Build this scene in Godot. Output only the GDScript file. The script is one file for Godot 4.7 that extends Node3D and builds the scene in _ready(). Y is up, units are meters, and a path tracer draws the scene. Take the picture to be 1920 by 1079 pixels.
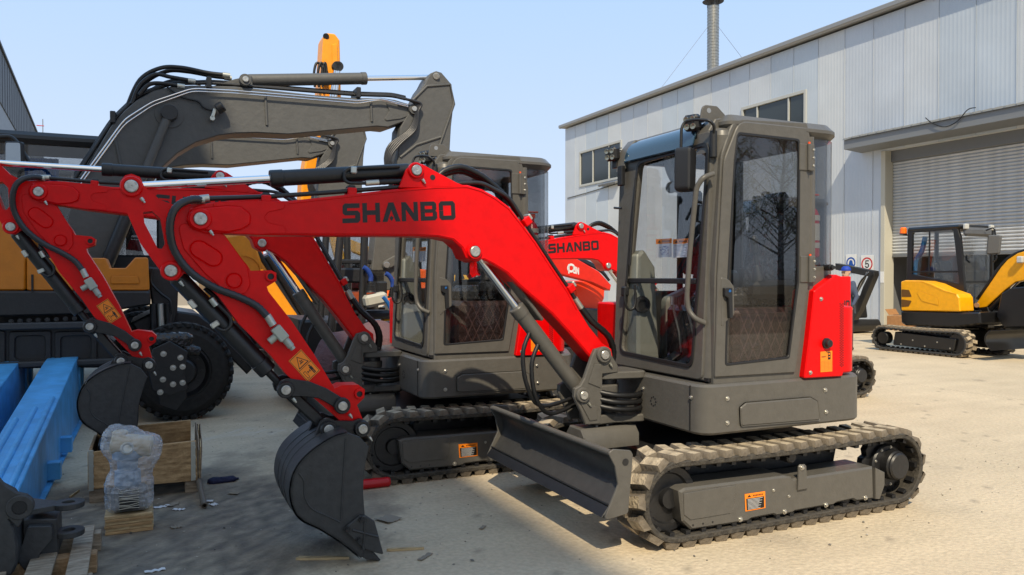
extends Node3D
# A yard of excavators. Positions are read from photograph pixels: a pixel gives a direction, the plane that a thing stands on or lies in gives the distance.
const FOC := 1450.0
const CAM_H := 1.55
const HORIZON := 520.0
const TH := 0.435047          # heading of the parked row against the camera, radians
var pitch := atan((539.5 - HORIZON) / FOC)
var FR := Basis(Vector3.UP, TH)   # frame in which things are laid out: x along the machines, z towards the viewer
var ORG := Vector3.ZERO       # origin of the thing being built, in FR
var mats := {}
var rng := RandomNumberGenerator.new()
var used := {}
var tx := {}

# ---------- pixels to positions
func ray(px: float, py: float) -> Vector3:
	var d := Vector3((px - 960.0) / FOC, (539.5 - py) / FOC, -1.0)
	return FR.inverse() * (Basis(Vector3.RIGHT, -pitch) * d)
func U(px: float, py: float, t: float) -> Vector3:        # on the upright plane z = -t of the frame
	var d := ray(px, py)
	return Vector3(0, CAM_H, 0) + d * (-t / d.z)
func UX(px: float, py: float, l: float) -> Vector3:       # on the upright plane x = l of the frame
	var d := ray(px, py)
	return Vector3(0, CAM_H, 0) + d * (l / d.x)
func UY(px: float, py: float, h := 0.0) -> Vector3:       # on the level plane y = h
	var d := ray(px, py)
	return Vector3(0, CAM_H, 0) + d * ((h - CAM_H) / d.y)
func Q(ox: float, oy: float, s: float, a: Array, t: float) -> Array:  # points read from an enlargement, on plane t, as Vector2(x, y)
	var r := []
	for p in a:
		var v := U(ox + p[0] * s, oy + p[1] * s, t)
		r.append(Vector2(v.x, v.y))
	return r
func Q3(ox: float, oy: float, s: float, a: Array, t: float) -> Array:
	var r := []
	for p in a:
		r.append(U(ox + p[0] * s, oy + p[1] * s, t + (p[2] if p.size() > 2 else 0.0)))
	return r

# ---------- mesh builder: everything is given counter-clockwise seen from outside
class MB:
	var v := PackedVector3Array()
	var n := PackedVector3Array()
	var c := PackedColorArray()
	var uv := PackedVector2Array()
	var x := Transform3D.IDENTITY
	var col := Color.WHITE
	var colored := false
	func tri(a: Vector3, b: Vector3, d: Vector3, na := Vector3.ZERO, nb := Vector3.ZERO, nd := Vector3.ZERO):
		if na == Vector3.ZERO:
			na = (b - a).cross(d - a)
			if na.length_squared() < 1e-16: return
			na = na.normalized(); nb = na; nd = na
		v.append(x * a); v.append(x * d); v.append(x * b)
		n.append((x.basis * na).normalized()); n.append((x.basis * nd).normalized()); n.append((x.basis * nb).normalized())
		if colored:
			c.append(col); c.append(col); c.append(col)
	func quad(a, b, d, e, na := Vector3.ZERO, nb := Vector3.ZERO, nd := Vector3.ZERO, ne := Vector3.ZERO):
		tri(a, b, d, na, nb, nd); tri(a, d, e, na, nd, ne)
	func quad_uv(a, b, d, e):    # a lower left, b lower right, d upper right, e upper left
		quad(a, b, d, e)
		for q in [Vector2(0, 1), Vector2(1, 0), Vector2(1, 1), Vector2(0, 1), Vector2(0, 0), Vector2(1, 0)]: uv.append(q)
	func box(ce: Vector3, s: Vector3, b := 0.0, bs := Basis.IDENTITY):
		var h := s * 0.5
		b = min(b, min(h.x, min(h.y, h.z)) * 0.9)
		var old := x
		x = x * Transform3D(bs, ce)
		var i := h - Vector3(b, b, b)
		for ax in 3:
			for sg in [-1.0, 1.0]:
				var a1 := (ax + 1) % 3
				var a2 := (ax + 2) % 3
				var p := []
				for k in [[-1, -1], [1, -1], [1, 1], [-1, 1]]:
					var q := Vector3.ZERO
					q[ax] = h[ax] * sg; q[a1] = i[a1] * k[0]; q[a2] = i[a2] * k[1]
					p.append(q)
				if sg > 0: quad(p[0], p[1], p[2], p[3])
				else: quad(p[3], p[2], p[1], p[0])
		if b > 0.0:
			for ax in 3:
				var a1 := (ax + 1) % 3
				var a2 := (ax + 2) % 3
				for s1 in [-1.0, 1.0]:
					for s2 in [-1.0, 1.0]:
						var p := []
						for k in [[-1, 0], [1, 0], [1, 1], [-1, 1]]:
							var q := Vector3.ZERO
							q[ax] = i[ax] * k[0]
							if k[1] == 0: q[a1] = h[a1] * s1; q[a2] = i[a2] * s2
							else: q[a1] = i[a1] * s1; q[a2] = h[a2] * s2
							p.append(q)
						if s1 * s2 > 0: quad(p[0], p[1], p[2], p[3])
						else: quad(p[3], p[2], p[1], p[0])
			for sx in [-1.0, 1.0]:
				for sy in [-1.0, 1.0]:
					for sz in [-1.0, 1.0]:
						var q0 := Vector3(h.x * sx, i.y * sy, i.z * sz)
						var q1 := Vector3(i.x * sx, h.y * sy, i.z * sz)
						var q2 := Vector3(i.x * sx, i.y * sy, h.z * sz)
						if sx * sy * sz > 0: tri(q0, q1, q2)
						else: tri(q2, q1, q0)
		x = old
	static func ccw(poly: Array) -> Array:
		var s := 0.0
		for k in poly.size():
			var a: Vector2 = poly[k]
			var b: Vector2 = poly[(k + 1) % poly.size()]
			s += a.x * b.y - b.x * a.y
		if s < 0.0:
			poly = poly.duplicate(); poly.reverse()
		return poly
	static func inset(poly: Array, b: float) -> Array:
		var r := []
		var m := poly.size()
		for k in m:
			var p: Vector2 = poly[k]
			var e0: Vector2 = (p - poly[(k + m - 1) % m]).normalized()
			var e1: Vector2 = (poly[(k + 1) % m] - p).normalized()
			var nn := Vector2(-e0.y, e0.x) + Vector2(-e1.y, e1.x)
			var d: float = nn.length_squared()
			r.append(p + (nn * (2.0 * b / max(d, 0.8)) if d > 1e-6 else Vector2.ZERO))
		return r
	func cap(poly: Array, z: float, up: bool):
		var tr := Geometry2D.triangulate_polygon(PackedVector2Array(poly))
		var nn := Vector3(0, 0, 1.0 if up else -1.0)
		for k in range(0, tr.size(), 3):
			var p := []
			for j in 3:
				var q: Vector2 = poly[tr[k + j]]
				p.append(Vector3(q.x, q.y, z))
			var s: float = (p[1] - p[0]).cross(p[2] - p[0]).z
			if (s > 0) == up: tri(p[0], p[1], p[2], nn, nn, nn)
			else: tri(p[0], p[2], p[1], nn, nn, nn)
	static func tidy(poly: Array) -> Array:
		var o := []
		for p in poly:
			if o.is_empty() or (o[-1] as Vector2).distance_to(p) > 2e-5: o.append(p)
		if o.size() > 2 and (o[0] as Vector2).distance_to(o[-1]) <= 2e-5: o.pop_back()
		return o
	func prism(poly0: Array, z0: float, z1: float, b := 0.0, smooth := 0.7):
		var poly: Array = MB.ccw(MB.tidy(poly0))
		var m := poly.size()
		var ins: Array = poly
		while b > 0.0:      # a chamfer wider than the outline allows is narrowed
			ins = MB.inset(poly, b)
			var ok := Geometry2D.triangulate_polygon(PackedVector2Array(ins)).size() == 3 * (m - 2)
			if ok:
				for k in m:
					if (ins[(k + 1) % m] - ins[k]).dot(poly[(k + 1) % m] - poly[k]) < 0.0: ok = false
			if ok: break
			b *= 0.5
			if b < 0.0006:
				b = 0.0
				ins = poly
		cap(ins, z1, true); cap(ins, z0, false)
		var en := []
		for k in m:
			var e: Vector2 = (poly[(k + 1) % m] - poly[k]).normalized()
			en.append(Vector2(e.y, -e.x))
		for k in m:
			var j := (k + 1) % m
			var n0: Vector2 = en[k]
			var n1: Vector2 = en[k]
			if n0.dot(en[(k + m - 1) % m]) > smooth: n0 = (n0 + en[(k + m - 1) % m]).normalized()
			if n1.dot(en[j]) > smooth: n1 = (n1 + en[j]).normalized()
			var a0 := Vector3(n0.x, n0.y, 0); var a1 := Vector3(n1.x, n1.y, 0)
			var p: Vector2 = poly[k]; var q: Vector2 = poly[j]
			quad(Vector3(p.x, p.y, z0 + b), Vector3(q.x, q.y, z0 + b), Vector3(q.x, q.y, z1 - b), Vector3(p.x, p.y, z1 - b), a0, a1, a1, a0)
			if b > 0.0:
				var pi: Vector2 = ins[k]; var qi: Vector2 = ins[j]
				quad(Vector3(p.x, p.y, z1 - b), Vector3(q.x, q.y, z1 - b), Vector3(qi.x, qi.y, z1), Vector3(pi.x, pi.y, z1))
				quad(Vector3(pi.x, pi.y, z0), Vector3(qi.x, qi.y, z0), Vector3(q.x, q.y, z0 + b), Vector3(p.x, p.y, z0 + b))
	func ring(o0: Array, i0: Array, z0: float, z1: float, b := 0.0):    # plate with one opening; both outlines have as many points
		var o: Array = MB.ccw(o0)
		var i: Array = i0.duplicate()
		if o != o0: i.reverse()
		var m := o.size()
		var oi: Array = MB.inset(o, b) if b > 0.0 else o
		var ii: Array = MB.inset(i, -b) if b > 0.0 else i
		var f = func(p: Vector2, z: float): return Vector3(p.x, p.y, z)
		for k in m:
			var j := (k + 1) % m
			quad(f.call(oi[k], z1), f.call(oi[j], z1), f.call(ii[j], z1), f.call(ii[k], z1))
			quad(f.call(ii[k], z0), f.call(ii[j], z0), f.call(oi[j], z0), f.call(oi[k], z0))
			quad(f.call(o[k], z0 + b), f.call(o[j], z0 + b), f.call(o[j], z1 - b), f.call(o[k], z1 - b))
			quad(f.call(i[j], z0 + b), f.call(i[k], z0 + b), f.call(i[k], z1 - b), f.call(i[j], z1 - b))
			if b > 0.0:
				quad(f.call(o[k], z1 - b), f.call(o[j], z1 - b), f.call(oi[j], z1), f.call(oi[k], z1))
				quad(f.call(oi[k], z0), f.call(oi[j], z0), f.call(o[j], z0 + b), f.call(o[k], z0 + b))
				quad(f.call(ii[k], z1), f.call(ii[j], z1), f.call(i[j], z1 - b), f.call(i[k], z1 - b))
				quad(f.call(i[k], z0 + b), f.call(i[j], z0 + b), f.call(ii[j], z0), f.call(ii[k], z0))
	static func frame(d: Vector3) -> Array:
		var a := Vector3.UP if absf(d.y) < 0.9 else Vector3.RIGHT
		var s := d.cross(a).normalized()
		return [s, s.cross(d).normalized()]
	func lathe(a: Vector3, d: Vector3, prof: Array, seg := 16, sharp := true):   # profile of Vector2(distance along d, radius)
		d = d.normalized()
		var f: Array = MB.frame(d)
		for k in prof.size() - 1:
			var p: Vector2 = prof[k]; var q: Vector2 = prof[k + 1]
			var t := q - p
			var ns := Vector2(-t.y, t.x)        # (along, radial)
			if ns.length_squared() < 1e-14: continue
			ns = ns.normalized()
			for j in seg:
				var a0 := TAU * j / seg; var a1 := TAU * (j + 1) / seg
				var r0: Vector3 = f[0] * cos(a0) + f[1] * sin(a0)
				var r1: Vector3 = f[0] * cos(a1) + f[1] * sin(a1)
				var m0: Vector3 = d * ns.x + r0 * ns.y
				var m1: Vector3 = d * ns.x + r1 * ns.y
				var p0 := a + d * p.x + r0 * p.y; var p1 := a + d * p.x + r1 * p.y
				var q0 := a + d * q.x + r0 * q.y; var q1 := a + d * q.x + r1 * q.y
				if q.y > 1e-6: tri(p0, q0, q1, m0, m0, m1)
				if p.y > 1e-6: tri(p0, q1, p1, m0, m1, m1)
	func cyl(a: Vector3, b: Vector3, r: float, seg := 14, bv := 0.0, r1 := -1.0):
		var l := a.distance_to(b)
		if r1 < 0.0: r1 = r
		if bv <= 0.0: lathe(a, b - a, [Vector2(0, 0), Vector2(0, r), Vector2(l, r1), Vector2(l, 0)], seg)
		else: lathe(a, b - a, [Vector2(0, 0), Vector2(0, r - bv), Vector2(bv, r), Vector2(l - bv, r1), Vector2(l, r1 - bv), Vector2(l, 0)], seg)
	func tube(path: Array, r: float, seg := 8, ridged := 0.0):
		var m := path.size()
		if m < 2: return
		var d0: Vector3 = (path[1] - path[0]).normalized()
		var f: Array = MB.frame(d0)
		var s: Vector3 = f[0]
		var prev := []
		for k in m:
			var d: Vector3 = (path[min(k + 1, m - 1)] - path[max(k - 1, 0)]).normalized()
			s = (s - d * s.dot(d)).normalized()
			var w := s.cross(d)
			var cur := []
			var rr := r * (1.0 + (ridged if k % 2 == 0 else -ridged))
			for j in seg:
				var a := TAU * j / seg
				var nn := s * cos(a) + w * sin(a)
				cur.append([path[k] + nn * rr, nn])
			if k > 0:
				for j in seg:
					var i := (j + 1) % seg
					quad(prev[j][0], cur[j][0], cur[i][0], prev[i][0], prev[j][1], cur[j][1], cur[i][1], prev[i][1])
			if k == 0 or k == m - 1:
				for j in range(1, seg - 1):
					if k == 0: tri(cur[0][0], cur[j][0], cur[j + 1][0])
					else: tri(cur[0][0], cur[j + 1][0], cur[j][0])
			prev = cur
	func ball(ce: Vector3, r: Vector3, u := 12, w := 8):
		for i in w:
			var t0 := PI * i / w; var t1 := PI * (i + 1) / w
			for j in u:
				var a0 := TAU * j / u; var a1 := TAU * (j + 1) / u
				var g := []
				for q in [[t0, a0], [t1, a0], [t1, a1], [t0, a1]]:
					g.append(Vector3(sin(q[0]) * sin(q[1]), cos(q[0]), sin(q[0]) * cos(q[1])))
				var h := []
				for q in g: h.append((q / r).normalized())
				if i < w - 1: tri(ce + g[0] * r, ce + g[1] * r, ce + g[2] * r, h[0], h[1], h[2])
				if i > 0: tri(ce + g[0] * r, ce + g[2] * r, ce + g[3] * r, h[0], h[2], h[3])
	func mesh(org := Vector3.ZERO) -> ArrayMesh:
		var a := []
		a.resize(Mesh.ARRAY_MAX)
		var w := v
		if org != Vector3.ZERO:
			for k in w.size(): w[k] -= org
		a[Mesh.ARRAY_VERTEX] = w
		a[Mesh.ARRAY_NORMAL] = n
		if colored: a[Mesh.ARRAY_COLOR] = c
		if uv.size() == v.size(): a[Mesh.ARRAY_TEX_UV] = uv
		var m := ArrayMesh.new()
		m.add_surface_from_arrays(Mesh.PRIMITIVE_TRIANGLES, a)
		return m

# ---------- outlines and paths
func rp(pts: Array, r, seg := 4) -> Array:      # rounds the corners of an outline
	var o := []
	var m := pts.size()
	for k in m:
		var p: Vector2 = pts[k]
		var rr: float = r[k] if r is Array else r
		var a: Vector2 = pts[(k + m - 1) % m] - p
		var b: Vector2 = pts[(k + 1) % m] - p
		var ang := absf(a.angle_to(b))
		var l: float = min(rr / max(tan(ang / 2.0), 0.05), min(a.length(), b.length()) * 0.48)
		var pa := p + a.normalized() * l
		var pb := p + b.normalized() * l
		for j in seg + 1:
			var t := float(j) / seg
			o.append(pa.lerp(p, t).lerp(p.lerp(pb, t), t))
	return o
func cr(pts: Array, seg := 6) -> Array:         # smooth path through points
	var o := []
	for k in pts.size() - 1:
		var p0 = pts[max(k - 1, 0)]; var p1 = pts[k]; var p2 = pts[k + 1]; var p3 = pts[min(k + 2, pts.size() - 1)]
		for j in seg:
			var t := float(j) / seg
			o.append(p1 * (2 * t * t * t - 3 * t * t + 1) + p2 * (3 * t * t - 2 * t * t * t) + (p2 - p0) * 0.5 * (t * t * t - 2 * t * t + t) + (p3 - p1) * 0.5 * (t * t * t - t * t))
	o.append(pts[-1])
	return o
func bend(pts: Array, r: float, seg := 4) -> Array:   # straight runs with rounded bends
	var o := [pts[0]]
	for k in range(1, pts.size() - 1):
		var p: Vector3 = pts[k]
		var a: Vector3 = pts[k - 1] - p
		var b: Vector3 = pts[k + 1] - p
		var l: float = min(r, min(a.length(), b.length()) * 0.45)
		var pa := p + a.normalized() * l
		var pb := p + b.normalized() * l
		for j in seg + 1:
			var t := float(j) / seg
			o.append(pa.lerp(p, t).lerp(p.lerp(pb, t), t))
	o.append(pts[-1])
	return o
func circ(c: Vector2, r: float, seg := 16) -> Array:
	var o := []
	for k in seg: o.append(c + Vector2(cos(TAU * k / seg), sin(TAU * k / seg)) * r)
	return o
func pill(a: Vector2, b: Vector2, r: float, seg := 8) -> Array:
	var o := []
	var g := (b - a).angle()
	for k in seg + 1: o.append(b + Vector2.from_angle(g - PI / 2 + PI * k / seg) * r)
	for k in seg + 1: o.append(a + Vector2.from_angle(g + PI / 2 + PI * k / seg) * r)
	return o
func v2(x: float, y: float) -> Vector2: return Vector2(x, y)
func v3(x: float, y: float, z: float) -> Vector3: return Vector3(x, y, z)

# ---------- nodes
func fresh(called: String) -> String:
	var k: int = used.get(called, 0)
	used[called] = k + 1
	return called if k == 0 else "%s_%03d" % [called, k]
func thing(called: String, label: String, category: String, org: Vector3, group := "", kind := "") -> Node3D:
	var o := Node3D.new()
	o.name = fresh(called)
	add_child(o)
	ORG = org
	o.transform = Transform3D(FR, FR * org)
	if label: o.set_meta("label", label)
	if category: o.set_meta("category", category)
	if group: o.set_meta("group", group)
	if kind: o.set_meta("kind", kind)
	return o
func part(called: String, b: MB, m: Material, parent: Node3D, label := "") -> MeshInstance3D:
	var o := MeshInstance3D.new()
	o.name = called
	o.mesh = b.mesh(ORG)
	o.material_override = m
	parent.add_child(o, true)
	if label: o.set_meta("label", label)
	return o
func share(called: String, me: Mesh, m: Material, parent: Node3D, tr: Transform3D) -> MeshInstance3D:
	var o := MeshInstance3D.new()
	o.name = called
	o.mesh = me
	o.material_override = m
	o.transform = tr
	parent.add_child(o, true)
	return o
func one(called: String, b: MB, m: Material, label: String, category: String, org: Vector3, group := "", kind := "") -> MeshInstance3D:   # a thing that is a single mesh
	ORG = org
	var o := MeshInstance3D.new()
	o.name = fresh(called)
	o.mesh = b.mesh(org)
	o.material_override = m
	add_child(o)
	o.transform = Transform3D(FR, FR * org)
	if label: o.set_meta("label", label)
	if category: o.set_meta("category", category)
	if group: o.set_meta("group", group)
	if kind: o.set_meta("kind", kind)
	return o

# ---------- textures and materials
func noise_tex(key: String, size: int, freq: float, lo: Color, hi: Color, oct := 4, seed_ := 1, type := FastNoiseLite.TYPE_SIMPLEX_SMOOTH, power := 1.0) -> ImageTexture:
	if tx.has(key): return tx[key]
	var f := FastNoiseLite.new()
	f.seed = seed_; f.noise_type = type; f.frequency = freq; f.fractal_octaves = oct
	var d := f.get_seamless_image(size, size).get_data()
	var o := PackedByteArray()
	o.resize(size * size * 3)
	var lut := []
	for k in 256:
		var q := lo.lerp(hi, pow(k / 255.0, power))
		lut.append([int(q.r * 255), int(q.g * 255), int(q.b * 255)])
	for k in size * size:
		var q: Array = lut[d[k]]
		o[k * 3] = q[0]; o[k * 3 + 1] = q[1]; o[k * 3 + 2] = q[2]
	tx[key] = ImageTexture.create_from_image(Image.create_from_data(size, size, false, Image.FORMAT_RGB8, o))
	return tx[key]
func bump_tex(key: String, size: int, freq: float, strength: float, oct := 4, seed_ := 3) -> ImageTexture:
	if tx.has(key): return tx[key]
	var f := FastNoiseLite.new()
	f.seed = seed_; f.noise_type = FastNoiseLite.TYPE_SIMPLEX_SMOOTH; f.frequency = freq; f.fractal_octaves = oct
	var im := f.get_seamless_image(size, size)
	im.convert(Image.FORMAT_RGBA8)
	im.bump_map_to_normal_map(strength)
	tx[key] = ImageTexture.create_from_image(im)
	return tx[key]
func G(k: float) -> Color: return Color(k, k, k)
func mat(key: String, col: Color, rough := 0.5, metal := 0.0, o := {}) -> StandardMaterial3D:
	if mats.has(key): return mats[key]
	var m := StandardMaterial3D.new()
	m.albedo_color = col
	m.roughness = rough
	m.metallic = metal
	m.uv1_triplanar = true
	var s: float = o.get("s", 1.0)
	m.uv1_scale = Vector3(s, s, s)
	if o.has("t"): m.albedo_texture = o.t
	if o.has("sp"): m.metallic_specular = o.sp
	if o.has("rt"): m.roughness_texture = o.rt
	if o.has("n"):
		m.normal_enabled = true; m.normal_texture = o.n; m.normal_scale = o.get("ns", 0.3)
	if o.has("cc"):
		m.clearcoat_enabled = true; m.clearcoat = o.cc; m.clearcoat_roughness = o.get("ccr", 0.1)
	if o.get("vc", false): m.vertex_color_use_as_albedo = true
	if o.has("bl"):
		m.backlight_enabled = true; m.backlight = o.bl
	mats[key] = m
	return m
func glass(key: String, col: Color, a: float, rough := 0.0) -> StandardMaterial3D:
	if mats.has(key): return mats[key]
	var m := StandardMaterial3D.new()
	m.albedo_color = Color(col.r, col.g, col.b, a)
	m.transparency = BaseMaterial3D.TRANSPARENCY_ALPHA
	m.roughness = rough
	m.metallic_specular = 0.5
	mats[key] = m
	return m

# ================= mini excavator (laid out where the front one of the row stands) =================
const MC := 4.37                       # its centre line
var OA := Vector3(3.6, 0, -MC)
const PLAN := Basis(Vector3(1, 0, 0), Vector3(0, 0, -1), Vector3(0, 1, 0))   # outline drawn as (x, depth), raised upwards
func nb(x := Transform3D.IDENTITY) -> MB:
	var b := MB.new()
	b.x = x
	return b
func plan() -> MB: return nb(Transform3D(PLAN, Vector3.ZERO))
func hexbolt(p: Vector3, d: Vector3, r: float, parent: Node3D, xf := Transform3D.IDENTITY):
	var b := nb(xf)
	d = d.normalized()
	b.cyl(p, p + d * r * 0.35, r * 1.5, 12)
	b.lathe(p + d * r * 0.35, d, [v2(0, r), v2(r * 0.8, r), v2(r * 0.95, r * 0.8), v2(r * 0.95, 0)], 6)
	part("bolt", b, M_bolt(), parent)
func M_bolt() -> Material: return mat("bolt", Color(0.72, 0.71, 0.68), 0.32, 0.85, {"n": bump_tex("peel", 256, 0.05, 3.0), "s": 6.0, "ns": 0.3})
func M_chrome() -> Material: return mat("chrome", Color(0.93, 0.93, 0.93), 0.07, 1.0)
func M_red() -> Material: return mat("red_paint", Color(0.87, 0.0, 0.01), 0.36, 0.0, {"sp": 0.34, "t": noise_tex("paintvar", 512, 0.012, G(0.93), G(1.0), 5, 4), "n": bump_tex("peel", 256, 0.05, 3.0), "ns": 0.10, "s": 1.7})
func M_grey() -> Material: return mat("grey_paint", Color(0.355, 0.345, 0.326), 0.42, 0.0, {"sp": 0.4, "t": noise_tex("greyvar", 512, 0.01, G(0.93), G(1.0), 6, 5), "rt": noise_tex("roughvar", 512, 0.02, G(0.8), G(1.0), 4, 9), "n": bump_tex("peel", 256, 0.05, 3.0), "ns": 0.14, "s": 2.2})
func M_black() -> Material: return mat("black_paint", Color(0.135, 0.135, 0.14), 0.42, 0.0, {"t": noise_tex("blackvar", 512, 0.015, G(0.8), G(1.0), 5, 6), "n": bump_tex("peel", 256, 0.05, 3.0), "ns": 0.14, "s": 2.0})
func M_bucket() -> Material: return mat("bucket_paint", Color(0.225, 0.225, 0.225), 0.5, 0.0, {"t": noise_tex("blackvar", 512, 0.015, G(0.8), G(1.0), 5, 6), "n": bump_tex("peel", 256, 0.05, 3.0), "ns": 0.2, "s": 2.0})
func M_hose() -> Material: return mat("hose", Color(0.075, 0.075, 0.08), 0.45)
func M_trim() -> Material: return mat("black_plastic", Color(0.10, 0.10, 0.105), 0.5, 0.0, {"n": bump_tex("peel", 256, 0.05, 3.0), "ns": 0.2, "s": 9.0})
func M_rubber() -> Material: return mat("rubber", Color(0.30, 0.29, 0.275), 0.85, 0.0, {"t": noise_tex("rubbervar", 512, 0.02, Color(0.62, 0.6, 0.58), Color(1.0, 0.97, 0.9), 5, 12), "n": bump_tex("rough", 256, 0.06, 6.0, 5, 8), "ns": 0.5, "s": 2.0})
func M_dusty() -> Material: return mat("dusty_rubber", Color(1, 1, 1), 0.92, 0.0, {"vc": true, "t": noise_tex("dust", 512, 0.012, Color(0.62, 0.61, 0.60), Color(1.0, 0.99, 0.97), 6, 15, FastNoiseLite.TYPE_SIMPLEX_SMOOTH, 0.7), "n": bump_tex("rough", 256, 0.06, 6.0, 5, 8), "ns": 0.5, "s": 1.6})
func M_fitting() -> Material: return mat("zinc", Color(0.74, 0.74, 0.70), 0.38, 0.75)
func M_glass() -> Material: return glass("cab_glass", Color(0.03, 0.04, 0.04), 0.07)
func letters(b: MB, quadpx: Array, t: float, proud: float, word: String):
	# block capitals on a face: quadpx lower left, lower right, upper right, upper left
	var shapes := {
		"S": [[[0.0, 0.0], [0.82, 0.0], [0.95, 0.12], [0.95, 0.5], [0.82, 0.62], [0.26, 0.62], [0.26, 0.76], [0.93, 0.76], [0.93, 1.0], [0.14, 1.0], [0.02, 0.88], [0.02, 0.5], [0.14, 0.39], [0.68, 0.39], [0.68, 0.24], [0.0, 0.24]]],
		"H": [[[0, 0], [0.25, 0], [0.25, 0.38], [0.7, 0.38], [0.7, 0], [0.95, 0], [0.95, 1], [0.7, 1], [0.7, 0.62], [0.25, 0.62], [0.25, 1], [0, 1]]],
		"A": [[[0, 0], [0.27, 0], [0.5, 0.62], [0.73, 0], [1.0, 0], [0.64, 1], [0.36, 1]], [[0.5, 0.03], [0.62, 0.2], [0.5, 0.3], [0.38, 0.2]]],
		"N": [[[0, 0], [0.24, 0], [0.24, 0.62], [0.68, 0], [0.93, 0], [0.93, 1], [0.69, 1], [0.69, 0.4], [0.25, 1], [0, 1]]],
		"B": [[[0, 0], [0.82, 0], [0.95, 0.12], [0.95, 0.42], [0.87, 0.51], [0.93, 0.6], [0.93, 0.88], [0.8, 1], [0, 1], [0, 0.5], [0.25, 0.5], [0.25, 0.78], [0.68, 0.78], [0.68, 0.6], [0.26, 0.6], [0.26, 0.41], [0.7, 0.41], [0.7, 0.22], [0.25, 0.22], [0.25, 0.49], [0, 0.49]]],
		"O": [[[0.13, 0], [0.83, 0], [0.96, 0.13], [0.96, 0.87], [0.83, 1], [0.13, 1], [0, 0.87], [0, 0.51], [0.25, 0.51], [0.25, 0.77], [0.71, 0.77], [0.71, 0.23], [0.25, 0.23], [0.25, 0.49], [0, 0.49], [0, 0.13]]],
		"U": [[[0.13, 0], [0.83, 0], [0.96, 0.13], [0.96, 1], [0.71, 1], [0.71, 0.23], [0.25, 0.23], [0.25, 1], [0, 1], [0, 0.13]]]}
	var c := []
	for q in quadpx:
		var p = q if q is Vector3 else U(q[0], q[1], t)
		c.append(v2(p.x, p.y))
	for k in word.length():
		for s in shapes[word[k]]:
			var poly := []
			for p in s:
				var u: float = (k + p[0] * 0.93) / word.length()
				poly.append((c[0] as Vector2).lerp(c[1], u).lerp((c[3] as Vector2).lerp(c[2], u), p[1]))
			b.prism(poly, -t, -t + proud)
func sticker_tex(key: String) -> ImageTexture:
	if tx.has(key): return tx[key]
	var w := 96
	var h := 128
	var im := Image.create(w, h, false, Image.FORMAT_RGB8)
	var org := Color(0.95, 0.52, 0.08)
	var bk := Color(0.06, 0.05, 0.05)
	im.fill(org)
	if key == "warn":
		im.fill_rect(Rect2i(3, 3, 90, 2), bk); im.fill_rect(Rect2i(3, 123, 90, 2), bk); im.fill_rect(Rect2i(3, 3, 2, 122), bk); im.fill_rect(Rect2i(91, 3, 2, 122), bk); im.fill_rect(Rect2i(3, 66, 90, 2), bk)
		for y in 48:
			var e := int(y * 0.72)
			for q in [48 - e, 48 + e]: im.fill_rect(Rect2i(clampi(q - 2, 4, 90), 12 + y, 4, 1), bk)
		im.fill_rect(Rect2i(13, 58, 70, 4), bk)
		im.fill_rect(Rect2i(36, 44, 24, 4), bk); im.fill_rect(Rect2i(44, 32, 4, 14), bk); im.fill_rect(Rect2i(50, 36, 8, 5), bk)
		im.fill_rect(Rect2i(64, 74, 8, 8), bk); im.fill_rect(Rect2i(60, 83, 16, 18), bk); im.fill_rect(Rect2i(61, 101, 6, 18), bk); im.fill_rect(Rect2i(69, 101, 6, 18), bk)
		im.fill_rect(Rect2i(36, 95, 20, 3), bk); im.fill_rect(Rect2i(36, 91, 4, 11), bk); im.fill_rect(Rect2i(52, 91, 4, 11), bk)
		im.fill_rect(Rect2i(14, 84, 16, 2), bk); im.fill_rect(Rect2i(14, 84, 2, 34), bk); im.fill_rect(Rect2i(28, 84, 2, 34), bk); im.fill_rect(Rect2i(14, 116, 16, 2), bk)
	elif key == "caution":
		im.fill_rect(Rect2i(6, 36, 84, 86), bk)
		for y in 18:
			im.fill_rect(Rect2i(20 - int(y * 0.5), 10 + y, int(y) + 1, 1), bk)
		for k in 7: im.fill_rect(Rect2i(38 + k * 7, 14, 5, 12), Color(0.35, 0.16, 0.02))
		for k in 9:
			im.fill_rect(Rect2i(12, 42 + k * 9, 72 - (k * 13) % 23, 3), Color(0.85, 0.85, 0.85))
	elif key == "fuel":
		im.fill_rect(Rect2i(60, 8, 22, 46), bk); im.fill_rect(Rect2i(65, 14, 12, 10), org); im.fill_rect(Rect2i(65, 34, 12, 6), org)
		im.fill_rect(Rect2i(8, 30, 40, 3), bk); im.fill_rect(Rect2i(8, 36, 32, 2), bk)
		for k in 8: im.fill_rect(Rect2i(6, 62 + k * 8, 84, 1), Color(0.5, 0.25, 0.03))
		for k in 4: im.fill_rect(Rect2i(6 + k * 28, 62, 1, 57), Color(0.5, 0.25, 0.03))
	elif key == "notice_a" or key == "notice_b":
		im.fill(Color(0.9, 0.9, 0.9))
		im.fill_rect(Rect2i(0, 0, 96, 34), org)
		for y in 18:
			im.fill_rect(Rect2i(20 - int(y * 0.5), 8 + y, int(y) + 1, 1), bk)
		for k in 7: im.fill_rect(Rect2i(38 + k * 7, 12, 5, 12), Color(0.35, 0.16, 0.02))
		if key == "notice_b":
			for k in 9: im.fill_rect(Rect2i(8, 42 + k * 9, 80 - (k * 17) % 30, 3), Color(0.45, 0.45, 0.5))
		else:
			var r := RandomNumberGenerator.new()
			r.seed = 5
			for k in 60: im.fill_rect(Rect2i(20 + r.randi() % 50, 48 + r.randi() % 60, 2 + r.randi() % 10, 1 + r.randi() % 4), Color(0.25, 0.3, 0.55))
	tx[key] = ImageTexture.create_from_image(im)
	return tx[key]
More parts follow.
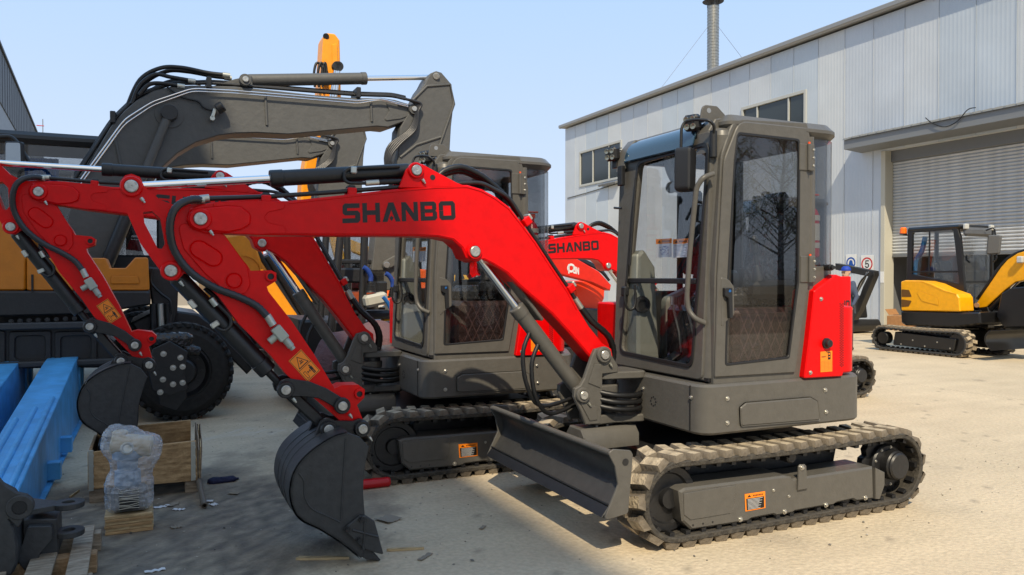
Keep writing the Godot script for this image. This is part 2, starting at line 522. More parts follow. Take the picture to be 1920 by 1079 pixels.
func sticker(key: String, p: Array, parent: Node3D, xf := Transform3D.IDENTITY, called := "warning_sticker"):
	var b := nb(xf)
	b.quad_uv(p[0], p[1], p[2], p[3])
	if not mats.has("st_" + key):
		var m := StandardMaterial3D.new()
		m.albedo_texture = sticker_tex(key)
		m.roughness = 0.4
		mats["st_" + key] = m
	part(called, b, mats["st_" + key], parent)

func oblong(c0: Vector2, c1: Vector2, r: float, seg := 12, run := 10, sag := 0.0) -> Array:
	var o := []
	for k in seg: o.append(c0 + Vector2.from_angle(PI / 2 + PI * k / seg) * r)
	for k in run: o.append((c0 + v2(0, -r)).lerp(c1 + v2(0, -r), float(k) / run))
	for k in seg: o.append(c1 + Vector2.from_angle(-PI / 2 + PI * k / seg) * r)
	for k in run:
		var t := float(k) / run
		o.append((c1 + v2(0, r)).lerp(c0 + v2(0, r), t) - v2(0, sag * sin(PI * t)))
	return o
func at_length(path: Array, s: float) -> Array:
	var m := path.size()
	for k in m:
		var a: Vector2 = path[k]
		var b: Vector2 = path[(k + 1) % m]
		var l := a.distance_to(b)
		if s <= l: return [a.lerp(b, s / l), (b - a) / l]
		s -= l
	return [path[0], (path[1] - path[0]).normalized()]
var lug_mesh: Mesh
func lug_shape(b: MB, w: float):
	# a rubber bar; dried yard dust lies on its worn running face, the flanks stay rubber
	b.colored = true
	var rub := Color(0.20, 0.172, 0.13)
	var top := Color(0.50, 0.42, 0.305)
	var q := [Vector3(-0.032, 0.036, -w + 0.010), Vector3(0.032, 0.036, -w + 0.010), Vector3(0.032, 0.036, w - 0.010), Vector3(-0.032, 0.036, w - 0.010)]
	var p := [Vector3(-0.046, -0.003, -w), Vector3(0.046, -0.003, -w), Vector3(0.046, -0.003, w), Vector3(-0.046, -0.003, w)]
	b.col = top
	b.quad(q[3], q[2], q[1], q[0])
	b.col = rub
	for k in 4: b.quad(p[(k + 1) % 4], p[k], q[k], q[(k + 1) % 4])
func rubber_track(parent: Node3D, t0: float, t1: float, c0: Vector2, c1: Vector2, single: bool, lugm: Material, beltm: Material, cut := 0.0):
	var outer := oblong(c0, c1, 0.233, 14, 12, 0.015)
	var inner := oblong(c0, c1, 0.200, 14, 12, 0.015)
	var b := nb()
	b.ring(outer, inner, -t1, -t0, 0.006)
	var tr := part("rubber_track", b, beltm, parent)
	var total := 0.0
	for k in outer.size(): total += outer[k].distance_to(outer[(k + 1) % outer.size()])
	var w := t1 - t0
	if lug_mesh == null:
		var lb := nb()
		lug_shape(lb, 0.081)
		lug_mesh = lb.mesh()
	var count := int(total / 0.116)
	var jb := nb()
	for k in count:
		for row in 2:
			var q := at_length(outer, fmod(total * (k + 0.5 * row) / count, total))
			var d: Vector2 = q[1]
			var p: Vector2 = q[0]
			var nn := v2(d.y, -d.x)
			var skew := 0.22 if row == 0 else -0.22
			var bs := Basis(Vector3(d.x, d.y, 0), Vector3(nn.x, nn.y, 0), Vector3(0, 0, -1))
			bs = Basis(-bs.x, bs.y, -bs.z) * Basis(Vector3.UP, skew)
			var zz := -(t0 + w * (0.27 if row == 0 else 0.73))
			var tf := Transform3D(bs, Vector3(p.x, p.y, zz) - (ORG if single else Vector3.ZERO))
			if single: share("lug", lug_mesh, lugm, tr, tf)
			else:
				jb.x = tf
				lug_shape(jb, 0.078)
	if not single: part("tread", jb, lugm, tr)
	var g := nb()
	var itot := 0.0
	for k in inner.size(): itot += inner[k].distance_to(inner[(k + 1) % inner.size()])
	for k in count:
		var q := at_length(inner, itot * (k + 0.3) / count)
		var d: Vector2 = q[1]
		for zo in [0.10, -0.10]:
			g.x = Transform3D(Basis(Vector3(d.x, d.y, 0), Vector3(-d.y, d.x, 0), Vector3(0, 0, 1)), Vector3(q[0].x, q[0].y, -(t0 + t1) / 2 + zo))
			g.box(Vector3(0, 0.008, 0), Vector3(0.032, 0.03, 0.05))
	part("guide_teeth", g, M_trim(), tr)

func undercarriage(root: Node3D, single: bool, frm: Material, blk: Material, lugm: Material, beltm: Material):
	var c0 := v2(2.70, 0.27)
	var c1 := v2(4.50, 0.275)
	for side in 2:
		var t0 := MC - 0.81 if side == 0 else MC + 0.51
		rubber_track(root, t0, t0 + 0.30, c0, c1, single and side == 0, lugm, beltm)
		var tf := t0 + 0.02
		var o := 4.37 - 0.81 + 0.02
		var sh := Transform3D(Basis.IDENTITY, Vector3(0, 0, -(t0 - (MC - 0.81))))
		var b := nb(sh)
		b.prism(Q(1160, 760, 0.3125, [[365, 520], [400, 500], [600, 475], [640, 470], [1000, 425], [1040, 432], [1052, 445], [1070, 440], [1530, 370], [1535, 565], [1430, 580], [1410, 568], [1310, 590], [1290, 605], [1200, 615], [1060, 640], [1050, 650], [950, 668], [930, 660], [800, 685], [780, 700], [440, 752], [385, 700]], o), -(o + 0.24), -o, 0.012)
		var fr := part("track_frame", b, frm, root)
		if side == 0:
			b = nb()
			b.prism(Q(1160, 760, 0.3125, [[387, 530], [615, 492], [700, 480], [690, 615], [670, 650], [430, 690], [392, 660]], o), -o, -o + 0.005, 0.003)
			part("cover_plate", b, frm, fr)
			b = nb()
			b.prism(Q(1160, 760, 0.3125, [[1072, 368], [1082, 355], [1108, 353], [1118, 365], [1125, 500], [1068, 510]], o), -o, -o + 0.016, 0.004)
			part("tab", b, frm, fr)
			b = nb()
			b.prism(Q(1160, 760, 0.3125, [[1535, 375], [1590, 402], [1590, 478], [1560, 565], [1537, 563]], o), -o - 0.05, -o + 0.012, 0.004)
			part("rear_bracket", b, frm, fr)
			for q in [[730, 686], [995, 640], [1243, 600], [1480, 557], [930, 512], [1022, 548]]:
				var p := U(1160 + q[0] * 0.3125, 760 + q[1] * 0.3125, o)
				hexbolt(p, Vector3(0, 0, 1), 0.011 if q[0] != 930 and q[0] != 1022 else 0.007, fr)
			hexbolt(U(1160 + 1100 * 0.3125, 760 + 376 * 0.3125, o - 0.016), Vector3(0, 0, 1), 0.011, fr)
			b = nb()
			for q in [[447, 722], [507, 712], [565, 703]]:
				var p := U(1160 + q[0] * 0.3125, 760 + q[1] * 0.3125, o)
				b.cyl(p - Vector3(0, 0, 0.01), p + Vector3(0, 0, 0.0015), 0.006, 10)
			part("dark_hole_dots", b, M_trim(), fr)  # dark discs painted in for the shade of three small holes
			var st := Q3(1160, 760, 0.3125, [[762, 640], [882, 618], [880, 517], [757, 535]], o - 0.003)
			sticker("caution", st, root, Transform3D.IDENTITY, "caution_sticker")
		# running gear
		var zc := -(t0 + 0.15)
		b = nb()
		b.lathe(Vector3(c0.x, c0.y, zc - 0.05), Vector3(0, 0, 1), [v2(0, 0), v2(0, 0.19), v2(0.02, 0.205), v2(0.08, 0.205), v2(0.10, 0.19), v2(0.10, 0.15), v2(0.085, 0.14), v2(0.085, 0.06), v2(0.12, 0.055), v2(0.12, 0)], 28)
		part("idler", b, blk, root)
		for k in 5:
			b = nb()
			var rp0 := Vector3(2.98 + k * 0.36, 0.12, zc) if k < 4 else Vector3(3.6, 0.43, zc)
			b.cyl(rp0 - Vector3(0, 0, 0.10), rp0 + Vector3(0, 0, 0.10), 0.052 if k < 4 else 0.04, 14, 0.008)
			part("roller", b, blk, root)
		b = nb()
		var teeth := []
		for k in 42:
			teeth.append(c1 + Vector2.from_angle(TAU * k / 42.0) * (0.205 if k % 3 != 0 else 0.178))
		b.prism(teeth, zc - 0.025, zc + 0.025, 0.004)
		b.cyl(Vector3(c1.x, c1.y, zc), Vector3(c1.x, c1.y, zc + 0.06), 0.145, 28, 0.01)
		part("sprocket", b, blk, root)
		b = nb()
		b.lathe(Vector3(c1.x + 0.02, c1.y + 0.01, zc), Vector3(0, 0, 1), [v2(0, 0), v2(0, 0.105), v2(0.11, 0.1), v2(0.12, 0.092), v2(0.13, 0.09), v2(0.14, 0.08), v2(0.14, 0)], 24)
		part("final_drive", b, blk, root)
		for k in 9:
			var a := TAU * k / 9.0
			hexbolt(Vector3(c1.x + cos(a) * 0.127, c1.y + sin(a) * 0.127, zc + 0.06), Vector3(0, 0, 1), 0.007, root)
	var f := nb()
	f.prism(rp([v2(2.95, 0.20), v2(4.2, 0.20), v2(4.25, 0.40), v2(3.95, 0.53), v2(3.2, 0.53), v2(2.9, 0.40)], 0.04), -(MC + 0.52), -(MC - 0.52), 0.01)
	part("centre_frame", f, blk, root)
	f = nb()
	f.cyl(Vector3(3.6, 0.52, -MC), Vector3(3.6, 0.66, -MC), 0.36, 36, 0.01)
	part("slew_ring", f, blk, root)
	# dozer blade, raised
	var x0 := 2.27
	f = nb()
	f.prism(cr([v2(x0 - 0.03, 0.585), v2(x0 + 0.045, 0.53), v2(x0 + 0.055, 0.42), v2(x0 - 0.02, 0.30), v2(x0 - 0.07, 0.255)], 5) + [v2(x0 - 0.055, 0.245)] + cr([v2(x0 - 0.0, 0.29), v2(x0 + 0.075, 0.42), v2(x0 + 0.068, 0.54), v2(x0 - 0.01, 0.605)], 5), -(MC + 0.8), -(MC - 0.8))
	var bl := part("dozer_blade", f, mat("blade_paint", Color(0.25, 0.245, 0.235), 0.34, 0.0, {"t": noise_tex("blackvar", 512, 0.015, G(0.8), G(1.0), 5, 6), "n": bump_tex("peel", 256, 0.05, 3.0), "ns": 0.1, "s": 1.3}), root)
	f = nb()
	f.cyl(Vector3(x0 - 0.02, 0.595, -(MC + 0.8)), Vector3(x0 - 0.02, 0.595, -(MC - 0.8)), 0.018, 14)
	part("top_rail", f, frm, bl)
	f = nb()
	f.prism([v2(x0 - 0.075, 0.25), v2(x0 - 0.035, 0.30), v2(x0 - 0.02, 0.295), v2(x0 - 0.06, 0.24)], -(MC + 0.8), -(MC - 0.8), 0.004)
	f.tube([Vector3(x0 - 0.03, 0.31, -(MC + 0.8)), Vector3(x0 - 0.03, 0.31, -(MC - 0.8))], 0.006, 6)
	part("cutting_edge", f, blk, bl)
	var endp := [v2(x0 - 0.045, 0.60), v2(x0 - 0.01, 0.617), v2(x0 + 0.10, 0.60), v2(x0 + 0.115, 0.575), v2(x0 + 0.085, 0.255), v2(x0 - 0.075, 0.235), v2(x0 - 0.03, 0.32), v2(x0 + 0.02, 0.42), v2(x0 - 0.0, 0.52)]
	for z in [-(MC - 0.8), -(MC + 0.8) - 0.016]:
		f = nb()
		f.prism(rp(endp, 0.02), z, z + 0.016, 0.003)
		var ep := part("end_plate", f, frm, bl)
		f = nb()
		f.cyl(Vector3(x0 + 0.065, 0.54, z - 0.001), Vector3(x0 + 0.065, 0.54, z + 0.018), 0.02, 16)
		part("dark_hole_disc", f, blk, ep)  # solid dark disc stands in for the open hole in the plate
	for s in [-1.0, 1.0]:
		f = nb()
		f.box(Vector3(x0 + 0.50, 0.36, -MC + s * 0.42), Vector3(0.80, 0.13, 0.075), 0.012, Basis(Vector3(0, 0, 1), -0.05))
		part("blade_arm", f, frm, root)
	f = nb()
	f.cyl(Vector3(x0 + 0.08, 0.46, -MC), Vector3(x0 + 0.62, 0.50, -MC), 0.045, 16, 0.005)
	part("blade_cylinder", f, blk, root)
	f = nb()
	f.prism([v2(-0.11, 0), v2(0.11, 0), v2(0.11, 0.012), v2(0.075, 0.075), v2(-0.075, 0.075), v2(-0.11, 0.012)], 0.0, 0.42, 0.006)
	var cv := MB.new()
	cv.x = Transform3D(Basis(Vector3(0, 0, 1), Vector3(0, 1, 0), Vector3(-1, 0, 0)), Vector3(x0 + 0.62, 0.50, -MC + 0.02))
	cv.prism([v2(-0.12, -0.05), v2(0.12, -0.05), v2(0.12, 0.03), v2(0.075, 0.08), v2(-0.075, 0.08), v2(-0.12, 0.03)], 0.0, 0.42, 0.008)
	var cvp := part("cylinder_cover", cv, frm, root)
	for q in [[0.12, -0.04], [0.12, 0.04], [0.2, -0.04], [0.2, 0.04]]:
		hexbolt(Vector3(x0 + 0.22 + q[0], 0.578, -MC + 0.02 + q[1]), Vector3(0, 1, 0), 0.008, cvp)

func pinhead(px: float, py: float, t: float, r: float, parent: Node3D, ringm: Material, xf: Transform3D, rr := 1.65, far := 0.0):
	# a pin through the linkage: a boss on the near plate and the bright head of the pin
	var p := U(px, py, t)
	var z := Vector3(0, 0, 1)
	var b := nb(xf)
	b.lathe(p - z * (0.01 + far), z, [v2(0, 0), v2(0, r * rr), v2(0.022 + far, r * rr), v2(0.030 + far, r * rr * 0.9), v2(0.030 + far, r * 1.15), v2(0.024 + far, r * 1.1), v2(0.024 + far, 0)], 22)
	var bo := part("pin_boss", b, ringm, parent)
	b = nb(xf)
	b.lathe(p, z, [v2(0, 0), v2(0, r), v2(0.027, r), v2(0.030, r * 0.88), v2(0.030, r * 0.2), v2(0.028, 0)], 20)
	part("pin", b, mat("pin_steel", Color(0.80, 0.79, 0.76), 0.34, 0.7, {"t": noise_tex("steelvar", 256, 0.03, G(0.75), G(1.0), 4, 22), "s": 4.0}), bo)
	# grease nipple
	b = nb(xf)
	var q := p + Vector3(r * rr * 0.8, -r * rr * 1.05, 0.012)
	b.lathe(q, Vector3(0.6, -0.8, 0), [v2(0, 0), v2(0, 0.009), v2(0.018, 0.009), v2(0.019, 0.006), v2(0.03, 0.005), v2(0.032, 0)], 8)
	part("grease_nipple", b, M_fitting(), bo)

func ram(a: Vector3, b: Vector3, frac: float, r: float, rr: float, parent: Node3D, called: String, m: Material, cap_m: Material):
	# hydraulic cylinder: barrel from a over frac of the length, bright rod to b
	var d := (b - a).normalized()
	var e := a.lerp(b, frac)
	var l := a.distance_to(e)
	var q := nb()
	q.lathe(a, d, [v2(-0.02, 0), v2(-0.02, r * 0.7), v2(0.03, r * 0.8), v2(0.05, r), v2(l - 0.07, r), v2(l - 0.068, r * 1.08), v2(l - 0.006, r * 1.08), v2(l, r * 1.0), v2(l, 0)], 24)
	var c := part(called, q, m, parent)
	q = nb()
	q.cyl(e, b, rr, 18)
	part("piston_rod", q, cap_m, c)
	q = nb()
	q.cyl(b - Vector3(0, 0, 0.055), b + Vector3(0, 0, 0.055), rr * 1.9, 18, 0.006)
	part("rod_eye", q, m, c)

func mini_excavator(off: Vector3, pose: float, label: String, single: bool, fine := true, shift := 0.0):
	var root := thing("mini_excavator", label, "excavator", OA + off, "red mini excavators parked in a row")
	ORG = OA
	var gy := M_grey()
	var bk := M_black()
	var rd := M_red()
	undercarriage(root, single, gy, bk, M_dusty(), M_rubber())
	upper_body(root, gy, bk, rd, fine)
	cab(root, gy, bk, fine)
	linkage(root, pose, gy, bk, rd, fine, shift)
	if shift != 0.0: long_tail(root, gy, rd)
	return root

func upper_body(root: Node3D, gy: Material, bk: Material, rd: Material, fine: bool):
	var b := plan()
	var outl := rp([v2(2.92, 3.63), v2(4.22, 3.63), v2(4.42, 4.05), v2(4.42, 4.70), v2(4.22, 5.11), v2(2.98, 5.11), v2(2.92, 4.66), v2(2.92, 4.28)], [0.11, 0.16, 0.3, 0.3, 0.16, 0.11, 0.03, 0.03], 6)
	b.prism(outl, 0.612, 0.912, 0.03)
	var sk := part("skirt", b, gy, root)
	b = nb()
	var o := 3.63
	b.prism(rp(Q(1120, 480, 0.3336, [[800, 960], [795, 850], [830, 822], [1195, 792], [1235, 815], [1250, 925]], o), 0.02), -o, -o + 0.014, 0.011)
	part("raised_panel", b, gy, sk)
	b = nb()
	b.box(Vector3(2.9185, 0.765, -3.745), Vector3(0.006, 0.27, 0.006))
	part("panel_gap", b, M_trim(), sk)
	for q in [[731, 803], [731, 940], [1281, 755], [1286, 878]]:
		hexbolt(U(1120 + q[0] * 0.3336, 480 + q[1] * 0.3336, o), Vector3(0, 0, 1), 0.010, sk)
	for q in [[258, 746], [529, 796]]:
		hexbolt(UX(1120 + q[0] * 0.3336, 480 + q[1] * 0.3336, 2.92), Vector3(-1, 0, 0), 0.010, sk)
	b = nb()
	for k in 8:
		var p := UX(1120 + 316 * 0.3336, 480 + 818 * 0.3336, 2.92) + Vector3(0, sin(TAU * k / 8.0), cos(TAU * k / 8.0)) * 0.028
		b.cyl(p + Vector3(0.01, 0, 0), p - Vector3(0.002, 0, 0), 0.006, 8)
	part("horn_holes", b, M_trim(), sk)
	# boom swing mount
	b = plan()
	b.prism(rp([v2(2.62, 4.27), v2(2.95, 4.22), v2(2.95, 4.52), v2(2.62, 4.47)], 0.05), 0.885, 0.935, 0.008)
	part("swing_mount", b, gy, root)
	b = plan()
	b.prism(rp([v2(2.60, 4.29), v2(2.95, 4.22), v2(2.95, 4.52), v2(2.60, 4.45)], 0.05), 0.60, 0.65, 0.008)
	part("swing_mount", b, gy, root)
	b = nb()
	b.cyl(Vector3(2.72, 0.58, -MC), Vector3(2.72, 0.96, -MC), 0.07, 20, 0.008)
	part("king_pin", b, bk, root)
	for k in 3:
		b = nb()
		var h := 0.70 + k * 0.045
		b.tube(cr([Vector3(2.60, h + 0.02, -MC + 0.10), Vector3(2.70, h, -MC + 0.155), Vector3(2.85, h - 0.01, -MC + 0.15), Vector3(2.97, h, -MC + 0.06)], 6), 0.019, 8, 0.05)
		part("swing_hose", b, M_hose(), root)
	# red covers
	b = plan()
	b.prism(rp([v2(3.80, 3.618), v2(4.15, 3.618), v2(4.33, 4.0), v2(4.33, 4.75), v2(4.15, 5.12), v2(3.06, 5.12), v2(3.06, 4.72), v2(3.80, 4.72)], [0.02, 0.12, 0.25, 0.25, 0.12, 0.12, 0.02, 0.02], 6), 0.93, 1.36, 0.02)
	var eng := part("engine_cover", b, rd, root)
	b = nb()
	b.prism(rp(Q(0, 0, 1.0, [[1527, 546], [1568, 515], [1579, 519], [1584, 545], [1584, 690], [1580, 706], [1508, 710], [1517, 640]], 3.614), 0.012), -3.80, -3.612, 0.012)
	var sp := part("side_cover", b, rd, root)
	if fine:
		for q in [[1258, 243], [1198, 657]]: hexbolt(U(1120 + q[0] * 0.3336, 480 + q[1] * 0.3336, 3.612), Vector3(0, 0, 1), 0.009, sp)
		b = nb()
		var p := U(1120 + 1286 * 0.3336, 480 + 492 * 0.3336, 3.612)
		b.lathe(p, Vector3(0, 0, 1), [v2(0, 0), v2(0, 0.034), v2(0.012, 0.034), v2(0.014, 0.026), v2(0.035, 0.024), v2(0.038, 0.018), v2(0.038, 0)], 18)
		part("fuel_cap", b, M_trim(), sp)
		sticker("fuel", Q3(1120, 480, 0.3336, [[1256, 655], [1322, 650], [1322, 533], [1255, 540]], 3.610), sp, Transform3D.IDENTITY, "fuel_sticker")
		# perforated grille on the corner of the cover
		b = nb()
		for k in 26:
			for j in 3:
				var q := U(1576.0 + j * 2.6, 570.0 + k * 4.6 + (j % 2) * 2.3, 3.611)
				b.cyl(q - Vector3(0, 0, 0.004), q + Vector3(0, 0, 0.0012), 0.0045, 6)
		part("grille_holes", b, M_trim(), sp)
	b = nb()
	b.x = Transform3D(Basis(Vector3(0, 0, -1), Vector3(0, 1, 0), Vector3(1, 0, 0)), Vector3(4.331, 0, 0))
	letters(b, [Vector3(4.02, 1.12, 0), Vector3(4.72, 1.12, 0), Vector3(4.72, 1.22, 0), Vector3(4.02, 1.22, 0)], 0.0, 0.002, "SHANBO")
	part("lettering", b, M_trim(), eng)

func cab(root: Node3D, gy: Material, bk: Material, fine: bool):
	var o := 3.655
	var cb: Node3D
	var b := nb()
	var so := Q(0, 0, 1.0, [[1339, 723], [1341, 520], [1353, 290], [1376, 222], [1514, 230], [1530, 300], [1530, 500], [1508, 711]], o)
	var si := Q(0, 0, 1.0, [[1346, 706], [1351, 520], [1363, 300], [1390, 232], [1508, 243], [1511, 300], [1512, 525], [1487, 695]], o)
	var rr := [0.01, 0.01, 0.2, 0.12, 0.02, 0.2, 0.2, 0.01]
	b.ring(rp(so, rr, 4), rp(si, rr, 4), -o - 0.06, -o, 0.006)
	cb = part("cab_frame", b, gy, root)
	# corner post
	b = nb()
	b.lathe(Vector3(3.085, 0.93, -3.745), Vector3(0.055, 1.4, 0), [v2(0, 0), v2(0, 0.09), v2(1.47, 0.09), v2(1.5, 0.08), v2(1.52, 0.05), v2(1.53, 0)], 28)
	part("corner_post", b, gy, cb)
	# door
	b = nb()
	var d_o := Q(0, 0, 1.0, [[1341, 708], [1346, 520], [1358, 300], [1386, 227], [1513, 240], [1516, 300], [1517, 530], [1491, 699]], o - 0.014)
	var d_i := Q(0, 0, 1.0, [[1360, 686], [1364, 530], [1377, 300], [1383, 249], [1499, 262], [1500, 300], [1498, 530], [1480, 672]], o - 0.014)
	b.ring(rp(d_o, [0.01, 0.01, 0.2, 0.10, 0.02, 0.2, 0.2, 0.01], 4), rp(d_i, [0.02, 0.2, 0.2, 0.03, 0.03, 0.2, 0.2, 0.03], 4), -o + 0.001, -o + 0.016, 0.005)
	var door := part("door", b, gy, root)
	b = nb()
	b.prism(rp(d_i, [0.02, 0.2, 0.2, 0.03, 0.03, 0.2, 0.2, 0.03], 4), -o + 0.002, -o + 0.006)
	part("door_glass", b, glass("door_glass", Color(0.02, 0.025, 0.025), 0.16), door)
	b = nb()
	b.ring(rp(MB.inset(MB.ccw(d_i), -0.003), 0.02, 4), rp(MB.inset(MB.ccw(d_i), 0.010), 0.02, 4), -o + 0.0015, -o + 0.018, 0.002)
	part("door_seal", b, M_trim(), door)
	b = nb()
	b.prism(rp(Q(0, 0, 1.0, [[1352, 520], [1366, 524], [1376, 537], [1377, 590], [1361, 604], [1352, 615]], o - 0.016), 0.01), -o + 0.004, -o + 0.020, 0.004)
	part("latch_plate", b, gy, door)
	b = nb()
	b.prism(rp(Q(0, 0, 1.0, [[1357, 540], [1371, 540], [1372, 595], [1366, 598], [1364, 560], [1357, 555]], o - 0.03), 0.006), -o + 0.018, -o + 0.046, 0.004)
	part("door_handle", b, M_trim(), door)
	b = nb()
	b.cyl(U(1369, 546, o - 0.04), U(1369, 546, o - 0.05), 0.008, 12)
	part("lock", b, mat("blue_plastic", Color(0.1, 0.35, 0.6), 0.4), door)
	for q in [[1180, 270], [1185, 900]]:
		b = nb()
		var p0 := U(1120 + (q[0] + 12) * 0.3336, 190 + (q[1] - 30) * 0.3336, o - 0.03)
		var p1 := U(1120 + (q[0] + 12) * 0.3336, 190 + (q[1] + 120) * 0.3336, o - 0.03)
		b.cyl(p0, p1, 0.013, 12, 0.003)
		b.box((p0 + p1) / 2 + Vector3(-0.035, 0, -0.012), Vector3(0.07, p0.y - p1.y, 0.012), 0.004)
		b.box((p0 + p1) / 2 + Vector3(0.03, 0, -0.012), Vector3(0.05, p0.y - p1.y, 0.012), 0.004)
		var hg := part("hinge", b, gy, door)
		b = nb()
		b.cyl(p0, p0 + Vector3(0, 0.012, 0), 0.008, 10)
		part("hinge_cap", b, mat("orange_plastic", Color(0.9, 0.3, 0.05), 0.5), hg)
		for k in 3: hexbolt(p0.lerp(p1, 0.2 + 0.3 * k) + Vector3(0.045, 0, -0.006), Vector3(0, 0, 1), 0.006, hg)
	# rear corner: sill, curved glass
	var arc := []
	for k in 9:
		var a := PI / 2 * k / 8.0
		arc.append(v2(3.92 + 0.17 * sin(a), 3.67 + 0.17 * (1 - cos(a))))
	var line := [v2(3.76, 3.67)] + arc + [v2(4.09, 4.66)]
	var inn := []
	for k in line.size(): inn.append(line[k] + (v2(0, 0.03) if k == 0 else (v2(-0.03, 0) if k == line.size() - 1 else (v2(3.92, 3.84) - line[k]).normalized() * 0.03)))
	var band := line.duplicate()
	inn.reverse()
	band.append_array(inn)
	b = plan(); b.prism(band, 0.93, 1.62, 0.004)
	part("rear_panel", b, gy, cb)
	b = plan(); b.prism(band, 1.62, 2.43)
	part("rear_glass", b, glass("tint_glass", Color(0.02, 0.025, 0.03), 0.34), cb)
	b = plan()
	for q in [v2(3.80, 3.68), v2(4.075, 4.64)]: b.prism(circ(q, 0.03, 12), 1.60, 2.44)
	part("rear_post", b, gy, cb)
	# far side
	b = nb()
	var f_o := [v2(3.0, 0.93), v2(4.09, 0.93), v2(4.09, 2.45), v2(3.05, 2.45)]
	var f_i := [v2(3.07, 1.45), v2(4.0, 1.45), v2(4.0, 2.36), v2(3.12, 2.36)]
	b.ring(rp(f_o, 0.03, 4), rp(f_i, 0.08, 4), -4.70, -4.66, 0.004)
	b.box(Vector3(3.55, 1.9, -4.68), Vector3(0.04, 0.95, 0.03), 0.004)
	part("far_side_frame", b, bk, cb)
	b = nb()
	b.prism(rp(f_i, 0.08, 4), -4.682, -4.678)
	part("side_glass", b, M_glass(), cb)
	# front frame and windscreen; local x towards the viewer, y up the screen, z forwards
	var ft := Transform3D(Basis(Vector3(0, 0, 1), Vector3(0.035, 1, 0), Vector3(-1, 0.035, 0)), Vector3(2.985, 0.93, 0))
	b = nb(ft)
	var w_i := []
	for q in [[1166, 660], [1301, 688], [1321, 268], [1189, 305]]:
		var p := UX(q[0], q[1], 3.0)
		w_i.append(v2(p.z, p.y - 0.93))
	var w_o := [v2(-4.70, 0.0), v2(-3.72, 0.0), v2(-3.70, 1.50), v2(-4.70, 1.50)]
	b.ring(rp(w_o, 0.05, 5), rp(w_i, 0.06, 5), -0.05, 0.0, 0.006)
	part("front_frame", b, gy, cb)
	b = nb(ft)
	b.ring(rp(MB.inset(w_i, -0.012), 0.07, 5), rp(MB.inset(w_i, 0.012), 0.05, 5), 0.0, 0.008, 0.003)
	part("screen_seal", b, M_trim(), cb)
	b = nb(ft)
	b.prism(rp(w_i, 0.06, 5), -0.03, -0.026)
	part("windscreen", b, M_glass(), cb)
	b = nb(ft)
	var y_bar := UX(1240, 527, 3.0).y - 0.93
	b.box(Vector3((w_i[0].x + w_i[1].x) / 2, y_bar, -0.02), Vector3(w_i[1].x - w_i[0].x, 0.035, 0.03), 0.006)
	part("screen_bar", b, bk, cb)
	b = nb(ft)
	b.tube([Vector3(-4.55, 0.55, 0.012), Vector3(-4.50, 1.1, 0.014), Vector3(-4.45, 1.36, 0.012)], 0.007, 6)
	b.tube([Vector3(-4.50, 0.7, 0.02), Vector3(-4.46, 1.3, 0.02)], 0.01, 6)
	b.box(Vector3(-4.55, 0.52, 0.02), Vector3(0.06, 0.07, 0.04), 0.01)
	part("wiper", b, M_trim(), cb)
	# roof with tinted front
	b = plan()
	b.prism(rp([v2(3.12, 3.652), v2(3.99, 3.652), v2(4.11, 3.76), v2(4.11, 4.60), v2(4.02, 4.705), v2(3.12, 4.705)], [0.08, 0.16, 0.14, 0.12, 0.14, 0.06], 6), 2.425, 2.535, 0.045)
	part("roof", b, gy, cb)
	b = nb()
	var prof := cr([v2(3.005, 2.36), v2(3.03, 2.44), v2(3.09, 2.50), v2(3.18, 2.525)], 5)
	var pr2 := []
	for q in prof: pr2.append(q + v2(0.006, -0.008))
	pr2.reverse()
	b.prism(prof + pr2, -4.60, -3.84)
	part("roof_window", b, mat("blue_visor", Color(0.15, 0.24, 0.30), 0.12, 0.0, {"cc": 0.5}), cb)
	b = nb()
	b.prism([v2(3.0, 2.30), v2(3.03, 2.44), v2(3.10, 2.52), v2(3.22, 2.53), v2(3.22, 2.40)], -4.70, -4.60, 0.006)
	part("visor_cheek", b, gy, cb)
	b = nb()
	b.prism([v2(3.03, 2.30), v2(3.05, 2.44), v2(3.10, 2.51), v2(3.22, 2.53), v2(3.22, 2.40)], -3.84, -3.74, 0.006)
	part("visor_cheek", b, gy, cb)
	b = nb()
	var eye := rp([v2(3.02, 2.50), v2(3.24, 2.50), v2(3.24, 2.53), v2(3.15, 2.60), v2(3.04, 2.60)], [0.005, 0.005, 0.005, 0.02, 0.04])
	b.prism(eye, -3.80, -3.785, 0.003)
	var lug := part("lifting_eye", b, gy, cb)
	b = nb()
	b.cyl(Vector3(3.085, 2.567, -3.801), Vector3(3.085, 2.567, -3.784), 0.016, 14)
	part("eye_sky_disc", b, mat("painted_sky", Color(0.5, 0.52, 0.55), 0.6), lug)  # solid disc in sky colour, painted in for the view through the eye
	for q in [[3.02, 2.50, 3.86], [2.985, 2.43, 4.72]]:
		b = nb()
		var bs := Basis(Vector3.UP, 0.35) * Basis(Vector3(0, 0, 1), 0.15)
		var ce := Vector3(q[0], q[1], -q[2])
		b.box(ce, Vector3(0.07, 0.10, 0.105), 0.018, bs)
		for k in 5: b.box(ce + bs * Vector3(0.045, -0.036 + 0.018 * k, 0), Vector3(0.03, 0.006, 0.09), 0.0, bs)
		var wl := part("work_light", b, M_trim(), cb)
		for k in 4:
			b = nb()
			var p: Vector3 = ce + bs * Vector3(-0.034, (0.022 if k < 2 else -0.022), (0.022 if k % 2 == 0 else -0.022))
			b.lathe(p, bs * Vector3(-1, 0, 0), [v2(0, 0), v2(0, 0.019), v2(0.005, 0.018), v2(0.004, 0.012), v2(0.001, 0)], 12)
			part("lens", b, mat("led", Color(0.55, 0.55, 0.5), 0.15, 0.6), wl)
		b = nb()
		b.box(ce + Vector3(0.03, -0.07, 0), Vector3(0.03, 0.06, 0.06), 0.004)
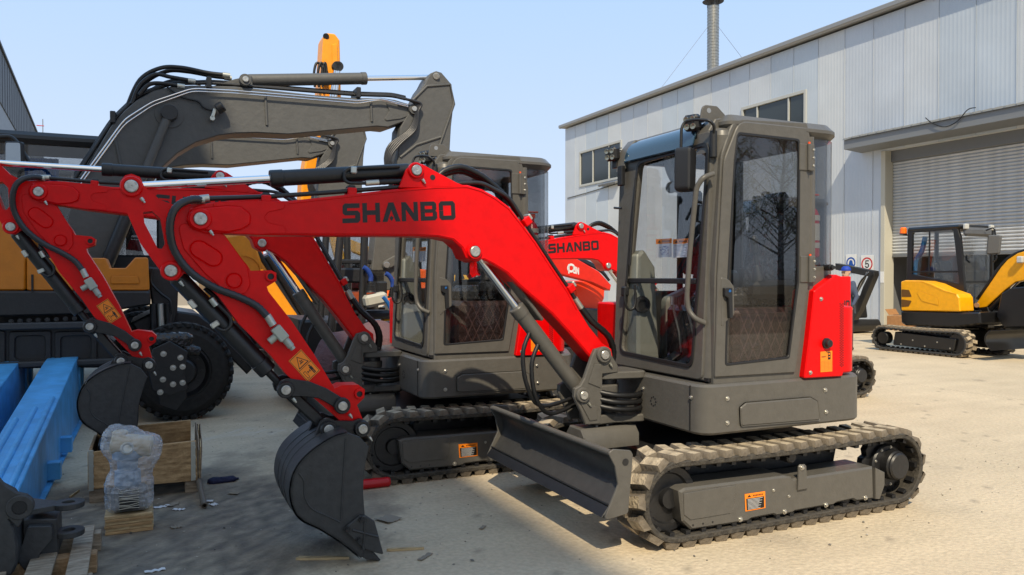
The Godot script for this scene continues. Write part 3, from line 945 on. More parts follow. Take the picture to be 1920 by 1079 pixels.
		b.tube(cr([ce + Vector3(0.04, -0.02, 0.03), ce + Vector3(0.08, -0.05, 0.05), ce + Vector3(0.1, -0.10, 0.02)], 5), 0.005, 5)
		part("bracket", b, M_trim(), wl)
	# mirror, its bracket and the grab rail
	b = nb()
	var mp := UX(1285, 318, 2.90)
	b.x = Transform3D(Basis(Vector3.UP, 0.5), mp)
	b.prism(rp([v2(-0.055, -0.13), v2(0.045, -0.135), v2(0.06, 0.12), v2(-0.05, 0.135)], 0.03, 5), -0.05, 0.05, 0.022)
	var mr := part("mirror", b, M_trim(), cb)
	b = nb()
	var a1 := []
	for q in [[1338, 258, 3.04], [1340, 236, 3.02], [1331, 226, 2.99], [1305, 224, 2.95], [1284, 228, 2.92], [1278, 240, 2.90], [1277, 285, 2.90]]: a1.append(UX(q[0], q[1], q[2]))
	b.tube(bend(a1, 0.03), 0.009, 8)
	b.cyl(a1[0] + Vector3(0, -0.12, 0), a1[0] + Vector3(0, 0.04, 0), 0.022, 12, 0.004)
	part("mirror_arm", b, M_trim(), mr)
	b = nb()
	var a2 := []
	for q in [[1338, 326, 3.02], [1318, 333, 2.94], [1306, 352, 2.92], [1293, 480, 2.91], [1288, 560, 2.91], [1291, 582, 2.92], [1303, 598, 2.94], [1322, 606, 3.0]]: a2.append(UX(q[0], q[1], q[2]))
	b.tube(bend(a2, 0.05), 0.016, 10)
	part("grab_rail", b, gy, cb)
	b = nb()
	b.box(UX(1165, 330, 2.99), Vector3(0.03, 0.14, 0.06), 0.005)
	b.cyl(UX(1165, 391, 2.98), UX(1152, 390, 2.97), 0.008, 8)
	part("wiper_bracket", b, bk, cb)
	b = nb()
	b.cyl(U(1548, 502, 3.68), U(1560, 502, 3.60), 0.02, 12, 0.003)
	b.cyl(U(1558, 502, 3.62), U(1564, 502, 3.57), 0.012, 10)
	part("beacon_socket", b, bk, cb)
	interior(root, gy, bk, fine)

func interior(root: Node3D, gy: Material, bk: Material, fine: bool):
	var plast := mat("console_grey", Color(0.52, 0.53, 0.50), 0.55, 0.0, {"n": bump_tex("peel", 256, 0.05, 3.0), "ns": 0.3, "s": 8.0})
	var b := plan()
	b.prism([v2(3.0, 3.68), v2(4.06, 3.68), v2(4.06, 4.66), v2(3.0, 4.66)], 0.925, 0.945)
	part("cab_floor", b, M_trim(), root)
	# seat box in quilted cover, seat and back under plastic wrap
	var quilt := mat("quilted_cover", Color(0.35, 0.26, 0.25), 0.38, 0.0, {"t": quilt_tex(), "s": 3.4, "n": bump_tex("crumple", 256, 0.02, 10.0, 4, 31), "ns": 0.4})
	b = nb()
	b.box(Vector3(3.62, 1.15, -4.13), Vector3(0.68, 0.41, 0.74), 0.035)
	part("seat_box", b, quilt, root)
	var wrap := mat("wrapped_seat", Color(0.33, 0.335, 0.34), 0.22, 0.0, {"t": noise_tex("wrapvar", 256, 0.03, G(0.35), G(1.0), 5, 41), "n": bump_tex("crumple", 256, 0.02, 10.0, 4, 31), "ns": 1.0, "s": 3.0})
	b = nb()
	b.box(Vector3(3.66, 1.40, -4.15), Vector3(0.50, 0.16, 0.50), 0.05)
	var seat := part("seat", b, wrap, root)
	b = nb()
	b.box(Vector3(3.93, 1.72, -4.15), Vector3(0.13, 0.62, 0.46), 0.05, Basis(Vector3(0, 0, 1), -0.12))
	b.box(Vector3(3.96, 2.06, -4.15), Vector3(0.09, 0.16, 0.26), 0.04, Basis(Vector3(0, 0, 1), -0.12))
	part("backrest", b, wrap, seat)
	for s in [-1.0, 1.0]:
		b = nb()
		b.box(Vector3(3.66, 1.47, -4.15 + s * 0.30), Vector3(0.36, 0.12, 0.10), 0.03)
		var con := part("console", b, M_trim(), root)
		b = nb()
		b.lathe(Vector3(3.54, 1.53, -4.15 + s * 0.30), Vector3(-0.15, 1, 0), [v2(0, 0), v2(0, 0.045), v2(0.09, 0.022), v2(0.10, 0.014), v2(0.17, 0.014), v2(0.18, 0.024), v2(0.27, 0.028), v2(0.29, 0.02), v2(0.29, 0)], 14)
		part("joystick", b, M_trim(), con)
	# side wall with dials, seen through the door glass
	b = nb()
	b.prism(rp([v2(3.35, 0.95), v2(4.02, 0.95), v2(4.02, 1.62), v2(3.75, 1.55), v2(3.35, 1.40)], 0.06), -4.655, -4.56, 0.02)
	part("side_console", b, plast, root)
	for q in [[1425, 387, 4.60, 0.045], [1424, 419, 4.60, 0.045]]:
		b = nb()
		var p := U(q[0], q[1], 4.60)
		b.lathe(p, Vector3(0, 0, 1), [v2(0, 0.0), v2(0, q[3]), v2(0.02, q[3]), v2(0.022, q[3] * 0.85), v2(0.01, q[3] * 0.8), v2(0.01, 0)], 18)
		part("air_vent", b, plast, root)
	b = nb()
	b.box(Vector3(3.62, 1.88, -4.625), Vector3(0.16, 0.62, 0.07), 0.02)
	part("vent_column", b, M_trim(), root)
	# front: pedals, levers, display stalk
	b = nb()
	b.prism(rp([v2(3.03, 0.95), v2(3.22, 0.95), v2(3.18, 1.62), v2(3.08, 1.75), v2(3.03, 1.7)], 0.03), -4.66, -4.46, 0.02)
	part("dash", b, plast, root)
	b = nb()
	var dp := Vector3(3.06, 1.36, -4.455)
	b.lathe(dp, Vector3(-0.3, 0, 1), [v2(0, 0), v2(0, 0.06), v2(0.02, 0.055), v2(0.02, 0.035), v2(0.005, 0.03), v2(0.005, 0)], 20)
	part("knob", b, M_trim(), root)
	for k in 4:
		b = nb()
		var z := -4.02 - k * 0.075
		b.tube([Vector3(3.25, 0.95, z), Vector3(3.22, 1.18, z - 0.005), Vector3(3.17, 1.36, z - 0.01)], 0.009, 8)
		b.box(Vector3(3.165, 1.39, z - 0.01), Vector3(0.028, 0.07, 0.024), 0.008)
		part("travel_lever", b, M_bolt() if k % 2 else M_trim(), root)
	for k in 3:
		b = nb()
		b.box(Vector3(3.16, 1.0, -3.95 - k * 0.16), Vector3(0.16, 0.015, 0.09), 0.004, Basis(Vector3(0, 0, 1), 0.5))
		b.box(Vector3(3.2, 0.96, -3.95 - k * 0.16), Vector3(0.05, 0.05, 0.05), 0.005)
		part("pedal", b, M_trim(), root)
	# extinguisher in the rear corner
	b = nb()
	b.lathe(Vector3(3.93, 1.68, -3.79), Vector3(0, 1, 0), [v2(0, 0), v2(0, 0.05), v2(0.01, 0.055), v2(0.27, 0.055), v2(0.31, 0.04), v2(0.33, 0.02), v2(0.36, 0.018), v2(0.36, 0)], 20)
	var ex := part("extinguisher_body", b, mat("extinguisher_red", Color(0.80, 0.02, 0.03), 0.25), root)
	b = nb()
	b.box(Vector3(3.93, 2.06, -3.79), Vector3(0.05, 0.04, 0.035), 0.006)
	b.box(Vector3(3.93, 2.09, -3.77), Vector3(0.09, 0.012, 0.02), 0.003)
	part("extinguisher_valve", b, mat("orange_plastic", Color(0.9, 0.3, 0.05), 0.5), ex)
	b = nb()
	for h in [1.74, 1.92]: b.cyl(Vector3(3.93, h, -3.79), Vector3(3.93, h + 0.035, -3.79), 0.0575, 20)
	b.cyl(Vector3(3.93, 1.79, -3.79), Vector3(3.93, 1.90, -3.79), 0.0565, 20)
	part("extinguisher_label", b, mat("white_plastic", Color(0.82, 0.81, 0.78), 0.5), ex)
	if not fine: return
	# notices on the far window and a rolled curtain
	for k in 2:
		var np := []
		for q in [[1230 + k * 32, 484], [1260 + k * 32, 482], [1260 + k * 32, 447], [1230 + k * 32, 449]]: np.append(UX(q[0], q[1], 3.05))
		sticker("notice_b" if k else "notice_a", np, root, Transform3D.IDENTITY, "notice")
	b = nb()
	for k in 2: b.cyl(U(1259 + k * 14, 352, 4.50), U(1259 + k * 14, 352, 4.40), 0.040, 18, 0.006)
	b.tube(cr(Q3(0, 0, 1.0, [[1250, 292], [1256, 320], [1268, 345]], 4.45), 6), 0.028, 8)
	b.tube(cr(Q3(0, 0, 1.0, [[1262, 288], [1265, 320], [1274, 345]], 4.46), 6), 0.028, 8)
	part("rolled_sunshade", b, mat("cloth_grey", Color(0.50, 0.53, 0.55), 0.85), root)
	b = nb()
	b.tube(cr(Q3(0, 0, 1.0, [[1172, 545], [1172, 565], [1178, 580], [1188, 578], [1192, 560], [1190, 535]], 4.45), 6), 0.009, 7, 0.12)
	part("coiled_cable", b, M_trim(), root)

func quilt_tex() -> ImageTexture:
	if tx.has("quilt"): return tx["quilt"]
	var n := 128
	var o := PackedByteArray()
	o.resize(n * n * 3)
	for y in n:
		for x in n:
			var u := fmod(x + y * 0.5 + n, 32.0)
			var w := fmod(x - y * 0.5 + n * 4.0, 32.0)
			var l: float = min(min(u, 32.0 - u), min(w, 32.0 - w))
			var g := 150 + int(20 * sin(x * 0.7) * sin(y * 0.5))
			if l < 2.0: g = 250
			for k in 3: o[(y * n + x) * 3 + k] = clampi(g, 0, 255)
	tx["quilt"] = ImageTexture.create_from_image(Image.create_from_data(n, n, false, Image.FORMAT_RGB8, o))
	return tx["quilt"]

func long_tail(root: Node3D, gy: Material, rd: Material):
	# the rear machine carries a longer counterweight
	var b := plan()
	b.prism(rp([v2(3.9, MC - 0.64), v2(4.50, MC - 0.64), v2(4.58, MC - 0.4), v2(4.58, MC + 0.4), v2(4.50, MC + 0.66), v2(3.9, MC + 0.66)], [0.02, 0.06, 0.1, 0.1, 0.06, 0.02], 6), 0.92, 1.56, 0.04)
	var cw := part("counterweight", b, rd, root)
	b = nb()
	letters(b, [Vector3(3.99, 1.15, 0), Vector3(4.47, 1.15, 0), Vector3(4.47, 1.25, 0), Vector3(3.99, 1.25, 0)], MC - 0.64, 0.002, "SHANBO")
	part("lettering", b, M_trim(), cw)
	b = plan()
	b.prism(rp([v2(4.1, MC - 0.6), v2(4.4, MC - 0.6), v2(4.5, MC), v2(4.4, MC + 0.6), v2(4.1, MC + 0.6)], 0.1, 5), 0.64, 0.92, 0.03)
	part("tail_skirt", b, gy, root)

func linkage(root: Node3D, pose: float, gy: Material, bk: Material, rd: Material, fine: bool, shift := 0.0):
	var keep := ORG
	ORG = ORG - Vector3(shift, 0, 0)
	link_parts(root, pose, gy, bk, rd, fine)
	ORG = keep
func link_parts(root: Node3D, pose: float, gy: Material, bk: Material, rd: Material, fine: bool):
	var foot := U(1131, 666, MC)
	var xf := Transform3D(Basis.IDENTITY, foot) * Transform3D(Basis(Vector3(0, 0, 1), pose), Vector3.ZERO) * Transform3D(Basis.IDENTITY, -foot)
	var z := Vector3(0, 0, 1)
	var zr := Transform3D.IDENTITY
	# king post (does not lift with the boom)
	var o := MC - 0.12
	var kp := Q(760, 560, 0.3058, [[1150, 345], [1165, 312], [1215, 298], [1252, 318], [1268, 350], [1306, 412], [1306, 455], [1212, 465], [1205, 690], [1198, 772], [1108, 776], [1080, 700], [1036, 605], [1040, 555], [1075, 535], [1100, 490]], o)
	var king: Node3D
	for s in 2:
		var b := nb()
		if s == 0: b.prism(kp, -o - 0.035, -o, 0.006)
		else: b.prism(kp, -(MC + 0.12), -(MC + 0.085), 0.006)
		var q := part("king_post", b, gy, root)
		if s == 0: king = q
	var b := nb()
	b.prism(Q(760, 560, 0.3058, [[1160, 400], [1200, 400], [1195, 550], [1120, 520]], o), -o, -o + 0.006, 0.004)
	part("rib_plate", b, gy, king)
	b = nb()
	b.prism(Q(760, 560, 0.3058, [[1060, 620], [1090, 640], [1180, 660], [1175, 745], [1130, 752]], o), -o, -o + 0.006, 0.004)
	part("rib_plate", b, gy, king)
	for h in [0.79, 0.60]:
		b = plan()
		b.prism(rp([v2(2.56, MC - 0.12), v2(2.74, MC - 0.10), v2(2.82, MC), v2(2.74, MC + 0.10), v2(2.56, MC + 0.12)], 0.05), h, h + 0.06, 0.008)
		part("hinge_block", b, gy, king)
	pinhead(1131.5, 665.5, o - 0.002, 0.030, root, gy, zr, 1.75)
	pinhead(1092, 741, o - 0.002, 0.028, root, gy, zr, 1.75)
	# boom
	o = MC - 0.09
	var outline := [[375, 384], [395, 380], [430, 377], [487, 377], [540, 377], [633, 367], [720, 357], [760, 353], [820, 348], [876, 347], [904, 355], [931, 370], [956, 389], [980, 420], [1005, 453], [1035, 499], [1066, 545], [1084, 579], [1105, 613], [1131, 645], [1147, 655], [1150, 672], [1135, 685], [1118, 682], [1104, 668], [1066, 624], [1035, 590], [974, 537], [950, 513], [925, 497], [907, 488], [891, 492], [874, 484], [866, 466], [849, 451], [821, 445], [780, 443], [490, 441], [433, 438], [385, 438], [360, 430], [349, 411], [356, 391]]
	b = nb(xf)
	b.prism(Q(0, 0, 1.0, outline, o), -(MC + 0.09), -o, 0.006)
	var boom := part("boom", b, rd, root)
	for run in [[4, 18], [24, 38]]:
		b = nb(xf)
		var wl := []
		var ins := MB.inset(Q(0, 0, 1.0, outline, o), -0.013)
		for k in range(run[0], run[1]): wl.append(Vector3(ins[k].x, ins[k].y, -o))
		b.tube(wl, 0.0045, 6)
		part("weld_seam", b, rd, boom)
	b = nb(xf)
	b.prism(rp(Q(300, 280, 0.3336, [[160, 345], [230, 330], [380, 316], [455, 322], [510, 365], [508, 425], [460, 452], [380, 470], [230, 456], [165, 440], [148, 392]], o), 0.03), -o, -o + 0.012, 0.008)
	b.prism(rp(Q(300, 280, 0.3336, [[300, 300], [560, 288], [705, 300], [695, 335], [605, 355], [585, 385], [610, 415], [695, 432], [715, 470], [560, 480], [300, 470]], o), 0.015), -o, -o + 0.004, 0.003)
	part("end_plate", b, rd, boom)
	for s in 2:
		b = nb(xf)
		var zz := -o - 0.025 if s == 0 else -(MC + 0.09)
		b.prism(rp(Q(0, 0, 1.0, [[748, 352], [753, 340], [763, 316], [777, 306], [792, 308], [810, 318], [857, 343], [880, 352]], o), [0.005, 0.02, 0.04, 0.04, 0.04, 0.1, 0.1, 0.005]), zz, zz + 0.025, 0.004)
		var br := part("cylinder_bracket", b, rd, boom)
		if s == 0:
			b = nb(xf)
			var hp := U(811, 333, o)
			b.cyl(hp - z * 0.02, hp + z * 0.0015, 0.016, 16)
			part("dark_hole_disc", b, M_trim(), br)  # black disc drawn over the bracket in place of a shaded hole
	if fine or true:
		b = nb(xf)
		letters(b, [[642, 419], [858, 412], [856, 377], [641, 382]], o, 0.0015, "SHANBO")
		part("lettering", b, mat("letter_black", Color(0.06, 0.045, 0.045), 0.45), boom)
	pinhead(779, 320, o - 0.001, 0.030, boom, rd, xf, 1.55)
	pinhead(888.5, 472, o - 0.001, 0.032, boom, rd, xf, 1.5)
	# the two steel lines over the boom and their clamps
	for s in 2:
		b = nb(xf)
		var dt := -0.055 + s * 0.04
		b.tube(bend(Q3(0, 0, 1.0, [[388, 373 - s], [500, 369], [620, 361], [760, 350], [840, 345], [903, 342], [955, 370], [981, 413], [1034, 493], [1083, 567]], MC + dt), 0.05), 0.0125, 8)
		var ln := part("steel_line", b, bk, boom)
		b = nb(xf)
		b.tube(Q3(0, 0, 1.0, [[372 + s * 2, 374 - s], [392, 372 - s]], MC + dt), 0.019, 8)
		b.tube(Q3(0, 0, 1.0, [[1078, 560], [1090, 578]], MC + dt), 0.020, 8)
		part("fitting", b, M_fitting(), ln)
	for q in [[497, 372, 0.0], [657, 358, 0.0], [984, 412, 0.95], [1066, 537, 0.95]]:
		b = nb(xf)
		b.box(U(q[0], q[1] + 4, MC - 0.035), Vector3(0.05, 0.05, 0.10), 0.005, Basis(z, -q[2]))
		var cl := part("line_clamp", b, rd, boom)
		b = nb(xf)
		b.box(U(q[0], q[1] - 6, MC - 0.035) if q[2] == 0.0 else U(q[0] + 6, q[1] - 4, MC - 0.035), Vector3(0.04, 0.02, 0.08), 0.005, Basis(z, -q[2]))
		part("clamp_cap", b, bk if q[2] == 0.0 else M_fitting(), cl)
	for s in 2:
		b = nb(xf)
		b.tube(cr(Q3(760, 270, 0.3058, [[190, 215 + s * 20], [240, 165 + s * 22], [340, 142 + s * 25], [440, 180 + s * 25], [520, 235 + s * 15], [620, 330], [700, 440]], MC + 0.02 + s * 0.05), 6), 0.019, 8, 0.05)
		part("boom_hose", b, M_hose(), boom)
		b = nb()
		b.tube(cr([xf * U(1090, 578, MC - 0.055 + s * 0.04), xf * U(1110, 603, MC - 0.05 + s * 0.04), xf * U(1140, 630, MC - 0.03 + s * 0.04), U(1150, 660, MC + s * 0.05), U(1145, 690, MC + 0.02 + s * 0.05), U(1140, 715, MC + 0.03 + s * 0.04)], 6), 0.022, 8, 0.05)
		part("swing_hose", b, M_hose(), root)
	# boom ram with its guard
	var low := U(1092, 741, MC)
	var top := xf * U(888.5, 472, MC)
	ram(low, top, 0.63, 0.048, 0.027, root, "boom_cylinder", gy, M_chrome())
	b = nb()
	var dd := (top - low).normalized()
	var side := Vector3(dd.y, -dd.x, 0) if dd.x > 0 else Vector3(-dd.y, dd.x, 0)
	b.box(low.lerp(top, 0.72) - side * 0.075, Vector3(0.56, 0.022, 0.10), 0.005, Basis(dd, Vector3(-dd.y, dd.x, 0), z))
	part("rod_guard", b, gy, root)
	for s in 2:
		b = nb()
		var hx := low.lerp(top, 0.34 + 0.08 * s)
		b.tube(cr([hx + Vector3(-0.08, 0.03, 0.03), hx + Vector3(-0.13, -0.10, 0.04), hx + Vector3(-0.10, -0.30, 0.04), hx + Vector3(0.03, -0.42 - 0.02 * s, 0.0), low + Vector3(0.06, -0.04 + 0.04 * s, -0.06)], 6), 0.014, 8, 0.05)
		part("ram_hose", b, M_hose(), root)
	# arm ram on top of the boom
	var rodp := xf * U(246, 350, MC)
	var capp := xf * U(779, 320, MC)
	ram(capp, rodp, 0.55, 0.044, 0.021, root, "arm_cylinder", bk, M_chrome())
	b = nb(xf)
	b.tube(bend(Q3(300, 280, 0.3336, [[1345, 97], [1060, 108], [1036, 125], [1034, 172], [1060, 190], [1165, 191]], MC - 0.055), 0.04), 0.010, 8)
	var pl := part("cylinder_line", b, bk, root)
	b = nb(xf)
	b.cyl(U(300 + 1155 * 0.3336, 280 + 191 * 0.3336, MC - 0.055), U(300 + 1228 * 0.3336, 280 + 186 * 0.3336, MC - 0.055), 0.018, 6)
	b.box(U(300 + 1088 * 0.3336, 280 + 118 * 0.3336, MC - 0.058), Vector3(0.035, 0.04, 0.03), 0.006)
	part("fitting", b, M_fitting(), pl)
	b = nb(xf)
	b.tube(cr(Q3(300, 280, 0.3336, [[1228, 186], [1300, 182], [1370, 182], [1420, 175]], MC - 0.05), 4), 0.017, 8, 0.05)
	part("cylinder_hose", b, M_hose(), root)
	# arm
	o = MC - 0.068
	var leg_o := [[246, 326], [262, 332], [270, 350], [300, 375], [285, 396], [268, 398], [270, 418], [295, 466], [303, 467], [322, 490], [332, 526], [312, 525], [302, 510], [285, 487], [262, 455], [240, 405], [224, 362], [225, 340], [234, 329]]
	var arm_o := [[300, 375], [335, 388], [375, 381], [404, 398], [413, 440], [463, 497], [470, 508], [508, 507], [518, 512], [518, 527], [500, 538], [503, 547], [547, 603], [590, 667], [627, 729], [640, 723], [672, 722], [684, 731], [683, 746], [669, 760], [680, 787], [645, 797], [627, 780], [537, 703], [507, 667], [447, 607], [410, 557], [375, 522], [345, 513], [332, 526], [322, 490], [303, 467], [309, 457], [306, 440], [300, 410], [285, 396]]
	b = nb(xf)
	b.prism(Q(0, 0, 1.0, arm_o, o), -(MC + 0.068), -o)
	b.prism(Q(0, 0, 1.0, leg_o, o), -(MC + 0.068), -o)
	var arm := part("arm", b, rd, root)
	b = nb(xf)
	b.prism(pill(Q(300, 280, 0.3336, [[218, 562]], o)[0], Q(300, 280, 0.3336, [[298, 612]], o)[0], 0.047), -o, -o + 0.010, 0.009)
	b.prism(circ(Q(300, 280, 0.3336, [[415, 740]], o)[0], 0.042, 20), -o, -o + 0.010, 0.009)
	b.prism(rp(Q(300, 280, 0.3336, [[90, 400], [360, 480], [490, 660], [508, 760], [480, 815], [390, 822], [250, 700], [130, 560]], o), 0.04), -o, -o + 0.005, 0.004)
	part("stiffener", b, rd, arm)
	for q in [[300 + 620 * 0.3336, 280 + 716 * 0.3336, 0.017], [673, 739, 0.017]]:
		b = nb(xf)
		var hp := U(q[0], q[1], o)
		b.lathe(hp - z * 0.02, z, [v2(0, 0), v2(0, q[2] * 1.7), v2(0.03, q[2] * 1.7), v2(0.033, q[2] * 1.5), v2(0.033, q[2])], 18)
		var ey := part("lug_boss", b, rd, arm)
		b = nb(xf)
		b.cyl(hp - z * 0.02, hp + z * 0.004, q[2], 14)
		part("dark_hole_disc", b, M_trim(), ey)  # black floor painted into the lug, standing for the dark bore
	pinhead(375, 411, MC - 0.10, 0.032, root, rd, xf, 1.75)
	pinhead(246, 350, o - 0.001, 0.031, arm, rd, xf, 1.7)
	pinhead(320, 508, o - 0.001, 0.030, arm, rd, xf, 1.7)
	# hose down the arm to its service valve
	b = nb(xf)
	b.tube(cr(Q3(300, 280, 0.3336, [[235, 285, 0.0], [180, 283, -0.02], [110, 310, -0.05], [65, 370, -0.06], [55, 470, -0.05], [85, 580, -0.03], [170, 690, -0.02], [300, 775, -0.01], [440, 830, -0.01], [540, 880, -0.02], [600, 940, -0.03]], o - 0.012), 8), 0.020, 9, 0.05)
	part("arm_hose", b, mat("spiral_hose", Color(0.16, 0.16, 0.17), 0.35), arm)
	b = nb(xf)
	b.tube(Q3(300, 280, 0.3336, [[170, 284], [250, 284]], o - 0.012), 0.022, 8)
	b.tube(Q3(300, 280, 0.3336, [[600, 935], [635, 990]], o - 0.04), 0.022, 6)
	part("fitting", b, M_fitting(), arm)
	b = nb(xf)
	var vp := U(300 + 672 * 0.3336, 280 + 1035 * 0.3336, o - 0.035)
	b.box(vp, Vector3(0.085, 0.055, 0.06), 0.006, Basis(z, -0.9))
	b.cyl(vp, vp + Vector3(-0.055, -0.045, 0.0), 0.02, 8, 0.003)
	b.cyl(vp, vp + Vector3(0.06, -0.075, 0.0), 0.02, 8, 0.003)
	b.cyl(vp + Vector3(0.05, -0.062, 0.0), vp + Vector3(0.07, -0.088, 0.0), 0.015, 8)
	part("service_valve", b, mat("valve_zinc", Color(0.66, 0.68, 0.64), 0.45, 0.4), arm)
	sticker("warn", Q3(440, 600, 0.3336, [[410, 350], [480, 285], [372, 166], [302, 232]], o - 0.003), arm, xf)
	# bucket ram, links
	var lk := xf * U(535, 731, MC)
	ram(xf * U(320, 508, MC), lk, 0.84, 0.047, 0.022, root, "bucket_cylinder", bk, bk)
	b = nb(xf)
	b.tube(bend(Q3(0, 380, 0.3336, [[1180, 530], [1295, 645], [1300, 690], [1262, 725], [1215, 705]], MC - 0.055), 0.04), 0.010, 8)
	b.tube(bend(Q3(0, 380, 0.3336, [[1150, 480], [1330, 640], [1439, 790]], MC + 0.06), 0.04), 0.013, 8)
	var bl := part("cylinder_line", b, bk, root)
	b = nb(xf)
	b.box(U(1080 * 0.3336, 380 + 572 * 0.3336, MC - 0.05), Vector3(0.05, 0.03, 0.03), 0.005, Basis(z, -0.9))
	part("fitting", b, M_fitting(), bl)
	b = nb(xf)
	b.box(U(1207 * 0.3336, 380 + 686 * 0.3336, MC - 0.05), Vector3(0.045, 0.03, 0.03), 0.005, Basis(z, 0.6))
	part("fitting", b, M_fitting(), bl)
	b = nb(xf)
	b.cyl(U(1185 * 0.3336, 380 + 540 * 0.3336, MC - 0.055), U(1215 * 0.3336, 380 + 580 * 0.3336, MC - 0.055), 0.017, 8)
	part("fitting", b, M_fitting(), bl)
	var lo := Q(440, 600, 0.3336, [[238, 385], [255, 348], [295, 330], [420, 348], [520, 388], [605, 440], [638, 478], [622, 512], [578, 512], [540, 480], [470, 442], [380, 432], [300, 434], [252, 428]], MC - 0.10)
	for s in 2:
		b = nb(xf)
		var zz := -(MC - 0.10) - 0.025 if s == 0 else -(MC + 0.10)
		b.prism(rp(lo, 0.02), zz, zz + 0.025, 0.004)
		part("guide_link", b, bk, root)
	b = nb(xf)
	var bpin := U(615, 805, MC)
	var l0 := U(535, 731, MC)
	var hd := (bpin - l0).normalized()
	b.box((l0 + bpin) / 2, Vector3(l0.distance_to(bpin), 0.065, 0.10), 0.01, Basis(hd, Vector3(-hd.y, hd.x, 0), z))
	part("bucket_link", b, bk, root)
	pinhead(535, 731, MC - 0.102, 0.026, root, bk, xf, 1.75)
	pinhead(641, 761, MC - 0.102, 0.026, root, bk, xf, 1.75)
	# bucket
	var bw := 0.27
	o = MC - bw
	var Sx := 0.3141
	var bm := M_bucket()
	var back := [[545, 228], [470, 250], [400, 288], [340, 330], [285, 380], [245, 430], [215, 495], [202, 580], [212, 650], [240, 718], [290, 762], [380, 803], [490, 872], [560, 925], [628, 980]]
	var front := [[640, 960], [655, 800], [648, 700], [640, 600], [642, 500], [655, 410], [675, 315], [620, 255]]
	var sidep := Q(480, 740, Sx, back + front, o)
	var bucket: Node3D
	for s in 2:
		b = nb(xf)
		var zz := -o - 0.018 if s == 0 else -(MC + bw)
		b.prism(sidep, zz, zz + 0.018, 0.004)
		var q := part("bucket_side", b, bm, root)
		if s == 0: bucket = q
	b = nb(xf)
	var bp := cr(Q(480, 740, Sx, back, o), 3)
	var cen := v2(0, 0)
	for q in bp: cen += q / bp.size()
	cen += v2(0.12, 0.02)
	for k in bp.size() - 1:
		var p: Vector2 = bp[k]
		var q: Vector2 = bp[k + 1]
		var e0: Vector2 = (q - bp[max(k - 1, 0)]).normalized()
		var e1: Vector2 = (bp[min(k + 2, bp.size() - 1)] - p).normalized()
		var n0 := v2(-e0.y, e0.x)
		var n1 := v2(-e1.y, e1.x)
		if n0.dot(p - cen) < 0: n0 = -n0; n1 = -n1
		for dir in [0.006, -0.010]:
			var sg: float = signf(dir)
			var a := Vector3(p.x + n0.x * dir, p.y + n0.y * dir, -(MC + bw) - 0.004)
			var c := Vector3(q.x + n1.x * dir, q.y + n1.y * dir, -(MC + bw) - 0.004)
			var w := Vector3(0, 0, 2 * bw + 0.008)
			var m0 := Vector3(n0.x, n0.y, 0) * sg
			var m1 := Vector3(n1.x, n1.y, 0) * sg
			if (c - a).cross(w).dot(m0) > 0: b.quad(a, c, c + w, a + w, m0, m1, m1, m0)
			else: b.quad(a + w, c + w, c, a, m0, m1, m1, m0)
	part("bucket_shell", b, bm, bucket)
	for zf in [0.30, 0.5, 0.70]:
		b = nb(xf)
		var path := []
		for k in range(2, bp.size() - 10):
			var e: Vector2 = (bp[k + 1] - bp[k - 1]).normalized()
			var nn := v2(-e.y, e.x)
			if nn.dot(bp[k] - cen) < 0: nn = -nn
			path.append(Vector3(bp[k].x + nn.x * 0.006, bp[k].y + nn.y * 0.006, -o - 2 * bw * zf))
		b.tube(path, 0.0045, 5)
		part("wear_strip", b, bm, bucket)
	b = nb(xf)
	var rib := Q(480, 740, Sx, [[536, 262], [520, 500], [507, 755]], o)
	var rb3 := []
	for q in cr(rib, 5): rb3.append(Vector3(q.x, q.y, -o))
	b.tube(rb3, 0.006, 6)
	var crv := []
	for q in cr(Q(480, 740, Sx, [[255, 470], [285, 520], [290, 610], [330, 680], [420, 725], [505, 765]], o), 5): crv.append(Vector3(q.x, q.y, -o))
	b.tube(crv, 0.005, 6)
	part("weld_seam", b, bm, bucket)
	# ears
	for s in 2:
		b = nb(xf)
		var zz := -(MC - 0.105) - 0.03 if s == 0 else -(MC + 0.105)
		b.prism(rp(Q(480, 740, Sx, [[290, 310], [345, 265], [372, 200], [385, 160], [430, 140], [475, 158], [580, 162], [620, 145], [660, 160], [678, 205], [660, 250], [560, 240], [420, 282], [330, 300]], MC - 0.105), 0.02), zz, zz + 0.03, 0.004)
		part("bucket_ear", b, bk, bucket)
	pinhead(615, 805, MC - 0.107, 0.027, root, bk, xf, 1.7)
	pinhead(678.5, 804, MC - 0.107, 0.027, root, bk, xf, 1.7)
	# side cutter and teeth
	b = nb(xf)
	b.prism(rp(Q(480, 740, Sx, [[520, 805], [545, 775], [612, 722], [650, 718], [702, 752], [757, 952], [700, 938], [640, 918], [585, 868]], o - 0.001), 0.008), -o + 0.001, -o + 0.022, 0.005)
	var cut := part("side_cutter", b, bm, bucket)
	for q in [[543, 808], [628, 748], [613, 870]]: hexbolt_dark(U(480 + q[0] * Sx, 740 + q[1] * Sx, o - 0.022), 0.012, cut, xf)
	b = nb(xf)
	b.tube(Q3(480, 740, Sx, [[575, 810], [730, 852]], o - 0.022), 0.007, 6)
	b.tube(Q3(480, 740, Sx, [[650, 750], [640, 930]], o - 0.022), 0.007, 6)
	part("cutter_rib", b, bm, cut)
	var tip := U(480 + 742 * Sx, 740 + 994 * Sx, o)
	var base := U(480 + 560 * Sx, 740 + 905 * Sx, o)
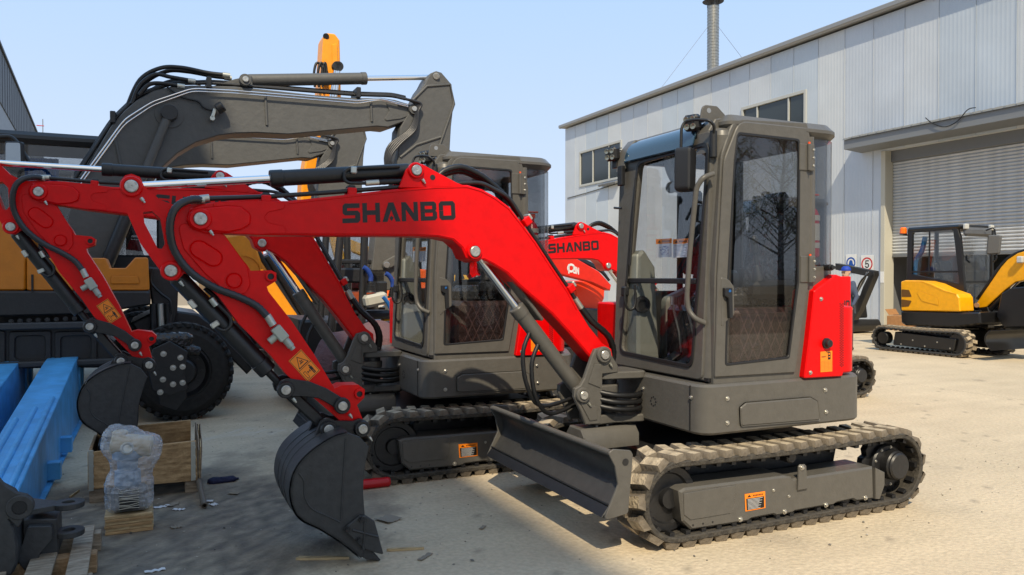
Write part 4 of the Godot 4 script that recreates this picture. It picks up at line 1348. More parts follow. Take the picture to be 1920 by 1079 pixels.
	for k in 4:
		b = nb(xf)
		var zc := -o - 0.035 - k * (2 * bw - 0.07) / 3.0
		var td := (tip - base).normalized()
		b.x = xf * Transform3D(Basis(td, Vector3(-td.y, td.x, 0), z), Vector3(base.x, base.y, zc))
		var tl := Vector2(tip.x - base.x, tip.y - base.y).length()
		b.prism([v2(-0.06, -0.012), v2(tl - 0.07, -0.028), v2(tl, -0.004), v2(tl, 0.004), v2(tl - 0.08, 0.03), v2(-0.02, 0.03)], -0.03, 0.03, 0.005)
		part("tooth", b, bm, bucket)
func hexbolt_dark(p: Vector3, r: float, parent: Node3D, xf: Transform3D):
	var b := nb(xf)
	b.cyl(p, p + Vector3(0, 0, 0.006), r * 1.5, 14)
	b.lathe(p + Vector3(0, 0, 0.006), Vector3(0, 0, 1), [v2(0, r), v2(0.012, r * 0.95), v2(0.012, 0)], 6)
	part("bolt", b, M_black(), parent)

# ---------- soft shapes: a distance field meshed as surface nets
func sdf_mesh(f: Callable, lo: Vector3, hi: Vector3, cell: float) -> MB:
	var nx := int(ceil((hi.x - lo.x) / cell)) + 1
	var ny := int(ceil((hi.y - lo.y) / cell)) + 1
	var nz := int(ceil((hi.z - lo.z) / cell)) + 1
	var d := PackedFloat32Array()
	d.resize(nx * ny * nz)
	for k in nz:
		for j in ny:
			for i in nx:
				d[(k * ny + j) * nx + i] = f.call(lo + Vector3(i, j, k) * cell)
	var id := {}
	var pos := []
	var nor := []
	var cor := [0, 1, nx, nx + 1, nx * ny, nx * ny + 1, nx * ny + nx, nx * ny + nx + 1]
	var cp := [Vector3(0, 0, 0), Vector3(1, 0, 0), Vector3(0, 1, 0), Vector3(1, 1, 0), Vector3(0, 0, 1), Vector3(1, 0, 1), Vector3(0, 1, 1), Vector3(1, 1, 1)]
	var ed := [[0, 1], [2, 3], [4, 5], [6, 7], [0, 2], [1, 3], [4, 6], [5, 7], [0, 4], [1, 5], [2, 6], [3, 7]]
	for k in nz - 1:
		for j in ny - 1:
			for i in nx - 1:
				var o := (k * ny + j) * nx + i
				var m := 0
				for c in 8:
					if d[o + cor[c]] < 0.0: m += 1
				if m == 0 or m == 8: continue
				var s := Vector3.ZERO
				var n := 0
				for e in ed:
					var a: float = d[o + cor[e[0]]]
					var b: float = d[o + cor[e[1]]]
					if (a < 0.0) != (b < 0.0):
						s += (cp[e[0]] as Vector3).lerp(cp[e[1]], a / (a - b)); n += 1
				id[o] = pos.size()
				pos.append(lo + (Vector3(i, j, k) + s / n) * cell)
				nor.append(Vector3(d[o + 1] - d[o] + d[o + cor[7]] - d[o + cor[6]], d[o + nx] - d[o] + d[o + cor[7]] - d[o + cor[5]], d[o + nx * ny] - d[o] + d[o + cor[7]] - d[o + cor[3]]).normalized())
	var b := MB.new()
	var st := [1, nx, nx * ny]
	for o in id:
		for ax in 3:
			var a1: int = st[(ax + 1) % 3]
			var a2: int = st[(ax + 2) % 3]
			if not (id.has(o - a1) and id.has(o - a2) and id.has(o - a1 - a2)): continue
			var v0: float = d[o]
			var v1: float = d[o + st[ax]]
			if (v0 < 0.0) == (v1 < 0.0): continue
			var q := [id[o - a1 - a2], id[o - a2], id[o], id[o - a1]]
			if v0 >= 0.0: q.reverse()
			b.quad(pos[q[0]], pos[q[1]], pos[q[2]], pos[q[3]], nor[q[0]], nor[q[1]], nor[q[2]], nor[q[3]])
	return b
func cap_d(p: Vector3, a: Vector3, b: Vector3, ra: float, rb: float) -> float:
	var ab := b - a
	var t := clampf((p - a).dot(ab) / max(ab.length_squared(), 1e-9), 0.0, 1.0)
	return p.distance_to(a + ab * t) - lerpf(ra, rb, t)
func smin(a: float, b: float, k: float) -> float:
	var h := clampf(0.5 + 0.5 * (b - a) / k, 0.0, 1.0)
	return lerpf(b, a, h) - k * h * (1.0 - h)
func box_d(p: Vector3, c: Vector3, s: Vector3, r: float) -> float:
	var q := (p - c).abs() - s * 0.5 + Vector3(r, r, r)
	return q.max(Vector3.ZERO).length() + min(max(q.x, max(q.y, q.z)), 0.0) - r

# ================= the yard =================
var gn := FastNoiseLite.new()
func ground_color(l: float, t: float) -> Color:
	var base := Color(0.58, 0.475, 0.325)
	var big := gn.get_noise_2d(l * 6.0, t * 6.0)
	var mid := gn.get_noise_2d(l * 30.0 + 300.0, t * 30.0)
	var fine := gn.get_noise_2d(l * 160.0, t * 160.0 + 90.0)
	var streak := gn.get_noise_2d(l * 9.0 + 700.0, t * 55.0)
	var k := 1.0 + 0.10 * big + 0.05 * mid + 0.05 * fine + 0.09 * streak
	var c := Color(base.r * k, base.g * k, base.b * k)
	# oily soil trodden in round the crate and the attachments, with ragged edges
	var d := v2((l + 0.1) / 1.35, (t - 5.2) / 1.75).length() + 0.45 * mid + 0.5 * big + 0.25 * fine
	var soil := clampf((1.15 - d) * 2.2, 0.0, 1.0) * (0.78 + 0.5 * fine)
	c = c.lerp(Color(0.10, 0.083, 0.065), clampf(soil, 0.0, 0.95))
	# dark worn strip where machines drip, under the row
	var drip := clampf((gn.get_noise_2d(l * 14.0 + 40.0, t * 14.0 - 80.0) - 0.22) * 3.0, 0.0, 1.0)
	if l < 7.0: c = c.lerp(Color(0.20, 0.175, 0.14), drip * 0.28)
	# pale spill of cement
	var sp := absf((t - 8.1) - (l - 0.9) * 0.25 + 0.25 * mid) / 0.22 + absf(l - 0.9) / 0.75
	c = c.lerp(Color(0.60, 0.54, 0.43), clampf(1.2 - sp, 0.0, 0.8) * clampf(0.6 + fine * 1.5, 0.0, 1.0))
	# flecks of grit
	if fine > 0.55: c = c.lerp(Color(0.16, 0.13, 0.10), 0.5)
	return c
func yard():
	gn.seed = 11
	gn.noise_type = FastNoiseLite.TYPE_SIMPLEX_SMOOTH
	gn.frequency = 0.05
	gn.fractal_octaves = 4
	var cm := mat("concrete", Color(1, 1, 1), 0.88, 0.0, {"vc": true, "t": noise_tex("grain", 512, 0.05, G(0.88), G(1.0), 5, 51), "n": bump_tex("grainb", 512, 0.05, 6.0, 5, 52), "ns": 0.3, "s": 0.9, "rt": noise_tex("roughvar", 512, 0.02, G(0.8), G(1.0), 4, 9)})
	var root := thing("ground", "", "", Vector3.ZERO, "", "structure")
	var b := plan()
	b.prism([v2(-120, -90), v2(160, -90), v2(160, 260), v2(-120, 260)], -0.4, -0.012)
	part("yard_base", b, mat("joint_dirt", Color(0.56, 0.50, 0.41), 0.95), root)
	var ls := [-12.0, -4.4, 9.95, 13.5, 17.1, 20.6]
	var ts := [-9.0, 2.4, 13.0, 24.0, 35.0, 46.0]
	for i in ls.size() - 1:
		for j in ts.size() - 1:
			var l0: float = ls[i] + 0.0025
			var l1: float = ls[i + 1] - 0.0025
			var t0: float = ts[j] + 0.0025
			var t1: float = ts[j + 1] - 0.0025
			var near := t0 > 2.0 and t0 < 5.0 and l1 < 10.0 and l0 > -6.0
			var cell := 0.06 if near else (0.16 if t0 < 20 and t1 > 0 else 0.6)
			var nu := int((l1 - l0) / cell)
			var nv := int((t1 - t0) / cell)
			var g := nb()
			g.colored = true
			var cols := []
			for v in nv + 1:
				var row := PackedColorArray()
				for u in nu + 1: row.append(ground_color(lerpf(l0, l1, float(u) / nu), lerpf(t0, t1, float(v) / nv)))
				cols.append(row)
			var up := Vector3.UP
			for v in nv:
				for u in nu:
					var xa := lerpf(l0, l1, float(u) / nu); var xb := lerpf(l0, l1, float(u + 1) / nu)
					var za := -lerpf(t0, t1, float(v) / nv); var zb := -lerpf(t0, t1, float(v + 1) / nv)
					var p := [Vector3(xa, 0, za), Vector3(xb, 0, za), Vector3(xb, 0, zb), Vector3(xa, 0, zb)]
					var q := [cols[v][u], cols[v][u + 1], cols[v + 1][u + 1], cols[v + 1][u]]
					for k in [0, 2, 1, 0, 3, 2]:
						g.v.append(p[k]); g.n.append(up); g.c.append(q[k])
			g.col = Color(0.3, 0.27, 0.22)
			var e := -0.012
			g.quad(Vector3(l0, e, -t0), Vector3(l1, e, -t0), Vector3(l1, 0, -t0), Vector3(l0, 0, -t0))
			g.quad(Vector3(l1, e, -t1), Vector3(l0, e, -t1), Vector3(l0, 0, -t1), Vector3(l1, 0, -t1))
			g.quad(Vector3(l1, e, -t0), Vector3(l1, e, -t1), Vector3(l1, 0, -t1), Vector3(l1, 0, -t0))
			g.quad(Vector3(l0, e, -t1), Vector3(l0, e, -t0), Vector3(l0, 0, -t0), Vector3(l0, 0, -t1))
			part("concrete_slab", g, cm, root)
	# loose grit on the concrete
	var gr := RandomNumberGenerator.new()
	gr.seed = 77
	var gb := nb()
	gb.colored = true
	for k in 1500:
		var lx := gr.randf_range(-1.5, 7.0)
		var tz := gr.randf_range(3.2, 9.0)
		var s := gr.randf_range(0.002, 0.007) * (1.6 if gr.randf() < 0.06 else 1.0)
		var p := Vector3(lx, s * 0.5, -tz)
		var ang := gr.randf() * TAU
		var ux := Vector3(cos(ang), 0, sin(ang)) * s * gr.randf_range(0.8, 1.9)
		var uz := Vector3(-sin(ang), 0, cos(ang)) * s * gr.randf_range(0.6, 1.1)
		var uy := Vector3(0, s * 0.6, 0)
		var tone := gr.randf_range(0.05, 0.22) if gr.randf() < 0.7 else gr.randf_range(0.3, 0.55)
		gb.col = Color(tone, tone * 0.9, tone * 0.76)
		gb.tri(p + ux, p + uy, p + uz); gb.tri(p + uz, p + uy, p - ux); gb.tri(p - ux, p + uy, p - uz); gb.tri(p - uz, p + uy, p + ux)
	one("grit", gb, mat("grit", Color(1, 1, 1), 0.95, 0.0, {"vc": true}), "fine dark grit and chips scattered over the concrete", "grit", Vector3.ZERO, "", "stuff")
	warehouse()
	left_buildings()
	trees()

const WL := 20.8
func wall_panel(root: Node3D, t0: float, t1: float, h0: float, h1: float, m: Material):
	# a ribbed metal sheet on the wall plane, ribs 12 mm proud
	var b := plan()
	var n := 9
	var front := []
	for k in n:
		var u0 := lerpf(t0, t1, float(k) / n)
		var w := (t1 - t0) / n
		front.append(v2(WL, u0 + w * 0.1)); front.append(v2(WL - 0.0022, u0 + w * 0.2)); front.append(v2(WL - 0.0022, u0 + w * 0.36)); front.append(v2(WL, u0 + w * 0.46))
	var poly := [v2(WL + 0.06, t0 + 0.003), v2(WL - 0.014, t0 + 0.003), v2(WL - 0.014, t0 + 0.02), v2(WL, t0 + 0.03)]
	poly.append_array(front)
	poly.append(v2(WL, t1 - 0.003)); poly.append(v2(WL + 0.06, t1 - 0.003))
	b.prism(poly, h0, h1)
	part("wall_panel", b, m, root)
func warehouse():
	var root := thing("warehouse", "long pale metal warehouse with roller door, canopy and high windows", "warehouse", Vector3(WL, 0, -25))
	var tones := []
	for k in 4:
		var c := [Color(0.735, 0.765, 0.80), Color(0.755, 0.78, 0.805), Color(0.715, 0.755, 0.795), Color(0.77, 0.79, 0.805)][k] as Color
		tones.append(mat("cladding_%d" % k, c, 0.45, 0.1, {"t": noise_tex("sheetvar", 512, 0.008, G(0.94), G(1.0), 4, 63), "s": 0.12, "n": bump_tex("dents", 256, 0.012, 5.0, 2, 62), "ns": 0.12}))
	var wins := [[32.08, 36.08, 6.43, 8.2], [20.32, 23.5, 6.3, 8.07]]
	var t := 4.0
	var k := 0
	while t < 37.7:
		var t1: float = min(t + 1.125, 37.74)
		var m: Material = tones[(k * 7 + k / 3) % 4]
		var cuts := [[0.0, 9.75]]
		if t1 > 8.6 and t < 17.15: cuts = [[5.5, 9.75]]
		for w in wins:
			if t1 > w[0] + 0.02 and t < w[1] - 0.02: cuts = [[0.0, w[2]], [w[3], 9.75]]
		if t < 17.15 and t1 > 17.15:
			wall_panel(root, 17.15, t1, 0.0, 5.5, m); cuts = [[5.5, 9.75]]
		for w in wins:
			for e in [w[0], w[1]]:
				if t < e - 0.02 and t1 > e + 0.02:
					if e == w[0]: wall_panel(root, t, e, w[2], w[3], m)
					else: wall_panel(root, e, t1, w[2], w[3], m)
		for c in cuts: wall_panel(root, t, t1, c[0], c[1], m)
		t = t1
		k += 1
	var dark := mat("shed_lining", Color(0.74, 0.76, 0.78), 0.8)
	var trim := mat("trim_grey", Color(0.42, 0.43, 0.44), 0.5, 0.1)
	var b := plan()
	b.prism([v2(WL + 0.06, 17.2), v2(WL + 24, 17.2), v2(WL + 24, 37.74), v2(WL + 0.06, 37.74)], 0.0, 9.7)
	part("shed_body", b, trim, root)
	b = plan()
	b.prism([v2(WL + 9, 4.0), v2(WL + 24, 4.0), v2(WL + 24, 17.2), v2(WL + 9, 17.2)], 0.0, 9.7)
	part("back_bay", b, dark, root)
	b = plan()
	b.prism([v2(WL + 0.06, 4.0), v2(WL + 9, 4.0), v2(WL + 9, 17.2), v2(WL + 0.06, 17.2)], 5.5, 9.7)
	part("bay_ceiling", b, dark, root)
	b = plan()
	b.prism([v2(WL + 0.06, 4.0), v2(WL + 9, 4.0), v2(WL + 9, 8.6), v2(WL + 0.06, 8.6)], 0.0, 5.5)
	part("bay_side", b, dark, root)
	# roof edge
	b = nb()
	b.box(Vector3(WL + 11.85, 9.90, -20.8), Vector3(24.3, 0.16, 34.4), 0.02)
	part("roof", b, mat("roof_edge", Color(0.52, 0.53, 0.54), 0.5, 0.1), root)
	b = nb()
	b.box(Vector3(WL - 0.20, 9.86, -20.8), Vector3(0.12, 0.12, 34.4), 0.02)
	part("gutter", b, mat("gutter_grey", Color(0.60, 0.61, 0.62), 0.5, 0.1), root)
	# windows
	for w in wins:
		b = nb()
		b.x = Transform3D(Basis(Vector3(0, 0, 1), Vector3(0, 1, 0), Vector3(-1, 0, 0)), Vector3(WL, 0, 0))
		var o := [v2(-w[1], w[2]), v2(-w[0], w[2]), v2(-w[0], w[3]), v2(-w[1], w[3])]
		b.ring(MB.inset(o, -0.06), MB.inset(o, 0.05), -0.06, 0.05, 0.006)
		var fr := part("window", b, mat("window_white", Color(0.66, 0.67, 0.66), 0.5), root)
		var mid := [0.33, 0.72] if w[0] > 30 else [0.25, 0.75]
		var edges := [0.0] + mid + [1.0]
		for j in 3:
			b = nb()
			var ta := lerpf(w[1], w[0], edges[j])
			var tb := lerpf(w[1], w[0], edges[j + 1])
			b.box(Vector3(WL + 0.03, (w[2] + w[3]) / 2, -(ta + tb) / 2), Vector3(0.01, w[3] - w[2], absf(ta - tb) - 0.05))
			part("pane", b, mat("window_pane", Color(0.20, 0.225, 0.235), 0.12, 0.0), fr)
			if j > 0:
				b = nb()
				b.box(Vector3(WL + 0.0, (w[2] + w[3]) / 2, -ta), Vector3(0.06, w[3] - w[2], 0.06), 0.006)
				part("mullion", b, mat("window_white", Color(0.66, 0.67, 0.66), 0.5), fr)
	# roller door, half open
	var slat := mat("roller_slat", Color(0.76, 0.77, 0.775), 0.42, 0.1, {"t": noise_tex("cladvar", 512, 0.01, G(0.86), G(1.0), 5, 61), "s": 0.5})
	var sm := nb()
	sm.x = Transform3D(Basis(Vector3(1, 0, 0), Vector3(0, 1, 0), Vector3(0, 0, 1)), Vector3.ZERO)
	var pr := [v2(0.02, 0.0), v2(0.02, 0.094), v2(0.0, 0.094), v2(-0.028, 0.07), v2(-0.032, 0.045), v2(-0.02, 0.02), v2(0.0, 0.008), v2(0.0, 0.0)]
	sm.prism(pr, -17.0, -8.7)
	var sme := sm.mesh()
	var rd := nb()
	rd.box(Vector3(WL + 0.36, 5.35, -12.85), Vector3(0.3, 0.4, 8.5), 0.02)
	var door := part("roller_door", rd, trim, root)
	for j in 32:
		share("slat", sme, slat, door, Transform3D(Basis.IDENTITY, Vector3(WL + 0.32, 2.25 + j * 0.097, 0) - ORG))
	b = nb()
	b.box(Vector3(WL + 0.31, 2.21, -12.85), Vector3(0.07, 0.08, 8.3), 0.01)
	part("bottom_rail", b, trim, door)
	# jamb and post
	b = nb()
	b.box(Vector3(WL + 0.16, 2.75, -17.09), Vector3(0.42, 5.5, 0.16), 0.01)
	var jb := part("door_post", b, mat("post_cream", Color(0.70, 0.69, 0.64), 0.5), root)
	b = nb()
	b.box(Vector3(WL - 0.055, 1.55, -17.09), Vector3(0.006, 0.35, 0.13))
	part("notice", b, mat("paper", Color(0.85, 0.85, 0.84), 0.7), jb)
	# canopy over the door
	b = nb()
	var c0 := WL - 0.78
	b.prism([v2(c0, 5.62), v2(c0, 5.92), v2(WL - 0.012, 6.12), v2(WL - 0.012, 6.0), v2(c0 + 0.06, 5.82), v2(c0 + 0.06, 5.66), v2(WL - 0.012, 5.60), v2(WL - 0.012, 5.56)], -17.95, -6.0, 0.004)
	var can := part("canopy", b, mat("canopy_grey", Color(0.46, 0.475, 0.49), 0.5, 0.1), root)
	var rb := nb()
	rb.x = Transform3D.IDENTITY
	rb.prism([v2(c0 - 0.05, 5.925), v2(c0 - 0.05, 5.96), v2(WL - 0.015, 6.165), v2(WL - 0.015, 6.13)], -0.03, 0.03)
	var rme := rb.mesh()
	for j in 40: share("roof_rib", rme, mat("roof_rib", Color(0.46, 0.475, 0.49), 0.5), can, Transform3D(Basis.IDENTITY, Vector3(0, 0, -17.9 + j * 0.3) - ORG))
	b = nb()
	b.prism([v2(c0 - 0.06, 5.918), v2(c0 - 0.06, 5.93), v2(WL - 0.015, 6.135), v2(WL - 0.015, 6.122)], -17.98, -6.0)
	part("canopy_sheet", b, mat("roof_rib", Color(0.46, 0.475, 0.49), 0.5), can)
	b = nb()
	var cw := []
	for q in [[1736, 221], [1750, 232], [1772, 238], [1795, 228], [1815, 206], [1830, 202]]: cw.append(UX(q[0], q[1], c0 - 0.05))
	b.tube(cr(cw, 6), 0.014, 6)
	part("hanging_cable", b, M_hose(), can)
	b = nb()
	var w2 := []
	for q in [[1064, 372], [1100, 362], [1150, 347], [1200, 333]]: w2.append(UX(q[0], q[1], WL - 0.03))
	b.tube(w2, 0.02, 6)
	part("wall_cable", b, M_hose(), root)
	b = nb()
	var sh := UX(1140, 344, WL - 0.2)
	b.box(sh + Vector3(0.1, 0, 0), Vector3(0.4, 0.12, 1.6), 0.02, Basis(Vector3(0, 0, 1), 0.25))
	part("small_awning", b, trim, root)
	# signs
	var white := mat("sign_white", Color(0.82, 0.83, 0.83), 0.4)
	var fx := Transform3D(Basis(Vector3(0, 0, 1), Vector3(0, 1, 0), Vector3(-1, 0, 0)), Vector3(WL - 0.016, 0, 0))
	var sgn := thing("safety_sign", "white square sign with blue round pictogram on the warehouse wall", "sign", Vector3(WL, 1.8, -18.31))
	b = nb(fx)
	b.prism(rp([v2(-18.52, 1.72), v2(-18.1, 1.72), v2(-18.1, 2.3), v2(-18.52, 2.3)], 0.02), 0.0, 0.015, 0.003)
	part("plate", b, white, sgn)
	b = nb(fx)
	var cc := v2(-18.31, 2.02)
	b.ring(circ(cc, 0.185, 28), circ(cc, 0.135, 28), 0.016, 0.018)
	b.prism(circ(cc + v2(0, 0.02), 0.07, 18), 0.016, 0.018)
	b.prism(rp([cc + v2(-0.12, -0.1), cc + v2(0.12, -0.1), cc + v2(0.07, 0.0), cc + v2(-0.07, 0.0)], 0.02), 0.0185, 0.019)
	part("pictogram", b, mat("sign_blue", Color(0.05, 0.28, 0.6), 0.4), sgn)
	sgn = thing("speed_sign", "white square sign with red ring and black 5 on the warehouse wall", "sign", Vector3(WL, 1.8, -17.69))
	b = nb(fx)
	b.prism(rp([v2(-17.92, 1.68), v2(-17.44, 1.68), v2(-17.44, 2.26), v2(-17.92, 2.26)], 0.02), 0.0, 0.015, 0.003)
	part("plate", b, white, sgn)
	b = nb(fx)
	cc = v2(-17.68, 1.97)
	b.ring(circ(cc, 0.215, 28), circ(cc, 0.17, 28), 0.016, 0.018)
	part("ring", b, mat("sign_red", Color(0.72, 0.04, 0.06), 0.4), sgn)
	b = nb(fx)
	var five := [[0.07, 0.12], [-0.055, 0.12], [-0.07, -0.02], [-0.03, -0.02], [0.0, 0.0], [0.03, -0.005], [0.042, -0.04], [0.03, -0.08], [0.0, -0.092], [-0.03, -0.08], [-0.04, -0.055], [-0.078, -0.06], [-0.06, -0.1], [-0.03, -0.122], [0.0, -0.128], [0.045, -0.115], [0.075, -0.08], [0.082, -0.04], [0.07, 0.005], [0.04, 0.03], [0.0, 0.035], [-0.03, 0.022], [-0.022, 0.085], [0.07, 0.085]]
	var fp := []
	for q in five: fp.append(cc + v2(q[0], q[1]))
	b.prism(fp, 0.016, 0.018)
	part("numeral", b, mat("sign_black", Color(0.04, 0.04, 0.045), 0.5), sgn)
	# chimney
	var cp := UX(1337, 130, WL + 3.2)
	var ch := thing("chimney", "tall galvanised flue pipe with a rain cap above the warehouse roof", "chimney", Vector3(cp.x, 10.04, cp.z))
	b = nb()
	var r := 0.27
	var prof := [v2(0, 0), v2(0, r)]
	var top := UX(1337, 12, WL + 3.2).y - 10.04
	var n := 30
	for j in n:
		var y0 := top * j / n
		prof.append(v2(y0 + 0.01, r)); prof.append(v2(y0 + top / n - 0.02, r)); prof.append(v2(y0 + top / n - 0.01, r + 0.012)); prof.append(v2(y0 + top / n, r))
	prof.append(v2(top, 0))
	b.lathe(Vector3(cp.x, 10.04, cp.z), Vector3.UP, prof, 24)
	part("flue", b, mat("galvanised", Color(0.66, 0.655, 0.63), 0.34, 0.7, {"t": noise_tex("steelvar", 256, 0.03, G(0.75), G(1.0), 4, 22), "s": 1.2}), ch)
	b = nb()
	b.lathe(Vector3(cp.x, 10.04 + top * 0.22, cp.z), Vector3.UP, [v2(0, r), v2(0.0, r + 0.02), v2(0.08, r + 0.02), v2(0.08, r)], 24)
	part("band", b, mat("rusty_band", Color(0.36, 0.22, 0.14), 0.8), ch)
	b = nb()
	b.lathe(Vector3(cp.x, 10.04 + top + 0.22, cp.z), Vector3.UP, [v2(0, 0), v2(-0.02, 0.48), v2(0.0, 0.50), v2(0.25, 0.06), v2(0.26, 0)], 24)
	part("rain_cap", b, mat("cap_dark", Color(0.2, 0.2, 0.2), 0.5, 0.4), ch)
	for j in 4:
		b = nb()
		var a := TAU * j / 4.0 + 0.4
		var q := Vector3(cp.x + cos(a) * r, 10.04 + top, cp.z + sin(a) * r)
		b.cyl(q - Vector3(0, 0.1, 0), q + Vector3(0, 0.24, 0), 0.02, 8)
		part("cap_post", b, trim, ch)
	for q in [Vector3(WL + 0.3, 10.04, -29.5), Vector3(WL + 0.6, 10.04, -24.0)]:
		b = nb()
		b.tube([Vector3(cp.x, 10.04 + top * 0.85, cp.z), q], 0.009, 5)
		part("guy_wire", b, trim, ch)
	# things in the open bay
	var box := mat("cardboard", Color(0.66, 0.48, 0.31), 0.85, 0.0, {"t": noise_tex("cardvar", 256, 0.02, G(0.85), G(1.0), 4, 71), "s": 1.5})
	for q in [[19.9, 15.75, 0.62, 0.42, 0.5, 0.2, "open brown cardboard box under the speed sign"], [21.9, 16.35, 0.55, 0.5, 0.7, 0.0, "closed brown carton just inside the roller door"]]:
		var ob := thing("cardboard_box", q[6], "box", Vector3(q[0], 0, -q[1]))
		b = nb()
		b.box(Vector3(q[0], q[3] / 2 + 0.002, -q[1]), Vector3(q[2], q[3], q[4]), 0.008, Basis(Vector3.UP, q[5]))
		part("carton", b, box, ob)
		if q[5] > 0.0:
			for s in [-1.0, 1.0]:
				b = nb()
				b.box(Vector3(q[0] + s * 0.02, q[3] + 0.10, -q[1] + s * 0.27), Vector3(q[2] * 0.95, 0.2, 0.008), 0.0, Basis(Vector3.UP, q[5]) * Basis(Vector3(1, 0, 0), s * 0.6))
				part("flap", b, box, ob)
	var rk := thing("storage_rack", "dark metal storage rack in the shade of the open bay", "rack", Vector3(24.5, 0, -15.6))
	for s in 4:
		b = nb()
		b.box(Vector3(24.5 + (0.5 if s % 2 else -0.5), 0.95, -15.6 + (1.0 if s < 2 else -1.0)), Vector3(0.07, 1.9, 0.07), 0.005)
		part("post", b, trim, rk)
	for s in 3:
		b = nb()
		b.box(Vector3(24.5, 0.45 + 0.65 * s, -15.6), Vector3(1.06, 0.05, 2.06), 0.005)
		part("shelf", b, trim, rk)
	var dr := [[23.1, 15.9, 0.28, 0.85, Color(0.10, 0.16, 0.35), "dark blue oil drum standing inside the open bay"], [22.9, 15.1, 0.26, 0.8, Color(0.16, 0.16, 0.17), "black oil drum standing inside the open bay"]]
	for q in dr:
		b = nb()
		b.lathe(Vector3(q[0], 0, -q[1]), Vector3.UP, [v2(0, 0), v2(0, q[2]), v2(q[3] * 0.33, q[2]), v2(q[3] * 0.35, q[2] + 0.012), v2(q[3] * 0.37, q[2]), v2(q[3] * 0.65, q[2]), v2(q[3] * 0.67, q[2] + 0.012), v2(q[3] * 0.69, q[2]), v2(q[3], q[2]), v2(q[3], q[2] - 0.02), v2(q[3] - 0.015, q[2] - 0.025), v2(q[3] - 0.015, 0)], 24)
		one("oil_drum", b, mat("drum_%s" % q[5].left(5), q[4], 0.4), q[5], "drum", Vector3(q[0], 0, -q[1]))

func left_buildings():
	# the hall whose dark eave shows beside the machines
	FR = Basis(Vector3.UP, TH + 0.057)
	var l := -4.7
	var a := UX(0, 90, l)
	var e := UX(80, 280, l)
	var lo := UX(0, 195, l)
	var root := thing("dark_hall", "dark grey metal hall with a pale lower wall behind the wheeled excavators", "building", Vector3(l - 5, 0, e.z))
	var dk := mat("dark_cladding", Color(0.25, 0.275, 0.30), 0.55, 0.1, {"t": noise_tex("cladvar", 512, 0.01, G(0.86), G(1.0), 5, 61), "s": 0.4})
	var pale := mat("pale_cladding", Color(0.50, 0.53, 0.56), 0.55, 0.1, {"t": noise_tex("cladvar", 512, 0.01, G(0.86), G(1.0), 5, 61), "s": 0.4})
	var b := plan()
	b.prism([v2(l - 12, -a.z - 3.0), v2(l, -a.z - 3.0), v2(l, -e.z), v2(l - 12, -e.z)], 0.0, lo.y)
	part("lower_wall", b, pale, root)
	b = plan()
	b.prism([v2(l - 12.0, -a.z - 3.05), v2(l + 0.05, -a.z - 3.05), v2(l + 0.05, -e.z + 0.05), v2(l - 12.0, -e.z + 0.05)], lo.y, a.y - 0.15)
	part("upper_wall", b, dk, root)
	b = nb()
	b.prism([v2(l + 0.15, a.y - 0.15), v2(l + 0.15, a.y), v2(l - 6, a.y + 1.2), v2(l - 12.2, a.y), v2(l - 12.2, a.y - 0.15)], e.z - 0.2, a.z + 3.2)
	part("roof", b, dk, root)
	for k in 30:
		b = nb()
		var z := lerpf(a.z + 2.5, e.z + 0.5, k / 29.0)
		b.box(Vector3(l + 0.055, (lo.y + a.y) / 2 - 0.1, z), Vector3(0.03, a.y - lo.y - 0.2, 0.10), 0.004)
		part("cladding_rib", b, dk, root)
	var mp := UX(80, 285, l + 0.3)
	var top := UX(79, 222, l + 0.3)
	var mast := thing("mast", "thin pole with a red crossbar beside the dark hall", "pole", Vector3(mp.x, 0, mp.z))
	b = nb()
	b.cyl(Vector3(mp.x, 0, mp.z), Vector3(mp.x, top.y, mp.z), 0.035, 8)
	part("pole", b, mat("trim_grey", Color(0.42, 0.43, 0.44), 0.5, 0.1), mast)
	b = nb()
	b.cyl(Vector3(mp.x - 0.5, UX(80, 255, l).y, mp.z), Vector3(mp.x + 0.1, UX(80, 255, l).y, mp.z), 0.04, 8)
	part("crossbar", b, mat("sign_red", Color(0.72, 0.04, 0.06), 0.4), mast)
	FR = Basis(Vector3.UP, TH)
	# the tall works hall out of view whose shadow lies over the yard
	var h := 26.0
	var x := 2.2 - 0.397 * h
	root = thing("works_hall", "tall white works hall out of view, shading one side of the yard", "building", Vector3(x - 8, 0, 0))
	b = plan()
	b.prism([v2(x - 16, -44), v2(x, -44), v2(x, -4), v2(x - 16, -4)], 0.0, h - 0.25)
	var white := mat("white_cladding", Color(0.86, 0.85, 0.83), 0.6)  # made white so the unseen wall bounces light into the shaded yard
	part("wall", b, white, root)
	b = plan()
	b.prism([v2(x - 16.2, -44.2), v2(x + 0.02, -44.2), v2(x + 0.02, -3.9), v2(x - 16.2, -3.9)], h - 0.25, h)
	part("roof", b, dk, root)
	for k in 20:
		b = nb()
		b.box(Vector3(x + 0.01, h / 2 - 0.2, 43.0 - k * 2.0), Vector3(0.05, h - 0.5, 0.2), 0.01)
		part("cladding_rib", b, white, root)

